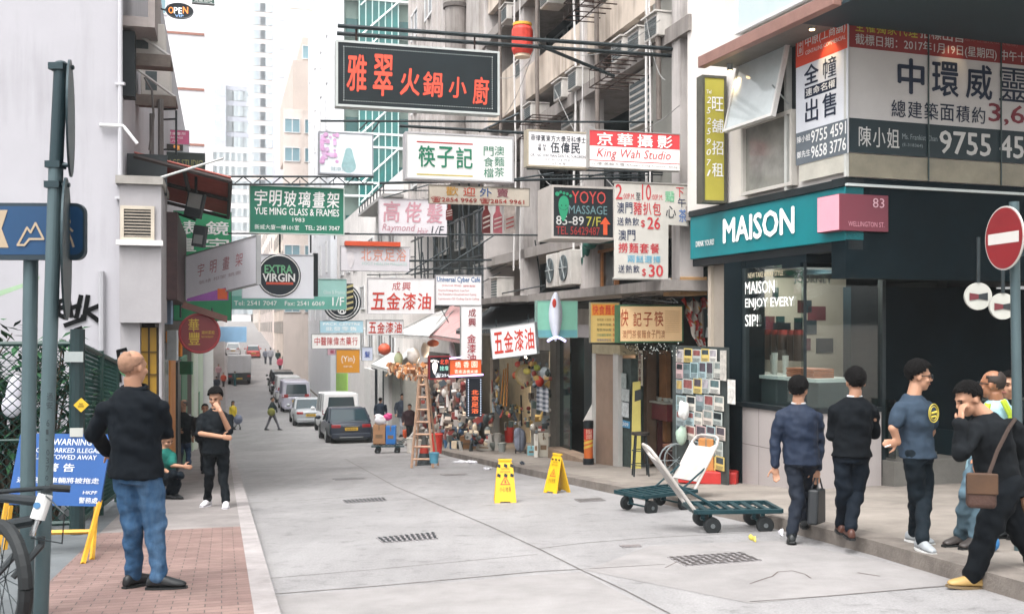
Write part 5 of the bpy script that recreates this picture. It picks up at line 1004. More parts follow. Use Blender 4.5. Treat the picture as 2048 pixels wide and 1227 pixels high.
# 9 round coffee emblem with black strip
pl = across(29); root = thing('round_emblem_sign', 'round black and white swirl sign with a striped pole, half hidden by teal board', 'sign', tuple(pl.pt(pl.hit(684, 600)[0], 0, pl.hit(684, 604)[1])), 0, 'hanging shop signs over the street')
t, z = pl.hit(684, 604); Rr = 38/F*pl.depth(684); mb = MB(); mb.disc(pl.pt(t, -.1, z), pl.n, Rr, .1, 48); mb.build('disc', M('#16222a', .4, .1, 3), root)
mb = MB()
def circ(cx, cz, rr, th, a0=0, a1=360, n=30): mb.tube([pl.pt(t+cx+cos(rad(a0+(a1-a0)*k/n))*rr, .012, z+cz+sin(rad(a0+(a1-a0)*k/n))*rr) for k in range(n+1)], th, 4, False)
circ(0, 0, Rr*.9, .016); circ(0, 0, Rr*.76, .012)
for k in range(6):
    a = k*60+30; x, y = cos(rad(a))*Rr*.42, sin(rad(a))*Rr*.42; circ(x, y, Rr*.2, .018, a+180, a+480); circ(x*1.2, y*1.2, Rr*.09, .014); circ(x*.55, y*.55, Rr*.14, .014, a, a+260)
mb.build('swirl_emblem', LW, root)
h = pl.rect(691, 706, 567, 622); bb = Board(pl.pt(h[0], .06, h[2]), pl.u*(h[1]-h[0]), UP*(h[3]-h[2])); mb = MB(); mb.hexa([bb.at(x, y, w) for y in (0, 1) for x, w in ((0, 0), (1, 0), (1, -.1), (0, -.1))]); mb.build('striped_column', M('#1a2226', .5, .1, 3), root); mb = MB()
for k in range(5): mb.quad(bb.at(0, .02+k*.2, .004), bb.at(1, .1+k*.2, .004), bb.at(1, .18+k*.2, .004), bb.at(0, .1+k*.2, .004))
mb.build('gold_stripe', M('#b3a878', .5, .1, 3), root)
# 10 faded foot massage sign with orange awning board
pl = across(29.5); root, b = sign('faded_massage_sign', 'pale worn sign with pink characters and a foot outline below an orange strip', pl, pl.rect(682, 819, 492, 540), M('#d4d0d4', .5, .06, 2), rim=M('#a09ca0', .5, .1, 3), depth=.15, fw=.015)
rows(root, b, 137, 48, [('北京足浴', 38, 132, 4, 28, M('#dd9a85', .5, .1, 4), 'row', dict(bold=.01)), ('FOOT HEALTH MASSAGE', 42, 132, 31, 37, M('#a8c9c0', .5), 'fit', dict(bold=0))])
def foot(root, b, u_, v_, h, mat, w=.012, name='foot_symbol'):
    L_ = b.v.length*h; c = b.at(u_, v_, w); ux = b.u.normalized(); uz = b.v.normalized(); mb = MB(); pts = []
    for k in range(24):
        a = 2*pi*k/24; y = sin(a)*.42; x = cos(a)*(.17+.07*sin(a)); pts.append(c+ux*L_*(x+.03*y)+uz*L_*(y-.08))
    mb.quad(*pts)
    for k in range(5): mb.disc(c+ux*L_*(-.22+.115*k)+uz*L_*(.42-.02*(k-2)**2+.05*(k < 2)), b.n, L_*(.075 if k == 0 else .05), .002, 10)
    return mb.build(name, mat, root)
foot(root, b, .14, .5, .8, M('#d6d0d2', .5)); h = pl.rect(690, 800, 482, 491); mb = MB(); mb.pbox(pl, h[0], h[1], h[2], h[3], -.2, .1); mb.build('orange_strip', M('#c9502f', .5, .1, 3), root)
h = pl.rect(764, 819, 492, 496); mb = MB()
for k in range(12): mb.disc(pl.pt(h[0]+(h[1]-h[0])*k/11, .02, h[2]), pl.n, .018, .004, 8)
mb.build('bulb_row', LW, root)
# 11 faded white sign with pink characters
pl = across(26.5); root, b = sign('faded_white_sign', 'faded white sign with pale pink characters and script, marked first floor', pl, pl.rect(758, 893, 397, 469), M('#d8d2d6', .5, .06, 1.5, streak=.15), rim=M('#a39fa2', .5, .1, 3), depth=.1, fw=.015)
PK = M('#c4929c', .5, .1, 4); rows(root, b, 135, 72, [('高佬髮', 4, 132, 5, 46, PK, 'row', dict(bold=.03, shear=.05, fill=.75)), ('Raymond', 6, 72, 50, 68, M('#bb838e', .5), 'fit', dict(bold=0, shear=.25)), ('Hair', 76, 98, 56, 70, M('#bb838e', .5), 'fit', dict(bold=0, shear=.25)), ('1/F', 104, 130, 52, 67, INKB, 'fit', dict(bold=0, shear=.15))])
# 12 delivery banner
pl = across(20.2); root, b = sign('delivery_banner', 'cream banner with handwritten characters and two phone numbers', pl, pl.rect(858, 1058, 370, 406), M('#bcb2a4', .6, .1, 2, streak=.3), rim=M('#6f6a60', .5, .2, 4), depth=.02, fw=.01)
for ch, x, m_ in (('歡', 45, '#b98a3a'), ('迎', 79, '#b5432f'), ('外', 112, '#3d5a8c'), ('賣', 146, '#7f3d4d')): text(root, b, ch, x/200-.06, x/200+.06, .46, .95, M(m_, .6, .1, 4), bold=.01)
rows(root, b, 200, 36, [('☎2854 9969', 4, 94, 22, 34, M('#9c2f2a', .6), 'fit', dict(bold=.02)), ('☎2854 9961', 100, 190, 22, 34, M('#9c2f2a', .6), 'fit', dict(bold=.02))])
# bottle pictures below the banner
for i, (x0, x1, c, lb) in enumerate(((890, 906, '#7a2d2a', 'picture panel of a red bottle below the delivery banner'), (962, 982, '#6b2b2b', 'dark red bottle panel under the cream delivery banner'), (984, 1006, '#b3606a', 'pink bottle panel under the cream delivery banner'), (1008, 1030, '#b5a9a2', 'red and white striped panel under the cream delivery banner'))):
    pq = across(20.5); t0, t1, z0, z1 = pq.rect(x0, x1, 408 if i != 1 else 402, 440 if i == 0 else 466); root = thing('bottle_panel', lb, 'sign', tuple(pq.pt(t0, 0, z0)), 0, 'bottle shaped panels under the banner'); m_ = (t0+t1)/2; hw_ = (t1-t0)/2
    mb = MB(); mb.prism([pq.pt(m_+x*hw_, 0, z0+y*(z1-z0)) for x, y in ((-.8, 0), (.8, 0), (.8, .6), (.35, .75), (.3, 1), (-.3, 1), (-.35, .75), (-.8, .6))] if i < 3 else [pq.pt(m_+x*hw_, 0, z0+y*(z1-z0)) for x, y in ((-1, 0), (1, 0), (1, 1), (-1, 1))], pq.n*.03); mb.build('panel', M(c, .5, .3, 6), root)
    bq = Board(pq.pt(m_-hw_*.7, .032, z0+.05), pq.u*hw_*1.4, UP*(z1-z0)*.5); mb = MB()
    for k in range(3): mb.quad(bq.at(0, .1+k*.3, .002), bq.at(1, .3+k*.3, .002), bq.at(1, .4+k*.3, .002), bq.at(0, .2+k*.3, .002))
    mb.build('label_stripe', M('#d2c7bf' if i < 3 else '#a33b3b', .5), root)
# 13 foot massage lightbox
pl = across(18.1, 0); root, b = sign('massage_lightbox', 'dark lightbox with a green smiling foot and neon letters, deep white sides', pl, pl.rect(1107, 1226, 374, 472), M('#272d31', .4, .15, 3), rim=M('#bdb6b0', .5, .1, 3), depth=.85, fw=.04)
NG = M('#2f8f6a', .4, .1, 4, emit=.25); NR = M('#b84a44', .4, .1, 4, emit=.3); foot(root, b, .165, .62, .62, NG); 
mb = MB(); c = b.at(.165, .58, .016); L_ = b.v.length
for dx in (-.045, .045): mb.disc(c+b.u.normalized()*dx*L_+UP*.05*L_, b.n, .012, .002, 8)
for k in range(7): a = rad(200+140*k/6); mb.disc(c+b.u.normalized()*cos(a)*.09*L_+UP*(sin(a)*.07*L_+.03*L_), b.n, .008, .002, 6)
mb.build('smile', M('#14302a', .5), root)
rows(root, b, 119, 98, [('YOYO', 36, 104, 6, 31, NR, 'fit', dict(bold=-.005)), ('MASSAGE', 30, 107, 35, 52, M('#6f8f93', .4, .1, 4, emit=.15), 'fit', dict(bold=-.005)), ('85-89', 5, 60, 57, 75, M('#c4c4c0', .4, .05, 4, emit=.15), 'fit', dict(bold=.01)), ('7/F', 65, 94, 57, 76, M('#b3ad4a', .4, .05, 4, emit=.15), 'fit', dict(bold=0)), ('TEL 56429487', 5, 92, 78, 94, M('#a33b38', .4, .1, 4, emit=.15), 'fit', dict(bold=0))])
mb = MB(); mb.quad(*[b.at(x, y, .01) for x, y in ((.83, .05), (.9, .05), (.9, .27), (.955, .27), (.865, .42), (.775, .27), (.83, .27))]); mb.build('arrow', M('#cf5a3a', .4, .1, 4, emit=.3), root)
# 14 menu banner
pl = across(16.5); root = thing('menu_banner', 'tall white hand lettered menu banner with prices beside the drainpipe', 'banner', tuple(pl.pt(pl.hit(1280, 0)[0], 0, pl.hit(1230, 557)[1])), 0, 'hanging shop signs over the street')
r1 = pl.rect(1229, 1378, 364, 557); b = board(pl, r1); MBN = M('#b9b5ae', .6, .08, 2, streak=.35, dirt='#8a857d')
mb = MB(); pts = ((0, 0), (.715, .0), (.72, .575), (1, .565), (1, 1), (0, 1)); mb.prism([b.at(x, y, 0) for x, y in pts], -b.n*.03); mb.build('cloth', MBN, root)
NV2 = M('#23304f', .6, .1, 6); R2 = M('#b2343a', .6, .1, 6); TQ = M('#5f9fb8', .6, .1, 6)
rows(root, b, 149, 193, [('2', 2, 15, 4, 34, R2, 'fit', dict(bold=.01)), (':00P.M.', 16, 40, 22, 33, R2, 'fit', dict(bold=0)), ('至', 42, 51, 20, 34, INKB), ('10', 54, 72, 2, 34, R2, 'fit', dict(bold=.01)), (':00P.M.', 73, 96, 22, 33, R2, 'fit', dict(bold=0)),
  ('澳門', 4, 36, 40, 62, NV2, 'row', dict(bold=.01)), ('豬扒包', 36, 93, 38, 64, R2, 'row', dict(bold=.02)), ('送熱飲', 4, 49, 70, 86, NV2, 'row', dict(bold=.01)), ('$', 52, 60, 74, 90, R2, 'fit', dict(bold=.01)), ('26', 65, 90, 68, 92, R2, 'fit', dict(bold=.03)), ('澳門', 6, 42, 95, 116, NV2, 'row', dict(bold=.01)), ('撈麵套餐', 6, 90, 121, 141, R2, 'row', dict(bold=.02)), ('兩餸選擇', 24, 92, 146, 160, TQ, 'row', dict(bold=.02)), ('送熱飲', 6, 50, 165, 181, NV2, 'row', dict(bold=.01)), ('$', 54, 62, 172, 188, R2, 'fit', dict(bold=.01)), ('30', 68, 96, 164, 188, R2, 'fit', dict(bold=.03)),
  ('下', 122, 138, 6, 26, R2, 'fit', dict(bold=.01)), ('午', 126, 142, 27, 46, NV2, 'fit', dict(bold=.01)), ('茶', 128, 144, 50, 76, M('#4a6fa8', .6), 'fit', dict(bold=.01)), ('湯', 100, 119, 14, 36, M('#8fc0a0', .6), 'fit', dict(bold=.02)), ('點', 100, 119, 14, 36, M('#6aa884', .6), 'fit', dict(bold=0, w=.01)), ('心', 102, 122, 44, 68, INKB, 'fit', dict(bold=.01))])
mb = MB(); mb.tube([b.at(-.02, 0, -.01), b.at(.75, 0, -.01)], .025, 6); mb.tube([b.at(-.02, 1, -.01), b.at(1.02, 1, -.01)], .025, 6); mb.build('batten', M('#8d8a85', .5, .2, 4), root)
mb = MB(); mb.pbox(pl, r1[0]+.1, r1[1]+.05, r1[2]+.4, r1[3]+.05, -.5, -.42); 
# 15 paint shop signs + cyber cafe
pl = across(25.3); root, b = sign('paint_shop_sign', 'largest white paint shop sign with two rows of red characters', pl, pl.rect(736, 868, 556, 626), SW, rim=M('#b9b5b8', .5, .08, 3), depth=.1, fw=.012)
rows(root, b, 132, 70, [('成興', 46, 86, 7, 24, SRED, 'row', dict(bold=.0, shear=.08)), ('五金漆油', 4, 128, 29, 62, CRED, 'row', dict(bold=.025, shear=.06))])
mb = MB()
for u_ in (.18, .85): mb.tube([b.at(u_, 1, -.05), b.at(u_, 1.14, -.05)], .012, 5)
mb.build('hanger', STEEL, root)
pl = across(24.6); root, b = sign('internet_shop_sign', 'white sign with blue heading and small red lines beside the paint shop sign', pl, pl.rect(872, 962, 550, 609), SW, rim=M('#8f8c8e', .5, .1, 3), depth=.1, fw=.015)
BL = M('#1f5a8f', .5, .1, 4); rows(root, b, 90, 59, [('Universal Cyber Café', 2, 88, 3, 16, BL, 'fit', dict(bold=.03)), ('(Internet Shop)', 12, 50, 18, 23, SRED, 'fit', dict(bold=.0)), ('國際電腦', 54, 78, 19, 23, SRED, 'fit', dict(bold=0)), ('·Internet·Printing·Photo Copy·Scan', 4, 66, 28, 33, SRED, 'fit', dict(bold=0)), ('·Fax·Translation·Documentation·Typing', 4, 80, 36, 41, SRED, 'fit', dict(bold=0)), ('·Lamination·CD Coding Cards·Calling', 4, 86, 45, 50, SRED, 'fit', dict(bold=0))])
pl = across(28.5); root, b = sign('paint_shop_sign', 'small far paint shop sign partly behind a white sunshade', pl, pl.rect(733, 806, 640, 669), SW, depth=.1, fw=.012)
text(root, b, '五金漆油', .04, .98, .12, .86, CRED, 'row', bold=.02, shear=.05)
pl = across(23.6); root, b = sign('vertical_paint_sign', 'narrow vertical white paint shop sign with stacked red characters', pl, pl.rect(922, 963, 611, 728), SW, depth=.08, fw=.01)
text(root, b, '成興', .36, .72, .64, .96, M('#8d2b35', .5, .1, 4), 'col', bold=.02); text(root, b, '金漆油', .3, .72, .02, .52, M('#a33440', .5, .1, 4), 'col', bold=.025)
a = P(986, 717, 20.6); c = P(981, 657, 20.6); e = P(1074, 706, 20.1); bd = Board(a, e-a, c-a); root, b = sign('paint_shop_sign', 'tilted nearest paint shop sign with one row of red characters', None, None, SW, depth=.08, bd=bd, fw=.012)
text(root, b, '五金漆油', .04, .98, .16, .84, CRED, 'row', bold=.025, shear=.05)
mb = MB()
for u_ in (.12, .85): mb.tube([b.at(u_, 1, -.04), b.at(u_, 1.3, -.04)], .01, 5)
mb.build('hanger', STEEL, root)
# 16 teal sign with a fish shaped lightbox
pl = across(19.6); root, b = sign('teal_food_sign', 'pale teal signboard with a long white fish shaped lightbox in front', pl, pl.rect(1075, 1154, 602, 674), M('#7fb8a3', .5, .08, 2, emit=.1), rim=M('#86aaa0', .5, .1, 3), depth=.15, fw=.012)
rectface(root, b, 0, 1, .0, .2, M('#6ca9b0', .5, .1, 2), 'lower_band'); mb = MB(); q = pl.off(.12); pts = []
for k in range(18):
    f = k/17; y = 584+f*(682-584); w_ = 14*math.sin(pi*min(1, f*1.02))**.7*(1-.25*f)+1.2; pts.append((1111-w_+6*f*0, y, 1111+w_))
rings = []
for x0, y, x1 in pts: t0, z = q.hit(x0, y); t1, _ = q.hit(x1, y); rings.append([q.pt(t0, 0, z), q.pt((t0+t1)/2, .06, z), q.pt(t1, 0, z), q.pt((t0+t1)/2, -.06, z)])
mb.loft(rings); mb.build('fish_lightbox', M('#c9ccd8', .3, .08, 4, emit=.2), root, smooth=True)
t, z = q.hit(1107, 606); mb = MB(); mb.ell(q.pt(t, .05, z), (.04, .02, .09)); mb.build('red_spot', CRED, root)
mb = MB(); pts = [q.pt(*(lambda h: (h[0], .1, h[1]))(q.hit(1092+36*k/8, 682-8*math.sin(pi*k/8)))) for k in range(9)]; mb.tube(pts, .028, 6); mb.build('curved_neon', M('#c9c4ee', .4, .05, 3, emit=1.5), root)
# 17 yellow menu board, lit cream sign
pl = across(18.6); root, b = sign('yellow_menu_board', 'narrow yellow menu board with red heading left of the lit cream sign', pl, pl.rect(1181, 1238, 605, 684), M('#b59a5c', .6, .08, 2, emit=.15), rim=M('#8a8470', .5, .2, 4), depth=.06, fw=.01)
rectface(root, b, .05, .95, .68, .96, M('#c97f2c', .6, .1, 3), 'heading'); text(root, b, '快食麵包', .06, .94, .7, .94, M('#b5372a', .6), 'row')
for k, l in enumerate(('餐蛋麵 火腿蛋', '沙爹牛肉麵', '雪菜肉絲麵', '炸雞翼配薯條', '特價精選套餐')): text(root, b, l, .22, .72, .54-k*.13, .61-k*.13, M(('#7a6a3a', '#4d5a3c', '#3a5244', '#4f7a5c', '#4a5a78')[k], .6), bold=0); text(root, b, '$'+('26', '28', '25', '22', '30')[k], .78, .96, .54-k*.13, .61-k*.13, M('#a33a34', .6), bold=0)
pl = across(18.2); root, b = sign('lit_cream_sign', 'lit cream sign with brushed red characters over fairy lights', pl, pl.rect(1240, 1364, 612, 682), M('#cfae84', .5, .06, 2, emit=.45), rim=M('#3f6a4d', .5, .2, 4), depth=.2, fw=.03)
OR = M('#b5482a', .5, .1, 5); rows(root, b, 124, 70, [('快', 1, 16, 6, 40, OR, 'fit', dict(bold=.01, shear=.15)), ('記', 26, 42, 12, 40, OR), ('子', 46, 64, 12, 40, OR), ('筷', 68, 86, 10, 40, OR), ('澳門茶餐麵食子門澳', 4, 90, 48, 64, M('#a85a34', .5, .1, 4), 'row', dict(bold=.0))])
for r_ in (): pass
mb = MB(); 
for k in range(12): mb.quad(b.at(.72, .25+k*.055, .004), b.at(.96, .25+k*.055, .004), b.at(.96, .262+k*.055, .004), b.at(.72, .262+k*.055, .004))
mb.build('small_print', M('#c99a6a', .5), root)
# light from the lit sign and shop interior
# crumpled banner + cup poster
pl = across(17.5); root = thing('crumpled_banner', 'crumpled red and white cloth banner hanging by the cup poster', 'banner', tuple(pl.pt(pl.hit(1388, 0)[0], 0, pl.hit(1388, 695)[1])), 0, 'hanging shop signs over the street')
mb = MB(); nu, nv_ = 12, 16; vs = []
for j in range(nv_+1):
    f = j/nv_; x0 = 1362+34*f; x1 = 1412-4*f; y = 600+96*f
    for i in range(nu+1):
        x = x0+(x1-x0)*i/nu; h = pl.hit(x, y-6*sin(i*1.3)*(1-f)); vs.append(pl.pt(h[0], .06*sin(i*1.7+j*.5)+.05*sin(j*.9), h[1]))
fs = [(j*(nu+1)+i, j*(nu+1)+i+1, (j+1)*(nu+1)+i+1, (j+1)*(nu+1)+i) for j in range(nv_) for i in range(nu)]; mb.add(vs, fs); 
mb.fm = [1 if ((f_ % nu)+(f_//nu)*.8) % 5 < 1.7 else (2 if ((f_//nu) % 5 == 2 and f_ % 3) else 0) for f_ in range(len(fs))]
mb.build('cloth', [M('#c4bcb2', .6, .1, 4), M('#a8362f', .6, .1, 4), M('#b98a3c', .6, .1, 4)], root, smooth=True)
pl = across(17.2); root, b = sign('cup_poster', 'poster of a teal coffee cup on a saucer beside the black post', pl, pl.rect(1408, 1454, 618, 674), M('#3b474a', .5, .15, 3), rim=M('#4d4d49', .5, .1, 3), depth=.04, fw=.01, cat='poster', group='posters on the shopfront')
mb = MB(); mb.k = 0; mb.quad(b.at(.05, .0, .004), b.at(1, .02, .004), b.at(.95, .45, .004), b.at(.1, .35, .004)); mb.k = 1; mb.quad(b.at(.2, .25, .006), b.at(.65, .22, .006), b.at(.78, .8, .006), b.at(.12, .82, .006)); mb.k = 2; mb.quad(*[b.at(.45+.33*cos(2*pi*k/16), .82+.12*sin(2*pi*k/16), .008) for k in range(16)]); mb.k = 3; mb.quad(*[b.at(.45+.26*cos(2*pi*k/16), .82+.08*sin(2*pi*k/16), .01) for k in range(16)]); mb.k = 4; mb.quad(b.at(.93, .1, .006), b.at(1, .1, .006), b.at(1, .9, .006), b.at(.93, .9, .006))
mb.build('cup_picture', [M('#b9bcba', .5, .05, 2), M('#2c6c70', .5, .1, 3), M('#8f9a98', .5), M('#1e1410', .5), M('#8d3030', .5)], root)
# far signs on the right pavement
def fsign(nm, lb, s, x0, x1, y0, y1, face, items=(), fw=.012, depth=.12): pl = across(s); root, b = sign(nm, lb, pl, pl.rect(x0, x1, y0, y1), face, depth=depth, fw=fw); rows(root, b, x1-x0, y1-y0, items); return root, b
fsign('herbal_shop_sign', 'white sign with one row of red characters above the orange yellow sign', 36, 624, 720, 668, 696, SWW, [('中醫陳偉杰藥行', 4, 92, 6, 22, SRED, 'row', dict(bold=.01))])
fsign('pale_blue_sign', 'pale blue sign with white lettering above the herbal shop sign', 38, 640, 726, 641, 665, M('#9cc0cf', .5, .06, 2), [('PACK CENTRE', 6, 80, 4, 9, LW, 'fit', dict(bold=0)), ('批發零售', 10, 74, 12, 20, LW, 'row', dict(bold=0))])
fsign('pink_sign', 'small pink sign under the herbal shop sign', 37, 655, 703, 697, 709, M('#c7a3b0', .5, .1, 3), [('美容中心', 4, 44, 2, 10, M('#a8405c', .5), 'row')])
fsign('yellow_hanging_sign', 'orange yellow hanging sign with a white word over the green shop', 35, 673, 719, 699, 745, M('#c98a2c', .5, .08, 2), [('{Yin}', 9, 37, 12, 27, LW, 'fit', dict(bold=0)), ('SPA', 14, 32, 32, 35, LW, 'fit', dict(bold=0))])
fsign('blue_white_sign', 'small white sign with blue border under the far paint shop sign', 32, 724, 745, 694, 720, M('#c5cbdb', .5, .05, 2, emit=.15), [('髮', 5, 16, 8, 20, M('#3f5aa8', .5))])
# left pavement signs
pl = across(24); root, b = sign('green_frame_sign', 'green sign with large white characters behind the tilted white sign', pl, pl.rect(348, 462, 422, 640), M('#2f8f62', .5, .12, 1.5), rim=M('#2b5a48', .5, .1, 3), depth=.1, fw=.015, group='shop signs over the left pavement')
text(root, b, '裱畫', .04, .38, .62, .93, LW, 'col', bold=.02, fill=.8); text(root, b, '鏡宇', .56, .96, .62, .93, LW, 'col', bold=.02, fill=.8); text(root, b, '工廠', .04, .36, .3, .6, LW, 'col', bold=.02, fill=.8)
root, b = fsign('dark_studio_sign', 'dark green studio sign with gold lettering above the awning', 30, 316, 410, 303, 344, M('#222d2a', .5, .2, 3), [('BAGE STUDIO', 14, 90, 14, 28, M('#8d8a55', .5), 'fit', dict(bold=.0))])
fsign('pink_club_sign', 'small pink sign with white lines fixed high on the left buildings', 32, 326, 378, 259, 287, M('#c25a80', .5, .08, 3), [('健康會所', 8, 46, 4, 10, LW, 'row', dict(bold=0)), ('MASSAGE', 10, 40, 13, 17, LW, 'fit', dict(bold=0)), ('2/F', 8, 30, 20, 24, LW, 'fit', dict(bold=0))])
fsign('lit_number_sign', 'small dark sign with glowing orange characters under the pink sign', 30, 312, 366, 287, 300, M('#2a2422', .5, .1, 3), [('千秋', 34, 48, 1, 11, M('#e09a4a', .4, emit=1.0), 'row')])
pl = across(24); root = thing('open_sign', 'oval black open sign with lit orange and white letters at the top', 'sign', tuple(pl.pt(pl.hit(360, 0)[0], 0, pl.hit(360, 22)[1])), 0, 'shop signs over the left pavement'); t, z = pl.hit(359, 22); a_ = 26/F*pl.depth(359); b_ = 15/F*pl.depth(359)
mb = MB(); mb.prism([pl.pt(t+cos(2*pi*k/32)*a_, 0, z+sin(2*pi*k/32)*b_) for k in range(32)], -pl.n*.08); mb.build('oval_panel', M('#141d22', .4, .1, 3), root); mb = MB(); mb.tube([pl.pt(t+cos(2*pi*k/40)*a_, .0, z+sin(2*pi*k/40)*b_) for k in range(41)], .012, 5, False); mb.build('rim', M('#3a4448', .4), root)
ptext(root, pl, 'O', 337, 14, 347, 27, M('#e0813a', .4, emit=2)); ptext(root, pl, 'PE', 348, 15, 364, 27, M('#d8dde0', .4, emit=1.5)); ptext(root, pl, 'N', 366, 14, 376, 27, M('#e0813a', .4, emit=2)); ptext(root, pl, 'VIP', 350, 29, 367, 34, M('#7fa0c9', .4, emit=1.5), bold=0)
mb = MB(); mb.tube([pl.pt(t-.28, -.04, z), pl.pt(t-.9, -.04, z+.15)], .02, 6); mb.build('arm', STEEL, root)
fsign('edge_sign', 'green sign only just dipping in at the top over the left buildings', 22, 385, 428, -30, 4, M('#1f4a40', .5, .1, 3), [('美麗酒吧', 3, 40, 24, 33, LW, 'row', dict(bold=0))])
# no entry sign
Yn = 8.3; pl = Plane(P(2008, 475, Yn).to_2d(), (.134, -.991)); c = P(2008, 476, Yn); Rn = 64/F*Yn
root = thing('no_entry_sign', 'round red no entry sign on a grey pole by the kerb', 'sign', tuple(G(2034, 1200)), 0); nrm = pl.n
mb = MB(); mb.disc(c-nrm*.01, nrm, Rn, .012, 48); mb.build('white_rim', M('#b5b2ad', .45, .05, 3), root); mb = MB(); mb.disc(c+nrm*.003, nrm, Rn*.95, .003, 48); mb.build('red_disc', M('#7d1d22', .4, .1, 3, streak=.15), root)
bb = Board(c-pl.u*Rn*.8-UP*Rn*.17+nrm*.008, pl.u*Rn*1.6, UP*Rn*.34); mb = MB(); mb.quad(bb.at(0, 0), bb.at(1, 0), bb.at(1, 1), bb.at(0, 1)); mb.build('white_bar', M('#c4c0bb', .45, .05, 3), root)
bp_ = P(2030, 540, Yn+.09); pb = P(2040, 1227, Yn+.09); d = (pb-bp_)/(pb.z-bp_.z); base = bp_+d*(gz(bp_, .13)-bp_.z); tp = bp_+d*(.55); mb = MB(); mb.tube([base, tp], .038, 18); mb.build('pole', POLE, root)
mb = MB(); mb.box(-.08, .05, -.06, .03, -.03, .03, Matrix.Translation(P(2026, 445, Yn+.06))); mb.box(-.08, .05, -.06, .03, -.03, .03, Matrix.Translation(P(2028, 505, Yn+.06))); mb.build('clamp', POLED, root)
# ================================================================ SHOPS AND GOODS ON THE RIGHT PAVEMENT
random.seed(21); DZ = .13
def gp(px, py): return G(px, py, DZ)
q_ = NV*8.35; PRS = Plane((q_.x, q_.y), (.268, -.9634))     # the shop line stands back under the canopy
def pq_(px): return PRS if 832 < px < 1340 else PR
def hang(px, py, w): q = pq_(px).off(w); t, z = q.hit(px, py); return q.pt(t, 0, z)
def prr(x0, x1, y0, y1, w): q = pq_((x0+x1)/2).off(w); return (q,)+q.rect(x0, x1, y0, y1)
SHOPS = r = thing('ground_floor_shopfronts', 'dark open shopfronts with metal posts under the old balcony building', 'shop', tuple(st(22, 8, -1)), 0, 'shops along the right pavement')
def pan(nm, x0, x1, y0, y1, w, mat, th=.06, root=None, bev=0): q, t0, t1, z0, z1 = prr(x0, x1, y0, y1, w); mb = MB(); mb.pbox(q, t0, t1, z0, z1, -th, 0); return mb.build(nm, mat, r if root is None else root, bevel=bev)
STONE = M('#8d7767', .5, .18, 2.2, streak=.25, dirt='#5d4a3e'); ALU = M('#bcbab6', .4, .08, 3, .2)
pan('stone_pier', 1191, 1226, 706, 932, .55, STONE, .5); pan('metal_post', 1184, 1191, 706, 926, .56, ALU, .1); pan('metal_post', 1226, 1236, 706, 940, .57, ALU, .1); pan('pier_top', 1184, 1240, 688, 706, .57, M('#a59a7e', .6, .2, 4), .4)
pan('noticed_wall', 1238, 1262, 716, 935, .45, M('#34413f', .6, .4, 9), .3); pan('blue_notice', 1240, 1259, 838, 852, .47, M('#4d8fb8', .5, .1, 4), .01)
pan('door_post', 1100, 1112, 668, 905, .4, M('#5a5750', .5, .2, 4), .12); pan('glass_door', 1113, 1140, 672, 892, .3, M('#1a2b2c', .15, .3, 2, spec=.7), .04); pan('dark_doorway', 1112, 1184, 668, 905, -.5, NIGHT, .05)
pan('door_post', 1168, 1183, 672, 900, .45, M('#101d20', .4, .2, 4), .1); pan('lintel', 1075, 1184, 650, 672, .5, M('#b9b3b3', .6, .1, 3), .3); pan('ramp_face', 1096, 1186, 893, 930, .62, M('#8b7868', .8, .25, 3), .4)
pan('white_pier', 1062, 1098, 700, 900, .35, M('#8f8a80', .7, .25, 4, streak=.3), .3); pan('doorway_left_pier', 1287, 1294, 700, 925, .2, M('#4a3a2c', .6, .2, 4), .2)
pan('wood_panel', 1318, 1332, 700, 880, -.1, M('#6d4a2c', .6, .2, 4), .1); pan('inner_wall', 1294, 1345, 700, 935, -1.4, M('#3d3a33', .8, .3, 2), .1); pan('poster_wall', 1345, 1455, 690, 968, .42, M('#363d3c', .7, .3, 5), .03)
pan('bright_inner_wall', 985, 1060, 712, 860, -2.2, M('#d8c9a8', .7, .15, 2), .1); pan('tile_step', 1182, 1262, 925, 952, .6, M('#8f8880', .8, .2, 3), .3)
mb = MB(); mb.pbox(PR, -31, -24.6, 2.0, 2.15, -.5, 1.0); mb.build('canopy_slab', M('#7c7672', .8, .2, 2, streak=.5), r); mb = MB(); mb.pbox(PR, -24.6, -16.4, 2.0, 2.18, -.5, .55); mb.build('canopy_slab', M('#8d8783', .8, .2, 2, streak=.5), r)
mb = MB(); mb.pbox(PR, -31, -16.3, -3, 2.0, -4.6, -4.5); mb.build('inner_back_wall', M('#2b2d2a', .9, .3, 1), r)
mb = MB()
for s in (19.9, 23.6): mb.pbox(PR, -s-.06, -s+.06, -3, 2.0, -4.5, -.75)
mb.build('party_wall', M('#3a3a35', .9, .3, 1), r)
# lamps inside the hardware shop where it glows, then point lights for other shops
root = thing('shop_lamp', 'glowing bare lamp inside the crowded hardware shop', 'lamp', tuple(hang(1052, 716, -.3)), 0, 'lamps in the shops'); mb = MB(); c = hang(1052, 716, -.3); mb.ell(c, (.07, .07, .07)); mb.build('bulb', M('#fff0d8', .4, .0, 1, emit=7), root); mb = MB(); mb.tube([c, c+UP*.5], .01, 5); mb.build('cord', STEEL, root)
def plamp(c, e, col=(1, .82, .6), rr=.1):
    l = bpy.data.lights.new('lamp', 'POINT'); l.energy = e; l.color = col; l.shadow_soft_size = rr; o = bpy.data.objects.new('shop_point_light', l); COL.objects.link(o); o.location = c
plamp(hang(1030, 730, -.9), 190); plamp(hang(880, 745, 1.0), 90); plamp(hang(930, 800, .9), 60); plamp(hang(1310, 725, -.3), 30); plamp(hang(1150, 720, -.2), 30); plamp(PA.pt(1.7, -1.2, zg1-.15), 150, (1, .93, .85), .3)  # stall lamps; the last is unseen, added to brighten the corner shop interior
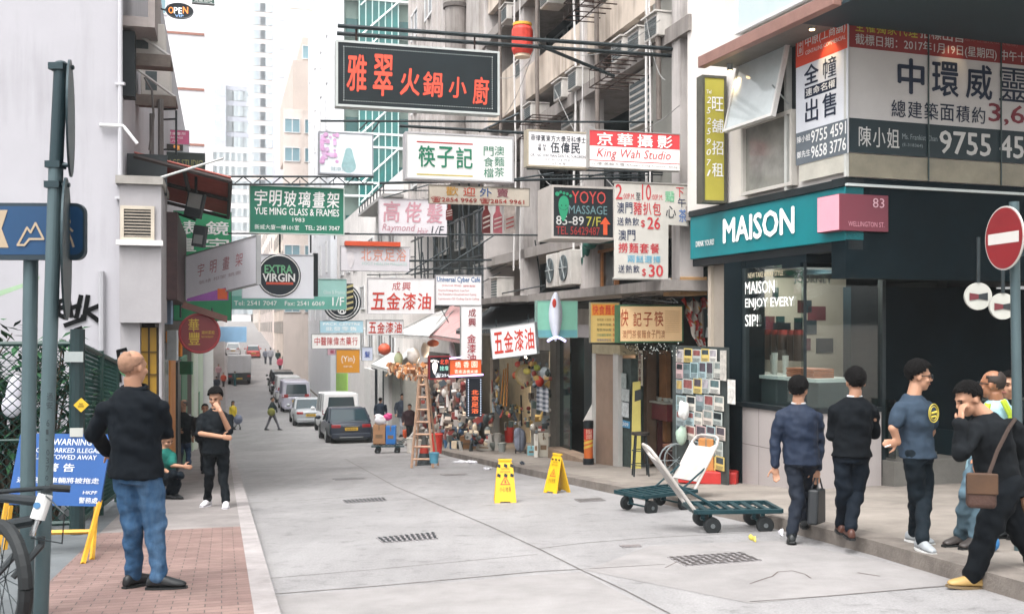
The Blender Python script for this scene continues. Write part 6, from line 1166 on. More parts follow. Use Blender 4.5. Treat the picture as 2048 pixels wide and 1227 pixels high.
# newspapers, posters and notices: each a sheet of its own
rng = random.Random(8); pc = ['#b9b9b2', '#a8b0ac', '#c4b9b0', '#8f9a9c', '#c7c2b8', '#b59a9a', '#9ab0b4', '#c9b36a', '#6f7f82', '#d0cdc6']
adj = ['grey', 'cream', 'white', 'bluish', 'worn', 'glossy', 'faded', 'creased', 'small', 'wide']; k = 0
rowsp = [(696, 26), (724, 30), (756, 28), (788, 30), (820, 27), (850, 26), (878, 30), (910, 26)]
names_r = ['uppermost row', 'row under the uppermost', 'second row', 'third row', 'fourth row', 'fifth row', 'sixth row', 'lowest row']; names_c = ['by the doorway', 'left of centre', 'at the centre', 'right of centre', 'beside the last column', 'by the black post']
for j, (y, h) in enumerate(rowsp):
    x = 1352 if j < 6 else 1378
    for i in range(6 if j < 6 else 5):
        w_ = rng.uniform(13, 21); 
        if x+w_ > 1452: break
        q, t0, t1, z0, z1 = prr(x, x+w_, y+rng.uniform(-2, 2), y+h+1, .43+.004*i+.003*(j % 2)); col = pc[rng.randrange(len(pc))]
        root = thing('poster', 'pasted poster on the shop notice wall, %s, %s' % (names_r[j], names_c[i]), 'poster', tuple(q.pt(t0, 0, z0)), 0, 'posters on the shopfront')
        mb = MB(); mb.pbox(q, t0, t1, z0, z1, -.003, 0); mb.build('sheet', M(col, .5, .12, 5), root); bb = Board(q.pt(t0, 0, z0), q.u*(t1-t0), UP*(z1-z0))
        mb = MB(); mb.k = 0; a = rng.uniform(.3, .6); mb.quad(bb.at(.1, a, .002), bb.at(.9, a, .002), bb.at(.9, .92, .002), bb.at(.1, .92, .002)); mb.k = 1
        for l in range(4): mb.quad(bb.at(.1, .05+l*.07, .002), bb.at(rng.uniform(.6, .92), .05+l*.07, .002), bb.at(.9, .08+l*.07, .002), bb.at(.1, .08+l*.07, .002))
        mb.build('print', [M(rng.choice(('#38464c', '#7f4a48', '#a89058', '#4f6668', '#1c262a', '#7a8482', '#9c979c', '#4a444c')), .5, .4, 9), M('#3c4446', .6, .2, 5)], root); x += w_+rng.uniform(0, 1.2)
for i, (x0, x1, y0, y1, c, lb) in enumerate(((1240, 1252, 745, 775, '#8d9694', 'grey notice by the metal post, upper'), (1240, 1258, 776, 800, '#a3a9a8', 'wide pale notice by the metal post'), (1243, 1257, 803, 832, '#b5babb', 'white notice over the blue number notice'), (1440, 1452, 700, 760, '#b3aea6', 'tall narrow strip poster beside the black post'), (1455, 1470, 758, 806, '#c9c6c0', 'white blank card leaning at the black post'))):
    q, t0, t1, z0, z1 = prr(x0, x1, y0, y1, .5); mb = MB(); mb.pbox(q, t0, t1, z0, z1, -.006, 0); solo(mb, 'notice', M(c, .5, .35, 14), lb, 'notice', 'posters on the shopfront')
text(SHOPS, Board(*(lambda q, t0, t1, z0, z1: (q.pt(t0, 0, z0), q.u*(t1-t0), UP*(z1-z0)))(*prr(1241, 1258, 840, 850, .475))), '2309', .05, .95, .15, .85, LW, bold=.02)
# ---- generic goods
def bucket(px, yb, wp, hp, col, lb, group='buckets outside the hardware shop', handle=True, nm='bucket', taper=.82, rim_=True):
    b = gp(px, yb); k = b.y/F; R_ = wp*k/2; h = hp*k; root = thing(nm, lb, nm.replace('_', ' '), tuple(b), 0, group); mb = MB(); mb.tube([b, b+UP*h, b+UP*h*.98, b+UP*.04], [R_*taper, R_, R_*.93, R_*taper*.9], 20); mb.build('body', M(col, .45, .12, 4), root, smooth=False)
    if rim_: mb = MB(); mb.tube([b+UP*h*.95, b+UP*(h+.008)], R_*1.06, 20, False); mb.build('rim', M(col, .45, .15, 5), root)
    if handle: mb = MB(); mb.tube([b+UP*h*.9+V((R_*1.05*cos(a), -.3*R_*sin(a)-R_*.2, -h*.22*sin(a))) for a in [pi*i/10 for i in range(11)]], .006, 5); mb.build('handle', STEEL, root)
    return root
def carton(x0, x1, y0, yb, col, lb, dep=.35, yaw=0, group='boxes on the pavement', tilt=0, base=None, nm='cardboard_box'):
    b = base or gp((x0+x1)/2, yb); k = b.y/F; w_, h = (x1-x0)*k, (yb-y0)*k; root = thing(nm, lb, 'box', tuple(b), 0, group); T = Matrix.Translation(b) @ Matrix.Rotation(rad(yaw), 4, 'Z') @ Matrix.Rotation(rad(tilt), 4, 'Y')
    mb = MB(); mb.box(-w_/2, w_/2, 0, dep, 0, h, T); mb.build('carton', M(col, .75, .12, 3), root, bevel=.006); mb = MB(); mb.box(-w_*.06, w_*.06, -.002, dep+.002, h*.72, h+.002, T); mb.box(-w_*.3, w_*.3, -.002, 0, h*.3, h*.5, T); mb.build('tape', M('#7a6148', .5, .2, 5), root); return root
def sack(px, yb, wp, hp, col, lb, group='bags among the goods', c=None, lump=.35, nm='bag', cat='bag', bump=.5):
    b = c or gp(px, yb); k = b.y/F; a, h = wp*k/2, hp*k; rng = random.Random(int(px*7)); mb = MB(); mb.ell(b+UP*h*.42, (a*.85, a*.6, h*.42))
    for i in range(6): mb.ell(b+V((rng.uniform(-a, a)*.5, rng.uniform(-.3, .3)*a, h*rng.uniform(.3, .85))), (a*lump*rng.uniform(.8, 1.6), a*lump, h*.2))
    return solo(mb, nm, M(col, .4, .15, 6, bump=bump, bscale=12), lb, cat, group, remesh=max(.012, a*.08), sm=2)
def pole(p0, p1, rr, col, lb, nm='pole', group='long goods leaning at the hardware shop', cat='pole'): mb = MB(); mb.tube([p0, p1], rr, 8); return solo(mb, nm, M(col, .6, .15, 8), lb, cat, group)
# noodle shop front
def stool(px, yb, lb, h=.72, r0=.16, col='#1e2426'):
    b = gp(px, yb); root = thing('stool', lb, 'stool', tuple(b), 0, 'stools at the noodle shop'); mb = MB(); mb.tube([b+UP*h, b+UP*(h+.045)], r0, 18); mb.build('seat', M('#5b3a2c' if col != '#1e2426' else '#2e2a28', .4, .2, 6), root)
    for a in (45, 135, 225, 315):
        d = V((cos(rad(a)), sin(rad(a)), 0)); mb = MB(); mb.tube([b+d*r0*1.15, b+d*r0*.75+UP*h], .016, 6); mb.build('leg', M(col, .5, .2, 6), root)
    mb = MB()
    for z in (.2, .45): mb.tube([b+V((cos(2*pi*i/16), sin(2*pi*i/16), 0))*r0*(1.1-z*.4)+UP*z for i in range(17)], .009, 5, False)
    mb.build('foot_ring', M(col, .5, .2, 6), root)
stool(1281, 951, 'tall dark bar stool beside the yellow strip board'); stool(1345, 950, 'reddish topped stool with a bicycle part behind the white trolley', .5, .17, '#3d2c22')
b = gp(1271, 936); mb = MB(); p = [P(1262, 946, b.y), P(1282, 940, b.y), P(1281, 762, b.y+.1), P(1266, 764, b.y+.1)]; mb.prism(p, V((0, .05, 0))); pb_ = solo(mb, 'yellow_board', M('#c4b765', .6, .12, 2.5), 'tall pale yellow board leaning at the noodle shop door', 'board'); bb = Board(p[0], p[1]-p[0], p[3]-p[0]); rectface(pb_, bb, .2, .85, .78, .9, M('#2f3436', .5, .3, 8), 'picture', .004)
q, t0, t1, z0, z1 = prr(1276, 1284, 700, 770, .3); mb = MB(); mb.pbox(q, t0, t1, z0, z1, -.02, 0); tag(solo(mb, 'couplet_strip', M('#b9b3a2', .6, .15, 4), 'narrow hanging strip with vertical characters over the yellow board', 'sign')); 
text(bpy.data.objects['couplet_strip'], Board(q.pt(t0, 0, z0), q.u*(t1-t0), UP*(z1-z0)), '澳門茶餐', .15, .85, .05, .95, M('#5a2a28', .6), 'col')
carton(1300, 1342, 862, 915, '#a37f2c', 'large ochre carton inside the noodle shop doorway', .4)
root = thing('serving_counter', 'small red counter with bowls in the noodle shop doorway', 'counter', tuple(gp(1308, 912)), 0); q, t0, t1, z0, z1 = prr(1284, 1334, 800, 832, .1); mb = MB(); mb.pbox(q, t0, t1, z0, z1, -.5, 0); mb.build('counter_body', M('#4d1f22', .4, .25, 5), root); mb = MB(); mb.pbox(q, t0, t1, z1, z1+.03, -.55, .05); mb.build('counter_top', M('#7a7a72', .4, .2, 5), root)
mb = MB()
for i in range(4): c = q.pt(t0+(t1-t0)*(i+.5)/4, -.2, z1+.03); mb.tube([c, c+UP*.06], [.05, .09], 12)
mb.build('bowl', M('#9fa39c', .4, .1, 4), root)
mb = MB(); q, t0, t1, z0, z1 = prr(1284, 1290, 834, 915, .0); mb.pbox(q, t0, t0+.06, z0, z1, -.4, 0); mb.pbox(q, t1+.6, t1+.66, z0, z1, -.4, 0); mb.build('counter_leg', M('#3b1d1c', .5, .2, 4), root)
b = gp(1420, 966); root = thing('red_crate', 'low red plastic crate with cardboard at the foot of the poster wall', 'crate', tuple(b), 0); mb = MB(); T = Matrix.Translation(b) @ Matrix.Rotation(rad(-20), 4, 'Z'); mb.box(-.48, .42, -.12, .25, 0, .2, T); mb.build('crate', M('#a52a26', .5, .12, 4), root, bevel=.02)
for i, (x, yb, w_, h, c, lb) in enumerate(((1410, 952, 30, 62, '#a8713c', 'tall brown carton standing on the red crate'), (1424, 948, 22, 20, '#b58550', 'flat brown carton lying on the red crate'))): carton(x-w_/2, x+w_/2, yb-h, yb, c, lb, .25, -15, base=b+V(((x-1418)*.008, .0, .2)))
for i, (px, y, c, lb) in enumerate(((1363, 850, '#9cb0a0', 'green printed bag hanging by the poster wall'), (1368, 800, '#c4c6c4', 'white plastic bag hanging by the poster wall'))): sack(px, y, 26, 44, c, lb, c=hang(px, y+40, .55))
b = gp(1352, 956); mb = MB()
for i in range(2): mb.tube([b+V((.28*cos(2*pi*k/20)+.1*i, .1*i, .3+.28*sin(2*pi*k/20))) for k in range(21)], .014, 5, False)
for i in range(8): mb.tube([b+UP*.3, b+V((.28*cos(pi*i/4), 0, .3+.28*sin(pi*i/4)))], .004, 4)
solo(mb, 'spoked_wheel', M('#8d9698', .4, .2, 4, .4), 'loose spoked wheel leaning behind the white trolley handle', 'wheel')
# fairy lights
mb = MB(); me = MB(); rng = random.Random(4)
for i in range(150):
    x = rng.uniform(1248, 1358); y = 686+abs(rng.gauss(0, 10)); c = hang(x, min(y, 716), .62+rng.uniform(-.1, .1))
    if i % 3: mb.tube([c, c+V((rng.uniform(-.06, .06), 0, rng.uniform(-.08, .02)))], .007, 3)
    else: me.ell(c, (.009, .009, .009), None, 5, 4)
root = thing('fairy_light_garland', 'dark leafy garland of tiny lights under the lit cream sign', 'lights', tuple(hang(1300, 690, .6)), 0); mb.build('garland', M('#16241f', .6, .3, 6), root); me.build('light_bulb', M('#dfe6df', .4, .02, 3, emit=.5), root)['kind'] = 'stuff'
# doorway goods
b = gp(1131, 905); root = thing('leaning_box', 'long thin white carton leaning diagonally in the doorway', 'box', tuple(b), 0, 'boxes on the pavement'); bd = [P(1113, 848, b.y), P(1125, 852, b.y), P(1148, 790, b.y), P(1137, 784, b.y)]; mb = MB(); mb.prism(bd, V((0, .25, 0))); mb.build('carton', M('#b5ada0', .6, .1, 4), root, bevel=.008); mb = MB(); mb.quad(*[bd[0].lerp(bd[3], f)+(bd[1]-bd[0])*g_-V((0, .004, 0)) for f, g_ in ((.1, .2), (.1, .8), (.85, .8), (.85, .2))]); mb.build('printing', M('#7a7d7a', .6, .3, 9), root)
carton(1130, 1158, 836, 893, '#c0bbb4', 'flat white carton standing by the glass door', .1); carton(1148, 1164, 812, 860, '#a8a295', 'narrow cream carton behind the white one in the doorway', .1)
b = gp(1177, 928); root = thing('striped_post', 'black topped post with red label and slanting red and yellow stripes', 'post', tuple(b), 0); k = b.y/F; mb = MB(); mb.tube([b, b+UP*12*k, b+UP*13*k], [11*k, 11*k, 9*k], 16); mb.build('base', BLACK, root)
mb = MB(); mb.tube([b+UP*12*k, b+UP*72*k], 9*k, 18); mb.build('orange_sleeve', M('#c9652c', .5, .1, 4), root); mb = MB(); mb.tube([b+UP*72*k, b+UP*88*k], 10*k, 16); mb.build('black_cap', BLACK, root)
mb = MB()
for i in range(4):
    z0 = 12+i*9; n_ = 10; mb.loft([[b+V((cos(a)*9.3*k, sin(a)*9.3*k, (z0+f*5+9*(a+pi)/pi)*k)) for a in [pi+pi*j/n_ for j in range(n_+1)]] for f in (0, 1)], False, False)
mb.build('yellow_stripe', M('#d0b04a', .5, .1, 4), root); mb = MB(); n_ = 10; mb.loft([[b+V((cos(a)*9.4*k, sin(a)*9.4*k, z*k)) for a in [pi+pi*j/n_ for j in range(n_+1)]] for z in (50, 72)], False, False); mb.build('red_label', M('#b53428', .5, .1, 4), root)
pq = Plane((b.x, b.y-9.8*k), (1, 0)); text(root, Board(pq.pt(-6*k, 0, b.z+52*k), pq.u*12*k, UP*19*k), '請勿亂拋', 0, 1, .5, 1, M('#d8c0a8', .6), 'row', bold=0); text(root, Board(pq.pt(-6*k, 0, b.z+52*k), pq.u*12*k, UP*19*k), '垃圾煙頭', 0, 1, .0, .45, M('#d8c0a8', .6), 'row', bold=0)
mb = MB(); b = gp(1178, 926); pts = [P(1166, 842, b.y+.2), P(1188, 842, b.y+.2), P(1188, 800, b.y+.2)]; mb.prism(pts, V((0, .04, 0))); solo(mb, 'triangular_board', M('#c9c5c0', .5, .1, 4), 'white triangular panel behind the striped post', 'panel')
# hardware shop goods
for (px, yb, wp, hp, c, lb) in ((1018, 884, 20, 30, '#b52f2a', 'red bucket behind the wrapped trolley bag'), (1022, 858, 20, 12, '#c4592c', 'orange basin stacked over the red bucket'), (995, 900, 15, 34, '#b9b5ad', 'tall white drum by the brown box'), (1004, 903, 16, 18, '#8f9490', 'grey paint tin beside the wrapped bag'), (990, 820, 18, 14, '#b23c2c', 'red pail on the goods heap by the broom handles')): bucket(px, yb, wp, hp, c, lb)
sack(1040, 904, 30, 58, '#8d93a3', 'grey wrapped bundle on a small wheeled trolley outside the hardware shop', bump=.8); b = gp(1040, 906)
root = thing('luggage_trolley', 'small folding trolley carrying the grey wrapped bundle', 'trolley', tuple(b)); mb = MB(); mb.tube([b+V((0, .1, .06)), b+V((0, .12, 1.15))], .012, 6); mb.tube([b+V((-.1, .12, 1.15)), b+V((.1, .12, 1.15))], .014, 6); mb.tube([b+V((-.14, .1, .06)), b+V((.14, .1, .06))], .012, 6); mb.build('frame', STEEL, root)
for x in (-.13, .13): MB().disc(b+V((x, .0, .06)), V((1, 0, 0)), .06, .03, 14).build('wheel', M('#15191b', .7, .2, 6), root)
sack(990, 900, 26, 30, '#6b706a', 'dark green and clear plastic sack at the kerb side of the goods', bump=.8)
q = gp(1062, 910); carton(1055, 1070, 892, 910, '#7fb3bd', 'small light blue bin beside the white boards', .2, nm='blue_bin'); carton(1068, 1076, 868, 914, '#c6c3bb', 'narrow white board standing beside the blue bin', .08, nm='white_board'); carton(1077, 1097, 866, 913, '#c2bcae', 'cream panel standing beside the ramp', .12, nm='white_board')
for i, (x0, y0, x1, y1, c, lb) in enumerate(((1000, 812, 1008, 738, '#c8842c', 'orange broom handle, first of three'), (1007, 812, 1012, 736, '#cf9136', 'orange broom handle, second of three'), (1013, 812, 1016, 726, '#c27a2a', 'orange broom handle, tallest of three'), (984, 760, 985, 815, '#a8453c', 'red pole at the edge of the hardware shop'), (1042, 790, 1043, 850, '#2c2f2e', 'black stand pole under the bamboo sieve'))): pole(hang(x0, y0, .6), hang(x1, y1, .35), .022, c, lb, 'broom_handle' if 'broom' in lb else 'pole')
c = hang(1052, 750, .75); root = thing('bamboo_sieve', 'round bamboo sieve hanging at the hardware shop', 'sieve', tuple(c), 0); n_ = V((-.3, -1, 0)).normalized(); mb = MB(); mb.disc(c, n_, .27, .012, 28); mb.build('weave', M('#a39274', .7, .25, 14), root); u_ = V((-n_.y, n_.x, 0)); mb = MB()
for rr_ in (.28, .25): mb.tube([c-n_*.0+u_*cos(2*pi*k/32)*rr_+UP*sin(2*pi*k/32)*rr_ for k in range(33)], .018, 6, False)
mb.build('rim', M('#8f7a45', .6, .2, 6), root)
def ball(px, py, rp, c, lb, w=.8, nm='hanging_ball', cat='ball', sq=1., rough=.4): p = hang(px, py, w); k = p.y/F; mb = MB(); mb.ell(p, (rp*k, rp*k, rp*k*sq), None, 14, 10); return solo(mb, nm, M(c, rough, .12, 6), lb, cat, 'goods hung at the hardware shop', smooth=True)
for (px, py, rp, c, lb, nm, sq) in ((1037, 728, 8, '#c4452f', 'red hanging gourd above the bamboo sieve', 'gourd', .8), (1030, 750, 6, '#c2542f', 'orange hanging gourd left of the bamboo sieve', 'gourd', 1.2), (1054, 742, 8, '#c9bd5a', 'yellow melon shape in front of the sieve', 'melon', .8), (1074, 735, 7, '#9ca84a', 'green ball hanging by the sieve', 'ball', .9), (1079, 762, 9, '#c23a2c', 'bright red bundle hanging over the checked cloth', 'bundle', 1.2), (1090, 745, 11, '#9aa3a6', 'silver mesh bundle by the door post', 'bundle', 1.1), (1062, 726, 6, '#8f3c34', 'dark red bundle above the sieve', 'bundle', .9)): ball(px, py, rp, c, lb, nm=nm, cat=nm, sq=sq)
q, t0, t1, z0, z1 = prr(1073, 1097, 772, 818, .9); mb = MB(); n_ = 8
for i in range(n_):
    for j in range(10): mb.k = (i+j) % 3 and ((i % 2) or (j % 2)); a = [(i, j), (i+1, j), (i+1, j+1), (i, j+1)]; mb.k = 1 if (i % 2 and j % 2) else (2 if (i % 2 or j % 2) else 0); mb.quad(*[q.pt(t0+(t1-t0)*x/n_, .03*sin(x*1.6), z0+(z1-z0)*y/10) for x, y in a])
solo(mb, 'checked_cloth', [M('#b5b5b8', .8, .1, 5), M('#3f4650', .8, .1, 5), M('#83868e', .8, .1, 5)], 'grey and white checked cloth hanging at the hardware shop', 'cloth', solid=.01)
# dense small goods: too many to count
def heap(name, lb, boxes, n, cols, seed, size=(.05, .14), w=(.1, 1.0)):
    rng = random.Random(seed); mb = MB(); mats = [M(c, .5, .15, 5) for c in cols]
    for _ in range(n):
        x0, x1, y0, y1 = rng.choice(boxes); p = hang(rng.uniform(x0, x1), rng.uniform(y0, y1), rng.uniform(*w)); mb.k = rng.randrange(len(mats)); s_ = rng.uniform(*size); T = Matrix.Translation(p) @ Matrix.Rotation(rng.uniform(0, 3), 4, rng.choice('XYZ')); t_ = rng.random()
        if t_ < .4: mb.box(-s_*.5, s_*.5, -s_*.3, s_*.3, -s_*.6, s_*.6, T)
        elif t_ < .75: mb.ell(p, (s_*.5, s_*.5, s_*rng.uniform(.4, .8)), None, 8, 6)
        else: mb.tube([p, p+V((rng.uniform(-.1, .1), 0, -s_*2))], [s_*.15, s_*.35], 7)
    o = mb.build(name, mats); tag(o, lb, 'goods', kind='stuff'); return o
heap('hanging_kitchenware', 'mass of small baskets, brushes and kitchenware filling the hardware shop front', [(1040, 1070, 712, 735), (1045, 1100, 725, 770), (985, 998, 740, 820), (1060, 1100, 770, 870), (985, 1060, 805, 850)], 260, ['#8f8478', '#5b5147', '#8d3a30', '#7f8a8f', '#2d3a34', '#a3854a', '#c4c0b8', '#3a4650', '#1c2424'], 5)
heap('market_goods', 'mass of small hanging goods and toys around the neon foot signs', [(845, 905, 765, 880), (905, 935, 765, 860), (870, 930, 760, 800)], 420, ['#c9c2bd', '#7d5552', '#2a2d32', '#a5998f', '#8a403c', '#4a565e', '#1c1a20', '#cfc8c3', '#6b5042'], 6, (.06, .2), (.3, 1.6))
heap('dried_goods', 'mass of dried goods and strings hanging under the white awning', [(775, 860, 728, 745), (790, 855, 735, 752)], 230, ['#b5764a', '#c9a27a', '#8f5a3c', '#d0c0b0', '#6b4a38', '#c98a5a'], 7, (.06, .16), (1.4, 2.0))
heap('stacked_wares', 'mass of boxes and pots on the shop shelves behind the ladder', [(860, 900, 800, 880), (940, 985, 830, 890), (905, 960, 840, 890)], 170, ['#a3a09a', '#5b615f', '#8a3d36', '#37506a', '#c4b39a', '#2e3434'], 9, (.08, .22), (.6, 1.5))
# awning market stall row (s 24 - 34): back wall, posts, shutters
pan('stall_back_wall', 905, 985, 668, 900, -.8, M('#41403c', .9, .35, 2), .1); pan('stall_back_wall', 835, 905, 700, 880, -.2, M('#5a5652', .9, .35, 2), .1); pan('stall_pillar', 980, 986, 715, 900, .5, M('#77736c', .7, .2, 4), .2)
pan('shutter', 802, 832, 735, 855, .47, M('#9b978f', .6, .2, 8, streak=.4), .1); pan('shutter', 776, 800, 735, 857, .5, M('#a8a59f', .6, .15, 6, streak=.4), .1); pan('white_post', 728, 742, 735, 850, .65, M('#bdbab8', .6, .1, 4), .3); pan('dark_shopfront', 742, 776, 735, 847, .46, NIGHT, .1); pan('white_post', 755, 759, 735, 848, .6, M('#b3b1ae', .6, .1, 4), .2); pan('white_post', 768, 777, 735, 853, .66, M('#bdbab8', .6, .1, 4), .3)
GS = thing('green_shop', 'lime green painted shopfront past the shuttered shops', 'shop', tuple(st(50, 7.6, -3.5)), 0, 'shops along the right pavement'); pan('green_pier', 656, 664, 698, 790, .55, M('#8dbb4f', .6, .1, 2), .2, GS); pan('green_pier', 672, 694, 700, 815, .6, M('#94c052', .6, .1, 2), .3, GS); pan('dark_opening', 664, 672, 705, 795, .4, NIGHT, .1, GS); pan('white_wall', 694, 728, 712, 830, .55, M('#c4c0be', .6, .1, 2), .2, GS); pan('dark_side', 630, 656, 690, 770, .45, M('#57564f', .7, .4, 6), .2, GS)
def awning(lb, inner, outer, col, stripes=0, fringe=.12, w0=.1, w1=1.9, col2='#b9b5b2'):
    a, b_ = hang(*inner[0], w0), hang(*inner[1], w0); c, d = hang(*outer[0], w1), hang(*outer[1], w1); root = thing('awning', lb, 'awning', tuple(c), 0, 'shop awnings on the right'); mb = MB(); n_ = 14
    for i in range(n_):
        f0, f1 = i/n_, (i+1)/n_; mb.k = (i % 2) if stripes else 0; sg = lambda f, h: (a.lerp(b_, f)).lerp(c.lerp(d, f), h)-UP*.06*sin(pi*h)
        for j in range(4): mb.quad(sg(f0, j/4), sg(f1, j/4), sg(f1, (j+1)/4), sg(f0, (j+1)/4))
    mb.build('canvas', [M(col, .7, .1, 3, streak=.3), M(col2, .7, .1, 3)], root, solid=.01); mb = MB()
    for i in range(n_): f0, f1 = (i+.04)/n_, (i+.96)/n_; p, q_ = c.lerp(d, f0), c.lerp(d, f1); mb.quad(p, q_, q_-UP*fringe, p-UP*fringe)
    mb.build('valance', M(col, .7, .12, 3), root, solid=.006); mb = MB(); mb.tube([a, c], .015, 6); mb.tube([b_, d], .015, 6); mb.tube([c, d], .015, 6); mb.tube([a-UP*.5, c.lerp(a, .3)], .012, 5); mb.build('frame', GALV, root)
awning('pink awning with a scalloped edge beside the vertical paint sign', ((900, 612), (948, 600)), ((856, 668), (922, 678)), '#b98f8d', w1=1.7); awning('white and grey awning over the dried goods stall', ((870, 625), (915, 612)), ((782, 668), (858, 672)), '#c4c1bf', 1, w1=1.9); awning('low white awning in front of the shuttered shops', ((800, 690), (830, 700)), ((742, 728), (775, 738)), '#c4c2c0', w1=1.2); awning('dark canvas awning with pale edge above the hardware shop', ((985, 612), (1075, 606)), ((912, 660), (1076, 652)), '#33383a', w1=1.5, col2='#8d8a88')
mb = MB()
for (x0, y0, x1, y1, w) in ((985, 590, 1092, 570, .8), (900, 600, 1000, 545, .9), (940, 560, 1065, 505, .6), (1070, 480, 1085, 590, .6), (1075, 590, 1105, 560, .7), (860, 575, 900, 650, 1.4), (1150, 480, 1140, 580, .5), (1182, 590, 1150, 560, .5)): mb.tube([hang(x0, y0, w), hang(x1, y1, w*.7)], .018, 5)
solo(mb, 'scaffold_strut', STEEL, 'loose dark struts bracing the awnings and old sign frames', 'struts')
# green tarpaulin, orange window frames, warm box above the lit sign
c0 = hang(1175, 478, .6); rng = random.Random(3); mb = MB(); 
for (x, y, a, h) in ((1190, 482, .22, .08), (1215, 480, .22, .07), (1172, 500, .1, .2), (1168, 520, .07, .18), (1180, 488, .16, .12)): mb.ell(hang(x, y, .6), (a, .1, h))
solo(mb, 'green_tarpaulin', M('#1d4d44', .5, .2, 6, bump=.6, bscale=9), 'bunched dark green tarpaulin under the foot massage lightbox', 'tarpaulin', remesh=.02, sm=3)
WO = thing('wooden_window', 'orange brown framed window with dark panes under the tarpaulin', 'window', tuple(hang(1200, 585, .3)), 0); q, t0, t1, z0, z1 = prr(1182, 1232, 510, 585, .3); bb = Board(q.pt(t0, 0, z0), q.u*(t1-t0), UP*(z1-z0)); frame_mb(bb, .06, -.05, .05).build('frame', M('#7a4f2c', .5, .2, 5), WO); rectface(WO, bb, 0, 1, 0, 1, M('#101c1f', .15, .3, 2, spec=.7), 'pane', .0); mb = MB(); mb.pbox(q, (t0+t1)/2-.04, (t0+t1)/2+.04, z0, z1, .003, .05); mb.build('mullion', M('#8a5a30', .5, .2, 5), WO)
q, t0, t1, z0, z1 = prr(1326, 1362, 557, 592, .1); mb = MB(); mb.pbox(q, t0, t1, z0, z1, -.5, 0); solo(mb, 'cream_cabinet', M('#a8855c', .6, .2, 3), 'warm cream metal cabinet above the lit cream sign', 'cabinet', bevel=.01)
mb = MB(); q, t0, t1, z0, z1 = prr(1240, 1322, 556, 600, .1); mb.pbox(q, t0, t1, z0, z1, -.6, -.5)
for i in range(14): a = hang(random.uniform(1240, 1360), random.uniform(595, 610), .6); b_ = hang(random.uniform(1240, 1360), random.uniform(585, 608), .6); mb.tube([a, (a+b_)/2+UP*random.uniform(-.1, .1), b_], .012, 5)
solo(mb, 'wire_tangle', BLACK, 'tangle of black wires on top of the lit cream sign', 'wires')
# neon signs among the stalls
NM = lambda c, e: M(c, .4, .05, 3, emit=e)
pl = across(22.6); root, b = sign('neon_foot_sign', 'neon sign with a glowing foot and phone digits, edged by red bulbs', pl, pl.rect(860, 899, 714, 756), M('#141a22', .4, .1, 3), rim=M('#7a1f24', .5, .2, 5), depth=.12, fw=.03, group='neon signs among the stalls'); foot(root, b, .24, .55, .7, NM('#e8e0d8', 1.2)); text(root, b, '北京', .5, .98, .66, .9, NM('#e0563a', 1.2), 'row', bold=.0); text(root, b, '按摩', .48, .98, .36, .58, NM('#8fd0c0', 1.), 'row', bold=0); text(root, b, '☎254', .24, .98, .04, .24, NM('#dde0e4', 1.), bold=0)
pl = across(22.3); root, b = sign('orange_neon_sign', 'orange lit sign with white characters between two violet neon tubes', pl, pl.rect(900, 962, 720, 750), M('#c4562c', .4, .1, 3, emit=.6), rim=M('#6b3a2c', .5, .2, 5), depth=.12, fw=.01, group='neon signs among the stalls'); text(root, b, '橋香園', .12, .92, .5, .92, NM('#f0dcc8', .8), 'row', bold=0, fill=.7); text(root, b, '雲南過橋米線', .14, .9, .12, .36, NM('#f0dcc8', .8), 'row', bold=0)
mb = MB(); mb.tube([b.at(-.02, 1.12, .03), b.at(.42, 1.2, .03)], .02, 6); mb.tube([b.at(-.04, -.08, .03), b.at(1.06, .02, .03)], .022, 6); mb.build('neon_tube', NM('#d9b8f0', 2.0), root)
pl = across(22.1); root, b = sign('vertical_neon_sign', 'vertical neon sign with glowing orange characters and white bulb edge', pl, pl.rect(935, 963, 757, 832), M('#101822', .4, .1, 3), rim=M('#222c38', .5, .2, 5), depth=.12, fw=.01, group='neon signs among the stalls'); text(root, b, '北京足浴', .28, .78, .06, .72, NM('#f06a3a', 1.2), 'col', bold=.0, fill=.8); mb = MB()
for i in range(16):
    for a_ in (.06, .94): mb.disc(b.at(a_, .03+.94*i/15, .004), b.n, .012, .003, 7)
mb.build('bulb_edge', NM('#c4cfe0', 1.2), root)
# hanging lanterns, bags over the stall
for (px, py, rp, c, lb, sq) in ((769, 698, 13, '#c95a40', 'orange round lantern hanging at the white awning', .9), (797, 718, 9, '#a8b08f', 'pale green tin hanging beside the orange lantern', 1.6), (866, 686, 12, '#b5603c', 'orange and brown basket under the pink awning', .6)):
    p = hang(px, py, 1.6); k = p.y/F; root = thing('hanging_lantern' if 'lantern' in lb else 'hanging_basket', lb, 'lantern' if 'lantern' in lb else 'basket', tuple(p), 0, 'goods hung under the awnings'); mb = MB(); mb.ell(p, (rp*k, rp*k, rp*k*sq), None, 18, 12); mb.build('body', M(c, .5, .15, 6), root, smooth=True); mb = MB(); mb.tube([p+UP*rp*k*sq, p+UP*rp*k*(sq+1)], .008, 4); mb.build('cord', STEEL, root); mb = MB(); mb.tube([p+UP*rp*k*sq*.9, p+UP*rp*k*sq*1.05], rp*k*.35, 10); mb.build('cap', M('#8f3f2c', .5, .2, 5), root)
for (px, py, wp, hp, c, lb) in ((827, 728, 30, 40, '#c6c0ba', 'large white cloth bag hanging under the awnings'), (850, 715, 20, 36, '#c9c4c0', 'white plastic bag hanging next to the large cloth bag'), (905, 735, 14, 60, '#b9b0b8', 'long pale bag hanging by the neon foot sign')): sack(px, py, wp, hp, c, lb, c=hang(px, py+hp*.0, 1.5), lump=.4)
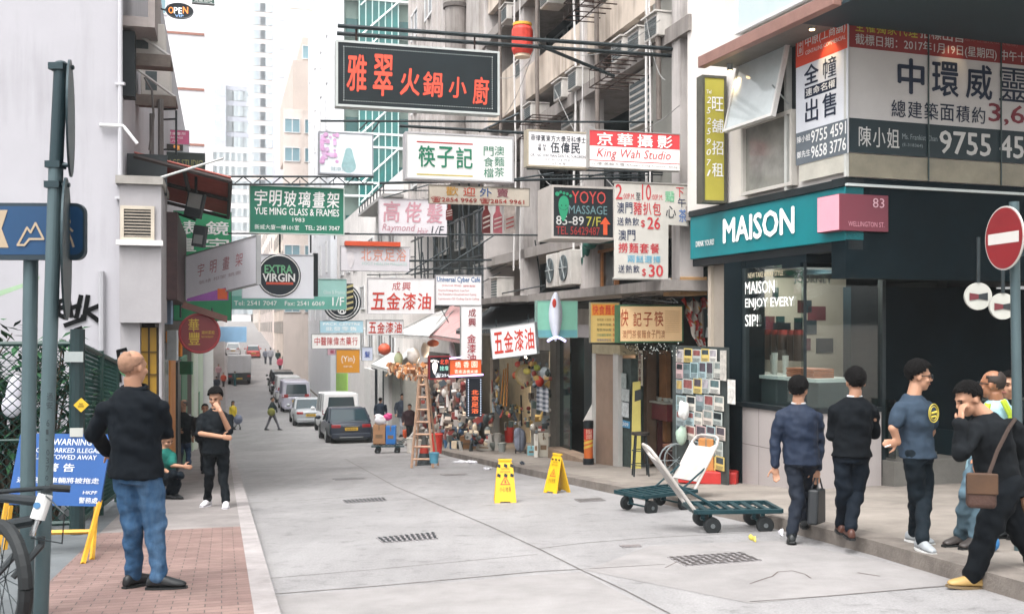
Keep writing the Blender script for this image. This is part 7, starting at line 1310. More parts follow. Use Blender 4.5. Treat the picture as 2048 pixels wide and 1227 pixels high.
# pavement items by the ladder
bucket(873, 905, 26, 38, '#c23528', 'big red bucket behind the wooden ladder'); bucket(836, 893, 16, 14, '#c4bdb4', 'cream basin left of the ladder'); bucket(822, 905, 18, 30, '#c8c1b8', 'white and orange tub left of the ladder'); bucket(892, 895, 9, 24, '#41688a', 'blue paint tin right of the ladder'); bucket(903, 897, 9, 22, '#3c6486', 'blue paint tin next to the brown box'); bucket(912, 895, 9, 18, '#557a90', 'small blue grey tin nearest the brown box'); bucket(868, 925, 20, 20, '#4f8aa0', 'teal paper bag on the road right of the ladder', handle=False)
carton(919, 947, 872, 897, '#96704c', 'brown cardboard box on the pavement edge', .35, -12); carton(950, 985, 886, 900, '#a8a49c', 'flat stack of pale boards on the pavement', .3, -25, nm='board_stack'); carton(952, 975, 845, 884, '#8a6a45', 'brown carton behind the flat boards', .3); sack(960, 850, 30, 34, '#7f4a48', 'dark red patterned bundle by the vertical neon sign', c=gp(960, 880)+UP*.4)
# white litter
rng = random.Random(2)
for (px, py, w_, lb) in ((930, 924, 40, 'long white plastic scrap in the gutter past the ladder'), (945, 926, 18, 'small crumpled white scrap beside the long one'), (975, 938, 14, 'tiny white scrap in the gutter before the twin yellow signs'), (1044, 927, 9, 'small dark ball of rubbish on the kerb by the yellow sign'), (1562, 1068, 8, 'small white paper ball in the gutter near the suit'), (1505, 1080, 6, 'yellow leaf like scrap on the road')):
    b = G(px, py, .0 if px != 1044 else .135); k = b.y/F; mb = MB()
    for i in range(7): mb.ell(b+V((rng.uniform(-.5, .5)*w_*k, rng.uniform(-.1, .1), .02)), (w_*k*rng.uniform(.12, .28), .07, rng.uniform(.015, .05)), Matrix.Rotation(rng.uniform(-.3, .3), 3, 'Y'), 8, 6)
    solo(mb, 'litter', M('#cfcdd2' if 'white' in lb else ('#202a35' if 'dark' in lb else '#c4b350'), .5, .15, 9, bump=.7, bscale=20), lb, 'litter', 'litter in the gutter', remesh=.012, sm=1)
# ================================================================ TROLLEYS, FLOOR SIGNS, LADDER, CONE
TG = M('#15343a', .45, .2, 5, .2); TW = M('#a59f9a', .5, .15, 4, streak=.5, dirt='#6b6059'); RUBB = M('#15191b', .7, .2, 6)
def trolley(label, loc, rz, s=1.):
    root = thing('platform_trolley', label, 'trolley', tuple(loc), rz, 'platform trolleys'); L_, B, H = .92, .56, .25
    mb = MB()
    for y in (-B/2, B/2): mb.box(-L_/2, L_/2, y-.022, y+.022, H-.03, H+.015)
    for x in (-L_/2, L_/2): mb.box(x-.022, x+.022, -B/2, B/2, H-.03, H+.016)
    for i in range(6): x = -L_/2+L_*(i+1)/7; mb.box(x-.03, x+.03, -B/2, B/2, H-.02, H+.006)
    mb.box(-L_/2, L_/2, -.02, .02, H-.05, H-.02); mb.build('deck', TG, root, local=True, bevel=.004)
    for x in (-L_*.3, L_*.32):
        mb = MB(); mb.tube([V((x, -B*.42, .09)), V((x, B*.42, .09))], .012, 6); mb.box(x-.02, x+.02, -B*.3, -B*.26, .09, H-.03); mb.box(x-.02, x+.02, B*.26, B*.3, .09, H-.03); mb.build('axle', TG, root, local=True)
        for y in (-B*.42, B*.42):
            mb = MB(); mb.tube([V((x, y-.035, .09)), V((x, y-.03, .09)), V((x, y+.03, .09)), V((x, y+.035, .09))], [.07, .09, .09, .07], 24); w = mb.build('wheel', RUBB, root, local=True)
            mb = MB(); mb.tube([V((x, y-.042, .09)), V((x, y+.042, .09))], .024, 12); mb.build('hub', M('#6b7072', .4, .2, 5, .5), w, local=True)
    T = Matrix.Translation((-L_/2, 0, H)) @ Matrix.Rotation(rad(-36), 4, 'Y'); P_ = lambda y, z, x=0: T @ V((x, y, z)); hb = B*.42
    mb = MB(); mb.tube([P_(-hb, -.02), P_(-hb, .70), P_(-hb*.85, .79), P_(-hb*.55, .82), P_(hb*.55, .82), P_(hb*.85, .79), P_(hb, .70), P_(hb, -.02)], .019, 8); mb.build('push_handle', TW, root, local=True)
    mb = MB(); c = [P_(y, z, x) for z, k in ((.12, 1), (.62, 1)) for y, x in ((-hb, -.012), (hb, -.012), (hb, .012), (-hb, .012))]; mb.hexa(c); mb.prism([P_(y, z, -.012) for y, z in ((-hb, .62), (hb, .62), (hb*.96, .70), (hb*.6, .645), (-hb*.6, .645), (-hb*.96, .70))], P_(0, 0, .024)-P_(0, 0)); mb.build('back_panel', TW, root, local=True)
    for y in (-hb, hb): mb = MB(); mb.tube([P_(y, .34), V((-L_/2+.28, y, H))], .013, 6); mb.build('brace', TG, root, local=True)
    return root
t1 = trolley('dark green trolley with black wheels, nearest the kerb, its back panel leaning away', G(1463, 1058), rad(4)); t1.scale = (1, 1, 1)
t2 = copy_tree(t1, G(1312, 1019), rad(214), 'dark green trolley with a white back panel, behind the nearest one'); t3 = copy_tree(t1, G(776, 905), rad(185), 'loaded dark trolley behind the parked dark saloon, carrying boxes'); t3.scale = (1.1, 1.1, 1.0)
b = G(776, 905); gb = 'boxes on the loaded trolley'
carton(752, 776, 846, 884, '#a37a58', 'brown carton on the loaded trolley', .4, base=b+V((-.28, -.1, .3)), group=gb); carton(777, 796, 850, 886, '#2f6fb5', 'blue plastic box on the loaded trolley', .35, base=b+V((.1, -.15, .3)), group=gb, nm='plastic_box'); sack(765, 846, 28, 22, '#d0ccd0', 'white bag on top of the brown carton', c=b+V((-.25, 0, .9))); sack(778, 838, 22, 16, '#c4427a', 'pink bag on top of the trolley load', c=b+V((-.02, .05, 1.05))); 
YS = M('#c9a01e', .45, .08, 3)
def floor_sign(label, loc, rz, taped):
    root = thing('floor_sign', label, 'floor sign', tuple(loc), rz, 'yellow floor signs'); H = .62
    for sd, nm in ((-1, 'front_leaf'), (1, 'back_leaf')):
        T = Matrix.Rotation(rad(0 if sd < 0 else 180), 4, 'Z') @ Matrix.Translation((0, -.155, 0)) @ Matrix.Rotation(rad(-14), 4, 'X')
        out = [(-.16, 0), (-.085, 0), (-.07, .03), (.07, .03), (.085, 0), (.16, 0), (.125, .45), (.115, .56), (.085, .62), (.05, .64), (-.05, .64), (-.085, .62), (-.115, .56), (-.125, .45)]
        mb = MB(); mb.prism([T @ V((x, 0, z)) for x, z in out], (T.to_3x3() @ V((0, .02, 0)))); lf = mb.build(nm, YS, root, local=True, bevel=.004)
        mb = MB(); tp = lambda x, z, y=-.003: T @ V((x, y, z))
        ring_ = [(0, .40), (-.075, .27), (.075, .27)]; inn = [(0, .375), (-.052, .284), (.052, .284)]
        for i in range(3): j = (i+1) % 3; mb.quad(tp(*ring_[i]), tp(*ring_[j]), tp(*inn[j]), tp(*inn[i]))
        mb.quad(tp(-.01, .345), tp(.004, .345), tp(.02, .295), tp(-.012, .295)); mb.build('warning_triangle', M('#b5452c', .5, .1, 4), lf, local=True)
        mb = MB(); bd = Board(tp(-.085, .17, -.001), tp(.085, .17)-tp(-.085, .17), tp(0, .245)-tp(0, .17))
        for i, ch in enumerate('小心地滑'): put(mb, bd, ch, i*.25+.02, i*.25+.23, 0, 1, .0, 0, .002)
        mb.build('lettering', M('#2b2a22', .5), lf, local=True)
        bd = Board(tp(-.075, .44, -.001), tp(.075, .44)-tp(-.075, .44), tp(0, .52)-tp(0, .44)); mb = MB(); put(mb, bd, 'CAUTION', .1, .9, .6, .95, 0, 0, .002); put(mb, bd, 'WET FLOOR', 0, 1, .05, .4, 0, 0, .002); mb.build('lettering', M('#3a3522', .5), lf, local=True)
        if taped:
            mb = MB()
            for z in (.41, .55): 
                for x in (-.12, -.02, .07): mb.quad(tp(x, z-.015, -.005), tp(x+.05, z-.035, -.005), tp(x+.055, z+.01, -.005), tp(x+.01, z+.03, -.005))
            mb.build('striped_tape', BLACK, lf, local=True)
        else:
            mb = MB(); 
            for x in (-.1, -.02, .06): mb.quad(tp(x, .535), tp(x+.045, .525), tp(x+.05, .555), tp(x+.005, .56))
            mb.build('striped_tape', BLACK, lf, local=True)
    mb = MB(); mb.box(-.1, .1, -.012, .03, .60, .625); mb.build('hinge', YS, root, local=True)
    return root
f1 = floor_sign('yellow wet floor sign wrapped in black striped tape, facing straight on', G(1010, 1003), rad(3), True); f2 = floor_sign('yellow wet floor sign standing open sideways nearer the kerb', G(1114, 984), rad(-52), False)
# wooden step ladder
b = G(849, 935); k = b.y/F; root = thing('step_ladder', 'wooden step ladder standing open in the road by the stalls', 'ladder', tuple(b), 0); WOOD = M('#b08f78', .7, .25, 7)
def lp(px, py, dy=0): return P(px, py, b.y+dy)
for a, c in (((823, 935), (839, 752)), ((866, 936), (851, 752))): mb = MB(); mb.tube([lp(*a), lp(c[0], c[1], .45)], .032, 4); mb.build('front_leg', WOOD, root)
for a, c in (((832, 915), (842, 755)), ((876, 913), (854, 755))): 
    q = lp(a[0], a[1], 1.0); q.z = gz(q); mb = MB(); mb.tube([q, lp(c[0], c[1], .5)], .026, 4); mb.build('rear_leg', WOOD, root)
for i in range(7):
    f = (i+.7)/7.4; y = 935-183*f; mb = MB(); mb.tube([lp(823+16*f, y, .45*f), lp(866-15*f, y, .45*f)], .026, 4); mb.build('rung', WOOD, root)
mb = MB(); mb.box(-.14, .14, -.08, .08, 0, .04, Matrix.Translation(lp(845, 752, .47))); mb.build('top_cap', WOOD, root)
b = G(845, 931); b.y += .5; b.z = gz(b); root = thing('traffic_cone', 'dark traffic cone with a red band behind the ladder', 'traffic cone', tuple(b), 0); mb = MB(); mb.box(-.22, .22, -.22, .22, 0, .04, Matrix.Translation(b)); mb.build('base', BLACK, root, bevel=.01); mb = MB(); mb.tube([b+UP*.04, b+UP*.3], [.17, .12], 18); mb.build('lower_cone', M('#33383a', .6, .2, 4), root); mb = MB(); mb.tube([b+UP*.3, b+UP*.5], [.12, .085], 18); mb.build('red_band', M('#a8382c', .5, .15, 4), root); mb = MB(); mb.tube([b+UP*.5, b+UP*.75], [.085, .035], 18); mb.build('tip', M('#4a4a48', .6, .2, 4), root)
# ================================================================ VEHICLES
CG = M('#22343a', .06, .15, 1, spec=.8); TAIL = M('#8f1f22', .25, .1, 5, spec=.7); PLATE = M('#c9a23a', .4, .08, 4); CHROME = M('#b9bdbe', .2, .05, 4, .9)
def car(label, px, py, kind, col, W=1.8, H=1.45, L=4.6, cab=None, taxi=False, front=False, rough=.25, group='vehicles parked and driving in the street', ahead=None):
    b = G(px, py); s_ = b.dot(DV); rz = math.atan2(-DV.x, DV.y) if 0 else math.atan2(DV.y, DV.x)-pi/2
    ctr = b+DV*(L/2); ctr.z = (gz(b)+gz(b+DV*L))/2; pitch = math.atan2(gz(b+DV*L)-gz(b), L)
    nm = {'van': 'van', 'mpv': 'people_carrier', 'saloon': 'saloon_car', 'hatch': 'hatchback_car'}[kind]
    root = thing('taxi' if taxi else nm, label, 'taxi' if taxi else ('van' if kind == 'van' else 'car'), tuple(ctr), rz, group); root.rotation_euler = (pitch, 0, rz+(pi if front else 0))
    paint = M(col, rough, .04, 1, .15, spec=.6); hw = W/2; sh = {'saloon': .62, 'hatch': .58, 'mpv': .52, 'van': .5}[kind]*H
    if kind == 'saloon': st_ = [(-L/2, sh*.72, .82), (-L/2+.08, sh*.96, .9), (-L/2+.5, sh*1.02, .97), (-L*.2, sh, 1), (L*.15, sh*.97, 1), (L*.38, sh*.88, .95), (L/2-.1, sh*.78, .85), (L/2, sh*.55, .7)]; gh = [(-L*.36, -L*.2), (L*.03, L*.2)]
    elif kind == 'hatch': st_ = [(-L/2, sh*.9, .86), (-L/2+.1, sh, .95), (-L*.2, sh, 1), (L*.2, sh*.95, 1), (L*.42, sh*.85, .9), (L/2, sh*.55, .75)]; gh = [(-L*.48, -L*.38), (L*.05, L*.24)]
    else: st_ = [(-L/2, sh*.95, .95), (-L/2+.08, sh, .99), (-L*.2, sh, 1), (L*.25, sh*.97, 1), (L*.42, sh*.85, .95), (L/2, sh*.55, .85)]; gh = [(-L*.495, -L*.46), (L*.18, L*.36)]
    rings = []
    for y, zt, wf in st_:
        w = hw*wf; zb = .2; rings.append([V((x, y, z)) for x, z in ((-w*.9, zb), (-w, zb+.12), (-w, zt*.62), (-w*.96, zt*.9), (-w*.86, zt), (0, zt+.03), (w*.86, zt), (w*.96, zt*.9), (w, zt*.62), (w, zb+.12), (w*.9, zb), (0, zb))])
    mb = MB(); mb.loft(rings); o = mb.build('body', paint, root, local=True, smooth=True); q = o.modifiers.new('s', 'SUBSURF'); q.levels = 2; q.render_levels = 2
    (yb, yt), (ft, fb) = gh; tw = hw*(.74 if kind in ('saloon', 'hatch') else .82); bw = hw*.87; z0 = sh-.03; z1 = H-.06
    def gring(z, f, e=0.): a = yb+(yt-yb)*f; c = fb+(ft-fb)*f; w = bw+(tw-bw)*f+e; return [V((-w, a-e, z)), V((w, a-e, z)), V((w*.97, c+e, z)), V((-w*.97, c+e, z))]
    mb = MB(); mb.loft([gring(z0, 0), gring(z0+(z1-z0)*.5, .5), gring(z1, 1)]); mb.build('windows', CG, root, local=True, bevel=.03)
    mb = MB(); mb.loft([gring(z1-.03, .95, .015), gring(z1+.03, 1, -.0), gring(H, 1, -.12)]); mb.build('roof', M('#a9adb0', .3, .04, 1, .2) if taxi else paint, root, local=True, bevel=.03, smooth=False)
    mb = MB(); B0, B1 = gring(z0, 0, .012), gring(z1, 1, .012)
    for i in range(4): mb.tube([B0[i], B1[i]], .05 if kind == 'saloon' else .06, 6)
    for f in ((.5,) if kind in ('saloon', 'hatch') else (.36, .68)):
        for i, j in ((0, 3), (1, 2)): mb.tube([B0[i].lerp(B0[j], f), B1[i].lerp(B1[j], f)], .04, 5)
    if kind == 'van': 
        for i, j in ((0, 3), (1, 2)): mb.quad(B0[i].lerp(B0[j], .0), B0[i].lerp(B0[j], .3), B1[i].lerp(B1[j], .3), B1[i].lerp(B1[j], 0))
    mb.build('window_pillar', paint, root, local=True)
    yr = -L/2
    if kind in ('mpv', 'van'):
        mb = MB(); wz0, wz1 = sh*1.12, H*.9; yy = yr-.012; mb.quad(V((-hw*.72, yy+.02, wz0)), V((hw*.72, yy+.02, wz0)), V((hw*.64, yy+.1, wz1)), V((-hw*.64, yy+.1, wz1))); mb.build('rear_window', CG, root, local=True, solid=.01)
        mb = MB(); mb.loft([[V((-hw*.92, yy+.04, sh*.9)), V((hw*.92, yy+.04, sh*.9)), V((hw*.9, yy+.2, sh*.9)), V((-hw*.9, yy+.2, sh*.9))], [V((-hw*.84, yy+.12, H*.97)), V((hw*.84, yy+.12, H*.97)), V((hw*.82, yy+.3, H*.97)), V((-hw*.82, yy+.3, H*.97))]]); mb.build('tailgate', paint, root, local=True)
    for sd in (-1, 1):
        mb = MB(); zl = sh*.8 if kind == 'saloon' else sh*.98
        if kind in ('saloon', 'hatch'): c = [V((sd*hw*x, yr+y, zl+z)) for z in (-.07, .06) for x, y in ((.45, -.015), (.83, .03), (.85, .2), (.5, .2))]
        else: c = [V((sd*hw*x, yr+y, zl+z)) for z in (-.06, .14) for x, y in ((.55, -.03), (.95, .0), (.97, .2), (.55, .2))]
        mb.hexa(c); mb.build('tail_light', TAIL, root, local=True, bevel=.015)
    mb = MB(); zp = sh*.66 if kind == 'saloon' else sh*.7; mb.box(-.26, .26, yr-.03, yr+.1, zp-.06, zp+.06); p = mb.build('number_plate', PLATE, root, local=True); mb = MB()
    for i in range(6): mb.box(-.2+i*.07, -.155+i*.07, yr-.034, yr-.031, zp-.035, zp+.035)
    mb.build('plate_marks', M('#5a4a22', .5), p, local=True)
    mb = MB(); mb.box(-hw*.84, hw*.84, yr-.05, yr+.2, .2, .42); mb.build('bumper', paint if kind != 'hatch' else paint, root, local=True, bevel=.05, seg=3); mb = MB(); mb.box(-hw*.7, hw*.7, yr-.04, yr+.2, .14, .22); mb.build('lower_trim', BLACK, root, local=True, bevel=.02)
    mb = MB(); mb.box(-hw*.5, hw*.5, yr-.056, yr-.04, .24, .27); mb.box(-hw*.35, hw*.35, yr-.02, yr+.04, zp+.1, zp+.125); mb.build('chrome_strip', CHROME, root, local=True)
    for y in (-L*.31, L*.31):
        for sd in (-1, 1):
            x = sd*(hw-.1); mb = MB(); mb.tube([V((x-.11, y, .32)), V((x-.09, y, .32)), V((x+.09, y, .32)), V((x+.11, y, .32))], [.28, .32, .32, .28], 22); w = mb.build('wheel', RUBB, root, local=True); mb = MB(); mb.tube([V((x-.113*1, y, .32)), V((x+.113, y, .32))], .2, 14); mb.build('rim', CHROME, w, local=True)
    for sd in (-1, 1): mb = MB(); mb.ell((sd*(hw+.1), fb-.2 if kind != 'saloon' else fb-.15, sh*1.08), (.12, .07, .09), None, 10, 8); mb.build('wing_mirror', paint, root, local=True, smooth=True)
    return root
car('dark blue grey saloon car with a yellow plate, parked nearest', 703, 886, 'saloon', '#232b38', 1.9, 1.42, 4.8)
car('tall white van directly in front of the dark saloon', 683, 868, 'mpv', '#d2d2d4', 1.78, 1.92, 4.7); car('silver car low beside the white van, third in the parked line', 622, 852, 'saloon', '#9a9da0', 1.75, 1.42, 4.4)
car('pale lilac people carrier with wide red tail lights and a yellow plate', 593, 824, 'mpv', '#b3b1c0', 1.85, 1.95, 4.9); car('white people carrier just beyond the pale lilac one', 578, 806, 'mpv', '#c4c4c4', 1.8, 1.9, 4.8); car('black people carrier far along the parked line', 566, 790, 'mpv', '#1c2226', 1.8, 1.85, 4.8); car('dark hatchback at the far end of the parked line', 560, 776, 'hatch', '#20262b', 1.75, 1.5, 4.2)
car('red taxi with a silver roof driving away up the slope', 507, 716, 'saloon', '#a83a32', 1.75, 1.5, 4.6, taxi=True); car('white car coming over the top of the slope, left of the taxi', 466, 711, 'hatch', '#c6c6c8', 1.9, 1.6, 4.6)
b = G(479, 769); rz = math.atan2(DV.y, DV.x)-pi/2; root = thing('delivery_truck', 'white box truck with a dark lower body stopped in mid street', 'truck', tuple(b+DV*2.6), rz, 'vehicles parked and driving in the street')
mb = MB(); mb.box(-1.02, 1.02, -2.6, 1.6, 1.05, 2.6); mb.build('cargo_box', M('#b5b4b6', .5, .06, 1, streak=.2), root, local=True, bevel=.03); mb = MB(); mb.box(-.98, .98, -2.62, 2.6, .42, 1.03); mb.build('chassis', M('#1d2427', .6, .2, 3), root, local=True, bevel=.02); mb = MB(); mb.box(-.95, .95, 1.65, 2.9, .5, 2.2); mb.build('cab', M('#b9b9bb', .4, .05, 1), root, local=True, bevel=.1)
for x in (-.8, .8): mb = MB(); mb.box(x-.14, x+.14, -2.66, -2.62, .7, .85); mb.build('tail_light', TAIL, root, local=True)
mb = MB(); mb.box(-.26, .26, -2.66, -2.62, .5, .62); mb.build('number_plate', PLATE, root, local=True)
for y in (-1.5, 1.9):
    for x in (-.85, .85): mb = MB(); mb.tube([V((x-.12, y, .38)), V((x+.12, y, .38))], .38, 18); mb.build('wheel', RUBB, root, local=True)
slab('blue_hoarding', 'pale blue hoarding across the top of the street behind the taxi', 'hoarding', 168, 168.3, -1.0, 3.6, g(168)-.2, g(168)+2.4, M('#7aa3c4', .6, .1, 1)); slab('blue_screen', 'pale blue building screen above the end of the street', 'screen', 262, 262.4, -1, 4.5, zat(0, 662, 262, 2), zat(0, 634, 262, 2), M('#9fc4d6', .6, .08, .5))
# ================================================================ PEOPLE
SKIN = M('#a37a62', .55, .08, 9, bump=.05); SKIN2 = M('#8f6248', .55, .08, 9); HAIRB = M('#0b0a0a', .85, .4, 20, bump=.9, bscale=70); CLB = M('#0b1317', .85, .2, 5, bump=.35, bscale=14); SUITN = M('#16253a', .8, .12, 5, bump=.35, bscale=12); TRB = M('#0d151c', .85, .15, 5, bump=.35, bscale=14)
def denim(c): return M(c, .85, .3, 5, bump=.6, bscale=14)
def person(label, Y, J, yaw=0, hyaw=None, hpitch=0, hroll=0, top=CLB, bottom=TRB, shoes='#15191b', sleeve=1., hair='short', skin=SKIN, k=1., vox=.011, hem=1.12, collar=None, hands=True, sole=None, group='people in the street', fat=1., foot=None, hairm=HAIRB, glasses=False, loose=1., gdz=0., air=(), coat=False):
    """J: joints as pixels plus depth offset: head, neck, hip, sl, sr, el, er, wl, wr, kl, kr, al, ar (l = picture left)"""
    an_ = {a: G(J[a][0], J[a][1], gdz+.093*k).y for a in ('al', 'ar') if a not in air}; Y = sum(an_.values())/len(an_)     # the soles rest on the ground
    Q = {n: P(v[0], v[1], an_.get(n, Y+(v[2] if len(v) > 2 else 0))) for n, v in J.items()}
    if hyaw is None: hyaw = yaw
    f = V((sin(rad(yaw)), -cos(rad(yaw)), 0)); ax = V((cos(rad(yaw)), sin(rad(yaw)), 0))     # facing, and its side axis
    if (Q['sr']-Q['sl']).dot(ax) < 0: ax = -ax
    base = V((Q['hip'].x, Q['hip'].y, min(Q['al'].z, Q['ar'].z)-.08*k)); root = thing('person', label, 'person', tuple(base), 0, group)
    N, Hp = Q['neck'], Q['hip']; sw = max(.15*k, (Q['sr']-Q['sl']).length/2)
    sp = Hp-N; upv = -sp.normalized()
    def ring(t, a, d, e=0, n=16, off=0):
        c = N+sp*t+f*off; return [c+ax*cos(2*pi*i/n)*(a+e)+f*sin(2*pi*i/n)*(d+e) for i in range(n)]
    def torso(mb, e, t1):
        s_ = k*fat; R = [ring(-.02, .055*k, .055*k, e*.6), ring(.05, sw*.55, .075*k, e), ring(.12, sw*.88, .095*s_, e), ring(.22, sw*.97, .115*s_, e), ring(.45, sw*.95, .13*s_, e, off=.01), ring(.7, sw*.86*fat, .12*s_, e), ring(.92, sw*.88*fat, .125*s_, e)]
        if t1 > 1: R.append(ring(t1, sw*.93*fat, .13*s_, e*1.4))
        mb.loft(R)
    def limb(mb, pts, rr, n=12):
        mb.tube(pts, rr, n)
        for p, r_ in zip(pts, rr): mb.ell(p, (r_, r_, r_), None, 12, 8)
    # head frame
    hf = V((sin(rad(hyaw)), -cos(rad(hyaw)), 0)); hx = V((-hf.y, hf.x, 0)); HR = Matrix((hx, hf, UP)).transposed() @ Matrix.Rotation(rad(hpitch), 3, 'X') @ Matrix.Rotation(rad(hroll), 3, 'Y'); hd = Q['head']
    hp = lambda x, y, z: hd+HR @ V((x*k, y*k, z*k))
    def he(mb, c, r, nu=14, nv=10): mb.ell(hp(*c), (r[0]*k, r[1]*k, r[2]*k), HR, nu, nv)
    body = MB(); torso(body, -.012, 1.0)
    he(body, (0, -.012, .025), (.076, .094, .09)); he(body, (0, .025, -.05), (.056, .062, .062)); he(body, (0, .045, -.095), (.03, .03, .022)); he(body, (0, .062, .022), (.055, .03, .02)); he(body, (0, .094, -.022), (.014, .02, .02)); he(body, (0, .082, .0), (.01, .02, .03)); he(body, (0, .076, -.058), (.026, .012, .012))
    for sd in (-1, 1): he(body, (sd*.078, -.008, -.008), (.010, .02, .032)); he(body, (sd*.04, .06, -.03), (.024, .024, .022))
    body.tube([hp(0, -.02, -.06), N+upv*(-.03)*k], [.052*k, .062*k], 14)
    def arm(mb, s, e_, w, r=(.045, .04, .028)): limb(mb, [Q[s]+upv*-.06*k, Q[e_], Q[w]], [x*k for x in r])
    arm(body, 'sl', 'el', 'wl'); arm(body, 'sr', 'er', 'wr')
    for a, kn, an, sd in (('hip', 'kl', 'al', -1), ('hip', 'kr', 'ar', 1)): limb(body, [Q[a]+ax*sd*.085*k, Q[kn], Q[an]], [.066*k, .044*k, .032*k])
    if hands:
        for e_, w in (('el', 'wl'), ('er', 'wr')):
            d = (Q[w]-Q[e_]).normalized(); hv = J.get('h'+w[1]); d2 = (P(hv[0], hv[1], Y+(hv[2] if len(hv) > 2 else 0))-Q[w]).normalized() if hv else d
            side = d2.cross(f); side = side.normalized() if side.length > .1 else ax; nn = side.cross(d2).normalized(); pc = Q[w]+d2*.05*k
            R3 = Matrix((side, nn, d2)).transposed(); body.ell(pc, (.038*k, .017*k, .052*k), R3, 12, 8)
            for i, (x, L_) in enumerate(((-.028, .062), (-.0095, .074), (.0095, .07), (.028, .056))):
                p0 = Q[w]+d2*.085*k+side*x*k; c_ = .25+.12*i; p1 = p0+(d2-nn*c_*.5).normalized()*L_*.5*k; p2 = p1+(d2-nn*c_*1.6).normalized()*L_*.5*k; body.tube([p0, p1, p2], [.0095*k, .009*k, .0075*k], 7)
            p0 = Q[w]+d2*.03*k-side*.032*k; body.tube([p0, p0+(d2*.7-side*.7)*.04*k, p0+(d2*.95-side*.75-nn*.2)*.065*k], [.013*k, .011*k, .009*k], 7)
    body.build('body', skin, root, remesh=min(vox, .009*k), sm=2)
    # face
    if vox < .02 and abs(((hyaw+180) % 360)-180) < 130:
        for sd in (-1, 1):
            mb = MB(); he(mb, (sd*.031, .079, .004), (.012, .007, .006), 8, 6); mb.build('eye', M('#1c1614', .2, .1, 9), root); mb = MB(); mb.tube([hp(sd*.016, .092, .022), hp(sd*.034, .09, .026), hp(sd*.052, .078, .021)], .0045*k, 5); mb.build('eyebrow', hairm, root)
        mb = MB(); mb.tube([hp(-.022, .084, -.06), hp(0, .09, -.058), hp(.022, .084, -.06)], .0055*k, 6); mb.build('mouth', M('#8a5048', .5), root)
    if glasses:
        mb = MB()
        for sd in (-1, 1):
            mb.tube([hp(sd*.034+cos(2*pi*i/14)*.024, .1, .004+sin(2*pi*i/14)*.018) for i in range(15)], .004*k, 5, False); mb.tube([hp(sd*.056, .1, .008), hp(sd*.08, .0, .008)], .0035*k, 5)
        mb.tube([hp(-.012, .102, .006), hp(.012, .102, .006)], .003*k, 4); mb.build('glasses', BLACK, root)
    # hair: shell over the skull, open at the face
    if hair != 'bald':
        mb = MB(); nu, nv_ = 28, 20; vs = []; rng = random.Random(int(J['head'][0])); th_ = {'short': .012, 'thick': .022, 'long': .02, 'thin': .006}[hair]
        for j in range(nv_+1):
            th = pi*j/nv_*.74
            for i in range(nu):
                ph = 2*pi*i/nu; x, y, z = sin(th)*cos(ph), sin(th)*sin(ph), cos(th); n_ = 1.0+.06*noise.noise(V((x*8, y*8, z*12))+V((J['head'][0], 0, 0)))
                e = th_*min(1.6, max(.12, .75+.9*z+.5*max(0, y))); vs.append(hp(x*(.077+e)*n_, -.012+y*(.095+e)*n_, .025+z*(.091+e)*n_))
        fs = []
        for j in range(nv_):
            for i in range(nu):
                ph = 2*pi*(i+.5)/nu; th = pi*(j+.5)/nv_*.74; y, z = sin(th)*sin(ph), cos(th)
                lim = lerp([(-1, -.68), (-.55, -.66), (-.3, -.12), (.15, .02), (.6, .5 if hair != 'thin' else .7), (1, .52 if hair != 'thin' else .8)], y)+.1*noise.noise(V((ph*4, J['head'][0], 0)))
                if hair == 'thin' and z > .45 and y > -.5: continue
                if z > lim: a = j*nu+i; b_ = j*nu+(i+1) % nu; fs.append((a, a+nu, b_+nu, b_))
        mb.add(vs, fs)
        if hair == 'long':
            mb.loft([[hp(x*w_, -.05+y*.05, z) for x, y in ((-1, .6), (-.7, -.6), (0, -1), (.7, -.6), (1, .6), (0, .2))] for z, w_ in ((.05, .085), (-.08, .1), (-.2, .105), (-.28, .09))])
        mb.build('hair', hairm, root, smooth=True, solid=.004*k)
    # clothes
    e = .016*k*loose; mb = MB(); torso(mb, e, hem); sl_ = sleeve
    for s, e_, w in (('sl', 'el', 'wl'), ('sr', 'er', 'wr')):
        a, b_, c = Q[s]+upv*-.045*k, Q[e_], Q[w]
        if sl_ >= 1: limb(mb, [a, b_, b_.lerp(c, .93)], [(.058 if not coat else .064)*k*loose, .056*k*loose, .045*k*loose])
        elif sl_ > .55: limb(mb, [a, b_], [.066*k*loose, .056*k*loose])
        else: limb(mb, [a, a.lerp(b_, sl_*1.6)], [.07*k*loose, .066*k*loose])
    mb.build('jacket' if coat else ('shirt' if sl_ < 1 else 'top'), top, root, remesh=vox, sm=3, folds=.015*k)
    mb = MB(); mb.loft([ring(.95, sw*.76*fat, .1*k*fat, 0), ring(1.02, sw*.86*fat, .122*k*fat, 0), ring(1.16, sw*.82*fat, .12*k*fat, .004)])
    for kn, an, sd in (('kl', 'al', -1), ('kr', 'ar', 1)):
        h = Q['hip']+ax*sd*.085*k; K_, A_ = Q[kn], Q[an]; limb(mb, [h, h.lerp(K_, .5), K_, K_.lerp(A_, .5), A_], [.086*k*loose, .084*k*loose, .070*k*loose, .060*k*loose, .056*k*loose])
    mb.build('trousers', bottom, root, remesh=vox, sm=2, folds=.017*k)
    foot = foot or {}
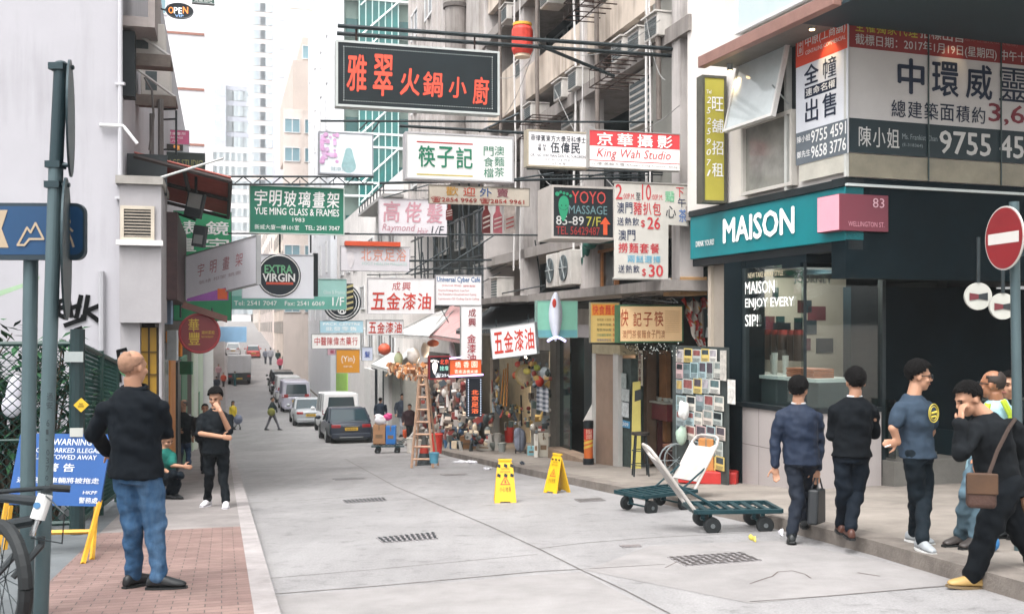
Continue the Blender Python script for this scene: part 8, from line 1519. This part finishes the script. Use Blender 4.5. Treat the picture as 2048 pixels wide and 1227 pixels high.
    for an, kn in (('al', 'kl'), ('ar', 'kr')):
        A_ = Q[an]; fy = foot.get(an, yaw); d = V((sin(rad(fy)), -cos(rad(fy)), 0)); pit = foot.get(an+'p', 0); d = (d*cos(rad(pit))-UP*sin(rad(pit))).normalized(); s_ = V((-d.y, d.x, 0)).normalized(); up = s_.cross(d); up = up if up.z > 0 else -up; b_ = A_-up*.075*k
        R_ = []
        for y, w_, h_ in ((-.085, .02, .05), (-.075, .036, .075), (-.03, .04, .1), (.03, .042, .09), (.09, .047, .062), (.15, .043, .045), (.185, .025, .03)): R_.append([b_+d*y*k+s_*x*w_*k+up*z*h_*k for x, z in ((-.8, 0), (.8, 0), (1, .3), (.75, .8), (0, 1), (-.75, .8), (-1, .3))])
        mb = MB(); mb.loft(R_); sh = mb.build('shoe', M(shoes, .45, .15, 6), root, smooth=True); q = sh.modifiers.new('s', 'SUBSURF'); q.levels = 1; q.render_levels = 2
        mb = MB(); mb.prism([b_+d*y*k+s_*w_*k*sg for y, w_, sg in ((-.088, .022, -1), (-.03, .042, -1), (.09, .05, -1), (.188, .024, -1), (.188, .024, 1), (.09, .05, 1), (-.03, .042, 1), (-.088, .022, 1))], -up*.018*k); mb.build('sole', M(sole or '#1a1d1e', .6, .1, 6), sh)
    if collar:
        mb = MB(); c = N-upv*-.02*k; mb.tube([N+upv*.012*k+(ax*cos(2*pi*i/16)*.062+f*sin(2*pi*i/16)*.056)*k for i in range(17)], .009*k, 6, False); mb.build('collar', M(collar, .6, .06, 5), root)
    return root, Q
GY = lambda px, py, dz=0: G(px, py, dz).y
# bald man, seen from behind
Yp = 8.45
R_, Q = person('bald man seen from behind in a dark blazer and faded jeans', Yp, dict(head=(267, 734), neck=(268, 775), hip=(273, 938), sl=(212, 806), sr=(318, 806), el=(187, 868, .05), er=(331, 862, .08), wl=(218, 905, .22), wr=(318, 852, .34), kl=(266, 1050, .02), kr=(310, 1050), al=(268, 1146, .05), ar=(318, 1150)), yaw=172, hyaw=150, top=M('#0a1016', .8, .15, 5, bump=.3, bscale=10), bottom=M('#2f4a66', .85, .4, 5, bump=.9, bscale=12, streak=.55, dirt='#7f9ab2'), hair='thin', hairm=M('#8a6b59', .85, .25, 20), k=1.06, vox=.012, hem=1.1, coat=True, foot=dict(al=150, ar=95), shoes='#0e1215', loose=1.05, fat=1.02, gdz=.112)
mb = MB(); N = Q['neck']; mb.tube([N+V((cos(a)*.085, sin(a)*.075, .0+.015*sin(a))) for a in [2*pi*i/16 for i in range(17)]], .018, 6, False); mb.build('blazer_collar', M('#0d1319', .8, .1, 5), R_)
# young man facing, hand at his mouth
person('young man in black with white shoes, hand raised to his mouth', 15.9, dict(head=(431, 795), neck=(431, 817), hip=(432, 897), sl=(405, 829), sr=(458, 829), el=(397, 866, -.05), er=(459, 862, -.12), wl=(444, 873, -.28), wr=(441, 822, -.26), hr=(434, 812, -.24), kl=(419, 946), kr=(446, 946), al=(415, 997), ar=(452, 1000)), yaw=-4, hpitch=-16, top=M('#0f1418', .85, .2, 5, bump=.3, bscale=14), bottom=M('#0d1216', .85, .15, 5), shoes='#c9c7cb', sole='#d0ced2', sleeve=.7, hair='thick', k=1.06, vox=.011, foot=dict(al=-8, ar=12), hem=1.1, loose=.95, gdz=.112)
# man in a navy suit
R_, Q = person('man in a navy suit walking away with a briefcase at his side', 10.0, dict(head=(1597, 780), neck=(1597, 808), hip=(1603, 915), sl=(1562, 824), sr=(1634, 826), el=(1550, 882, .02), er=(1638, 888, .05), wl=(1549, 932, .0), wr=(1634, 937, .0), hl=(1552, 950), hr=(1633, 952), kl=(1596, 1000, .0), kr=(1614, 985, .25), al=(1583, 1068, -.05), ar=(1609, 1036, .45)), yaw=168, hyaw=150, top=M('#0d1c31', .75, .12, 5, bump=.35, bscale=10), bottom=M('#0e1826', .75, .12, 5, bump=.3, bscale=12), hair='thick', coat=True, foot=dict(al=170, ar=165, alp=18), vox=.011, hem=1.12, collar='#c9c9ca', k=1.0, glasses=True, air=('ar',))
b = Q['wr']+V((0, 0, -.1)); root = thing('briefcase', 'black briefcase carried by the man in the navy suit', 'briefcase', tuple(b-UP*.45), 0); T = Matrix.Translation(b-UP*.09) @ Matrix.Rotation(rad(62), 4, 'Z') @ Matrix.Rotation(rad(5), 4, 'Y'); mb = MB(); mb.hexa([T @ V((x, y, z)) for z, q in ((-.33, 1), (0, .82)) for x, y in ((-.2*q, -.05), (.2*q, -.05), (.2*q, .05), (-.2*q, .05))]); mb.build('case', M('#12161a', .5, .2, 8), root, bevel=.02); mb = MB()
for y in (-.03, .03): mb.tube([T @ V((-.1, y, 0)), T @ V((-.06, y*.4, .1)), T @ V((.06, y*.4, .1)), T @ V((.1, y, 0))], .008, 6)
mb.build('handle', M('#12161a', .5), root)
# man in a black sweater
person('man in a black sweater with a white collar, standing with folded arms', 10.3, dict(head=(1711, 764), neck=(1709, 794), hip=(1703, 905), sl=(1670, 810), sr=(1746, 811), el=(1665, 868, .05), er=(1750, 866, .08), wl=(1700, 862, .28), wr=(1720, 870, .26), kl=(1688, 985), kr=(1713, 985, .02), al=(1682, 1046, .1), ar=(1701, 1056)), yaw=175, top=M('#0c1014', .9, .2, 5, bump=.3, bscale=12), bottom=M('#10171f', .85, .15, 5, bump=.3, bscale=12), hair='thick', collar='#cfd0d4', foot=dict(al=170, ar=172), shoes='#4a2c22', hem=1.06, k=1.0, gdz=.13)
# man in a grey blue T-shirt smoking
R_, Q = person('man with glasses in a grey blue T-shirt holding a cigarette', 9.5, dict(head=(1838, 752), neck=(1826, 790), hip=(1834, 905), sl=(1801, 806, -.08), sr=(1852, 806, .08), el=(1786, 856, -.12), er=(1862, 862, .2), wl=(1796, 884, -.1), wr=(1850, 890, .22), hl=(1780, 886, -.14), kl=(1833, 990, .02), kr=(1848, 988, .06), al=(1829, 1062, .15), ar=(1844, 1078, -.02)), yaw=48, hyaw=78, hpitch=-3, top=M('#2f3b48', .85, .15, 5, bump=.3, bscale=12), bottom=M('#131b21', .85, .2, 5, bump=.4, bscale=12), sleeve=.42, hair='thick', foot=dict(al=35, ar=8), shoes='#8f9396', sole='#c4c4c2', glasses=True, hem=1.08, k=1.0, gdz=.13)
c = Q['neck'].lerp(Q['hip'], .28)+V((.09, -.165, 0)); mb = MB(); n_ = V((.45, -.9, 0)).normalized(); u_ = V((-n_.y, n_.x, 0)); 
for rr_ in (.075, .055): mb.tube([c+u_*cos(2*pi*i/20)*rr_*.75+UP*sin(2*pi*i/20)*rr_+n_*.01 for i in range(21)], .005, 5, False)
mb.tube([c+u_*-.03+n_*.01, c+u_*.03+n_*.01+UP*.01], .012, 5); mb.tube([c+u_*-.03+n_*.01-UP*.03, c+u_*.02+n_*.01-UP*.025], .01, 5); mb.build('shirt_print', M('#a8983c', .7, .2, 9), R_)
yc = Q['wl'].y-.06; p0 = P(1781, 889, yc); mb = MB(); mb.tube([p0, P(1770, 893, yc-.02)], .0055, 6); solo(mb, 'cigarette', M('#d0cdc8', .6, .05, 9), 'white cigarette in the fingers of the man in the T-shirt', 'cigarette')
# passer-by in dark clothes
R_, Q = person('stooping passer-by in loose dark clothes with a hand at his face', 7.75, dict(head=(1937, 797), neck=(1972, 826), hip=(2000, 965), sl=(1945, 848, -.05), sr=(2020, 845, .05), el=(1922, 905, -.18), er=(2046, 915, .1), wl=(1921, 846, -.16), wr=(2046, 985, .05), hl=(1922, 826, -.14), kl=(1974, 1062, -.08), kr=(2034, 1055, .1), al=(1946, 1150, -.05), ar=(2082, 1135, .2)), yaw=-78, hyaw=-82, hpitch=-22, top=M('#14171a', .9, .2, 5, bump=.5, bscale=9), bottom=M('#0f1317', .9, .2, 5, bump=.4, bscale=9), hair='short', coat=True, foot=dict(al=-86, ar=-80, arp=25, alp=-4), shoes='#a08350', sole='#6b5a40', hem=1.15, k=1.0, loose=1.25, air=('ar',))
b = P(1962, 980, Q['hip'].y-.3); root = thing('shoulder_bag', 'brown leather shoulder bag worn by the stooping passer-by', 'bag', tuple(b), 0); T = Matrix.Translation(b) @ Matrix.Rotation(rad(-15), 4, 'Z'); mb = MB(); mb.box(-.095, .095, -.05, .05, -.12, .12, T); mb.build('bag', M('#3d2820', .6, .25, 6, bump=.3), root, bevel=.03, seg=3); mb = MB(); mb.box(-.1, .1, -.06, -.045, -.02, .125, T); mb.build('flap', M('#46301f', .6, .25, 6), root, bevel=.01); mb = MB(); mb.tube([b+V((.05, 0, .1)), P(1995, 900, Q['hip'].y-.24), P(2018, 855, Q['hip'].y-.2), P(2030, 838, Q['hip'].y)], .014, 6); mb.build('strap', M('#33241c', .6, .2, 6), root)
# man in pale blue shirt with reflective braces
R_, Q = person('balding man in a pale blue shirt with yellow reflective straps, leaning on the rail', 9.3, dict(head=(1984, 768), neck=(1996, 800), hip=(1972, 925), sl=(1968, 816), sr=(2024, 816), el=(1955, 868), er=(2030, 870), wl=(1952, 915, -.1), wr=(2020, 915, -.1), kl=(1936, 985, -.15), kr=(1960, 990, -.1), al=(1922, 1068, -.1), ar=(1950, 1072)), yaw=-150, hyaw=-130, top=M('#8fb0bb', .8, .1, 5, bump=.3, bscale=12), bottom=M('#4f636e', .85, .2, 5, bump=.4, bscale=12), skin=SKIN2, hair='thin', hairm=M('#2a211c', .7, .2, 9), sleeve=.5, foot=dict(al=-70, ar=-60), shoes='#3b3634', k=1.0, glasses=True, gdz=.13)
mb = MB(); mb.tube([P(x, y, Q['neck'].y-.16) for x, y in ((2006, 800), (2022, 830), (2026, 880))], .025, 6); mb.tube([P(x, y, Q['neck'].y-.16) for x, y in ((1976, 806), (1968, 850), (1968, 890))], .025, 6); mb.build('reflective_strap', M('#b5c93a', .6, .1, 5), R_)
person('person in dark clothes half hidden behind the no entry pole', 10.1, dict(head=(2020, 770), neck=(2024, 798), hip=(2030, 900), sl=(1998, 812), sr=(2052, 812), el=(1992, 862), er=(2058, 862), wl=(2004, 900, -.1), wr=(2050, 905, -.1), kl=(2020, 980), kr=(2042, 980), al=(2018, 1052), ar=(2044, 1054)), yaw=-60, hair='short', vox=.014, gdz=.13)
sack(2046, 945, 26, 60, '#b0402c', 'orange red bag at the right edge beside the no entry pole', c=P(2046, 940, 9.0))
sack(1985, 1105, 34, 40, '#2c6a9c', 'blue checked bag standing on the pavement behind the passer-by', c=G(1985, 1102, .13))
# left pavement
R_, Q = person('man with short grey hair and a pale backpack walking on the shaded pavement', GY(372, 932, .11), dict(head=(367, 808), neck=(366, 824), hip=(366, 878), sl=(349, 832), sr=(384, 832), el=(346, 852, -.05), er=(388, 852), wl=(358, 860, -.2), wr=(386, 872, -.1), kl=(362, 902), kr=(376, 900), al=(360, 924), ar=(378, 928)), yaw=-20, hyaw=-60, bottom=M('#24384f', .85, .2, 5), hair='thin', hairm=M('#5a5450', .7, .2, 9), vox=.017, gdz=.112)
mb = MB()
for x in (354, 379): mb.tube([P(x, 828, GY(372, 932, .11)-.16), P(x+1, 850, GY(372, 932, .11)-.2)], .03, 6)
mb.build('backpack_strap', M('#b9bcc4', .6, .1, 5), R_)
person('crouching person in a green T-shirt with an outstretched forearm', 16.6, dict(head=(333, 880), neck=(330, 897), hip=(332, 960, .1), sl=(316, 906), sr=(344, 906), el=(322, 935), er=(345, 930, -.1), wl=(338, 945, -.15), wr=(366, 932, -.15), kl=(345, 948, -.25), kr=(360, 950, -.2), al=(338, 985, -.1), ar=(350, 985, -.1)), yaw=55, hyaw=60, hpitch=-20, top=M('#1f5e55', .8, .15, 5), sleeve=.5, hair='thick', vox=.014, k=.98, hem=1.0, gdz=.112)
def walker(label, px, ph, pf, yaw, top, bottom=None, hair='short', stride=.0, vox=.022, dz=0., **kw):
    """simple figure: px, head-top and foot pixels; arms down or swinging"""
    Y = GY(px, pf, dz); h = pf-ph; k = h/F*Y/1.74; hw = h*.115*abs(cos(rad(yaw)))+h*.035; s = stride*h
    J = dict(head=(px, ph+h*.065), neck=(px, ph+h*.145), hip=(px, pf-h*.50), sl=(px-hw, ph+h*.19), sr=(px+hw, ph+h*.19), el=(px-hw*1.2-s*.35, ph+h*.34), er=(px+hw*1.2+s*.35, ph+h*.34), wl=(px-hw*1.15-s*.3, ph+h*.46, -.1), wr=(px+hw*1.15+s*.5, ph+h*.46, -.1), kl=(px-h*.03-s*.45, pf-h*.27), kr=(px+h*.03+s*.5, pf-h*.27), al=(px-h*.035-s, pf-h*.045), ar=(px+h*.035+s, pf-h*.045))
    return person(label, Y, J, yaw=yaw, top=M(top, .85, .2, 4), bottom=M(bottom or '#1b2128', .85, .2, 4), hair=hair, k=k, vox=vox*k, hands=vox < .02, gdz=dz, **kw)
walker('person in dark clothes standing just behind the young man in black', 410, 808, 945, 20, '#1a1f24', dz=.11)
R_, Q = walker('walker in a dark jacket striding across the road with a green bag', 545, 794, 859, 85, '#2b3436', '#5b5a60', stride=.17); mb = MB(); mb.ell(Q['hip']+V((.0, -.25, .1)), (.2, .1, .2)); mb.build('shoulder_bag', M('#6f7032', .7, .2, 5), R_)
walker('woman in a yellow top pushing a small stroller on the left of the road', 466, 802, 858, 60, '#c9b03c', '#b5b5bd', hair='long', dz=0)
b = G(476, 858); root = thing('stroller', 'small grey folding stroller in front of the woman in yellow', 'stroller', tuple(b), 0); mb = MB(); mb.ell(b+UP*.5, (.22, .3, .25)); mb.build('seat', M('#6b7286', .7, .2, 5), root); mb = MB(); mb.tube([b+V((-.25, 0, .95)), b+V((.1, 0, .15))], .02, 6); mb.tube([b+V((.2, 0, .6)), b+V((-.15, 0, .1))], .02, 6); mb.build('frame', STEEL, root)
for x in (-.15, .15): mb = MB(); mb.disc(b+V((x, -.2, .08)), V((1, 0, 0)), .08, .03, 12); mb.build('wheel', RUBB, root)
walker('long haired woman in a dark striped top standing by the shutters', 805, 788, 872, -20, '#2c333d', '#8d9096', hair='long', vox=.018, dz=.13)
R_, Q = walker('woman in brownish black carrying an orange bag by the ladder', 819, 808, 886, -10, '#33262a', '#1b1d20', vox=.018, dz=.13); sack(810, 882, 11, 20, '#c9542c', 'orange red carrier bag held by the woman by the ladder', c=P(810, 876, GY(819, 886, .13)-.15))
walker('man in a dark vest bending beside the parked saloon', 761, 795, 868, 150, '#1f2935', '#20262c', vox=.018, dz=.13); walker('shopkeeper in a dark cap with red sleeves among the stalls', 874, 786, 882, 40, '#8d4a4c', '#1c2530', vox=.018, dz=.13, sleeve=.5)
for (px, ph, pf, yaw, t_, b_, lb, dz) in ((612, 735, 768, 170, '#1f2a30', '#22282c', 'man in dark green by the far shopfront, standing alone', .13), (633, 738, 766, 30, '#a83a3c', '#2b2f33', 'person in a red top on the far right pavement', .13), (664, 762, 800, 160, '#2f3f42', '#23292d', 'person in a grey green jacket by the green shop', .13), (648, 762, 792, 20, '#b5b5ba', '#22282e', 'person in a white top near the green shop', .13), (531, 697, 727, 10, '#6b6f7a', '#3a3d44', 'grey clad walker far up the right pavement, left of a pair', 0), (541, 695, 729, 190, '#8d8f96', '#4a4d55', 'pale clad walker far up the right pavement, right of the pair', 0), (560, 712, 745, 20, '#a84a5c', '#2f3338', 'person with a pink bag past the parked cars', .13), (571, 705, 742, 170, '#7a7672', '#33373b', 'tall person in tan beyond the parked cars', .13), (556, 700, 728, 170, '#1f3330', '#23282b', 'person in dark green under the far shop sign', .13), (470, 742, 771, 150, '#2b4a4a', '#2c5a60', 'worker in teal standing behind the white box truck', 0), (437, 728, 760, 10, '#c4a0a4', '#8d8488', 'woman in pink walking on the far left pavement', .0), (433, 752, 790, 190, '#33373f', '#22262b', 'person in grey just behind the woman in pink', .0), (447, 745, 775, 20, '#b5482c', '#33302e', 'person in orange on the far left pavement', 0)):
    walker(lb, px, ph, pf, yaw, t_, b_, dz=dz, group='distant people up the street')
# ================================================================ AIR
HAZE = 1
if HAZE:
    mb = MB(); mb.box(-120, 160, -20, 420, -6, 75); m = bpy.data.materials.new('haze_air'); m.use_nodes = True; n = m.node_tree; n.nodes.clear(); o_ = n.nodes.new('ShaderNodeOutputMaterial'); v_ = n.nodes.new('ShaderNodeVolumePrincipled'); v_.inputs['Color'].default_value = (.93, .94, .96, 1); v_.inputs['Density'].default_value = .0008; v_.inputs['Anisotropy'].default_value = .2; n.links.new(v_.outputs[0], o_.inputs['Volume']); hz = mb.build('haze', m); hz['kind'] = 'stuff'
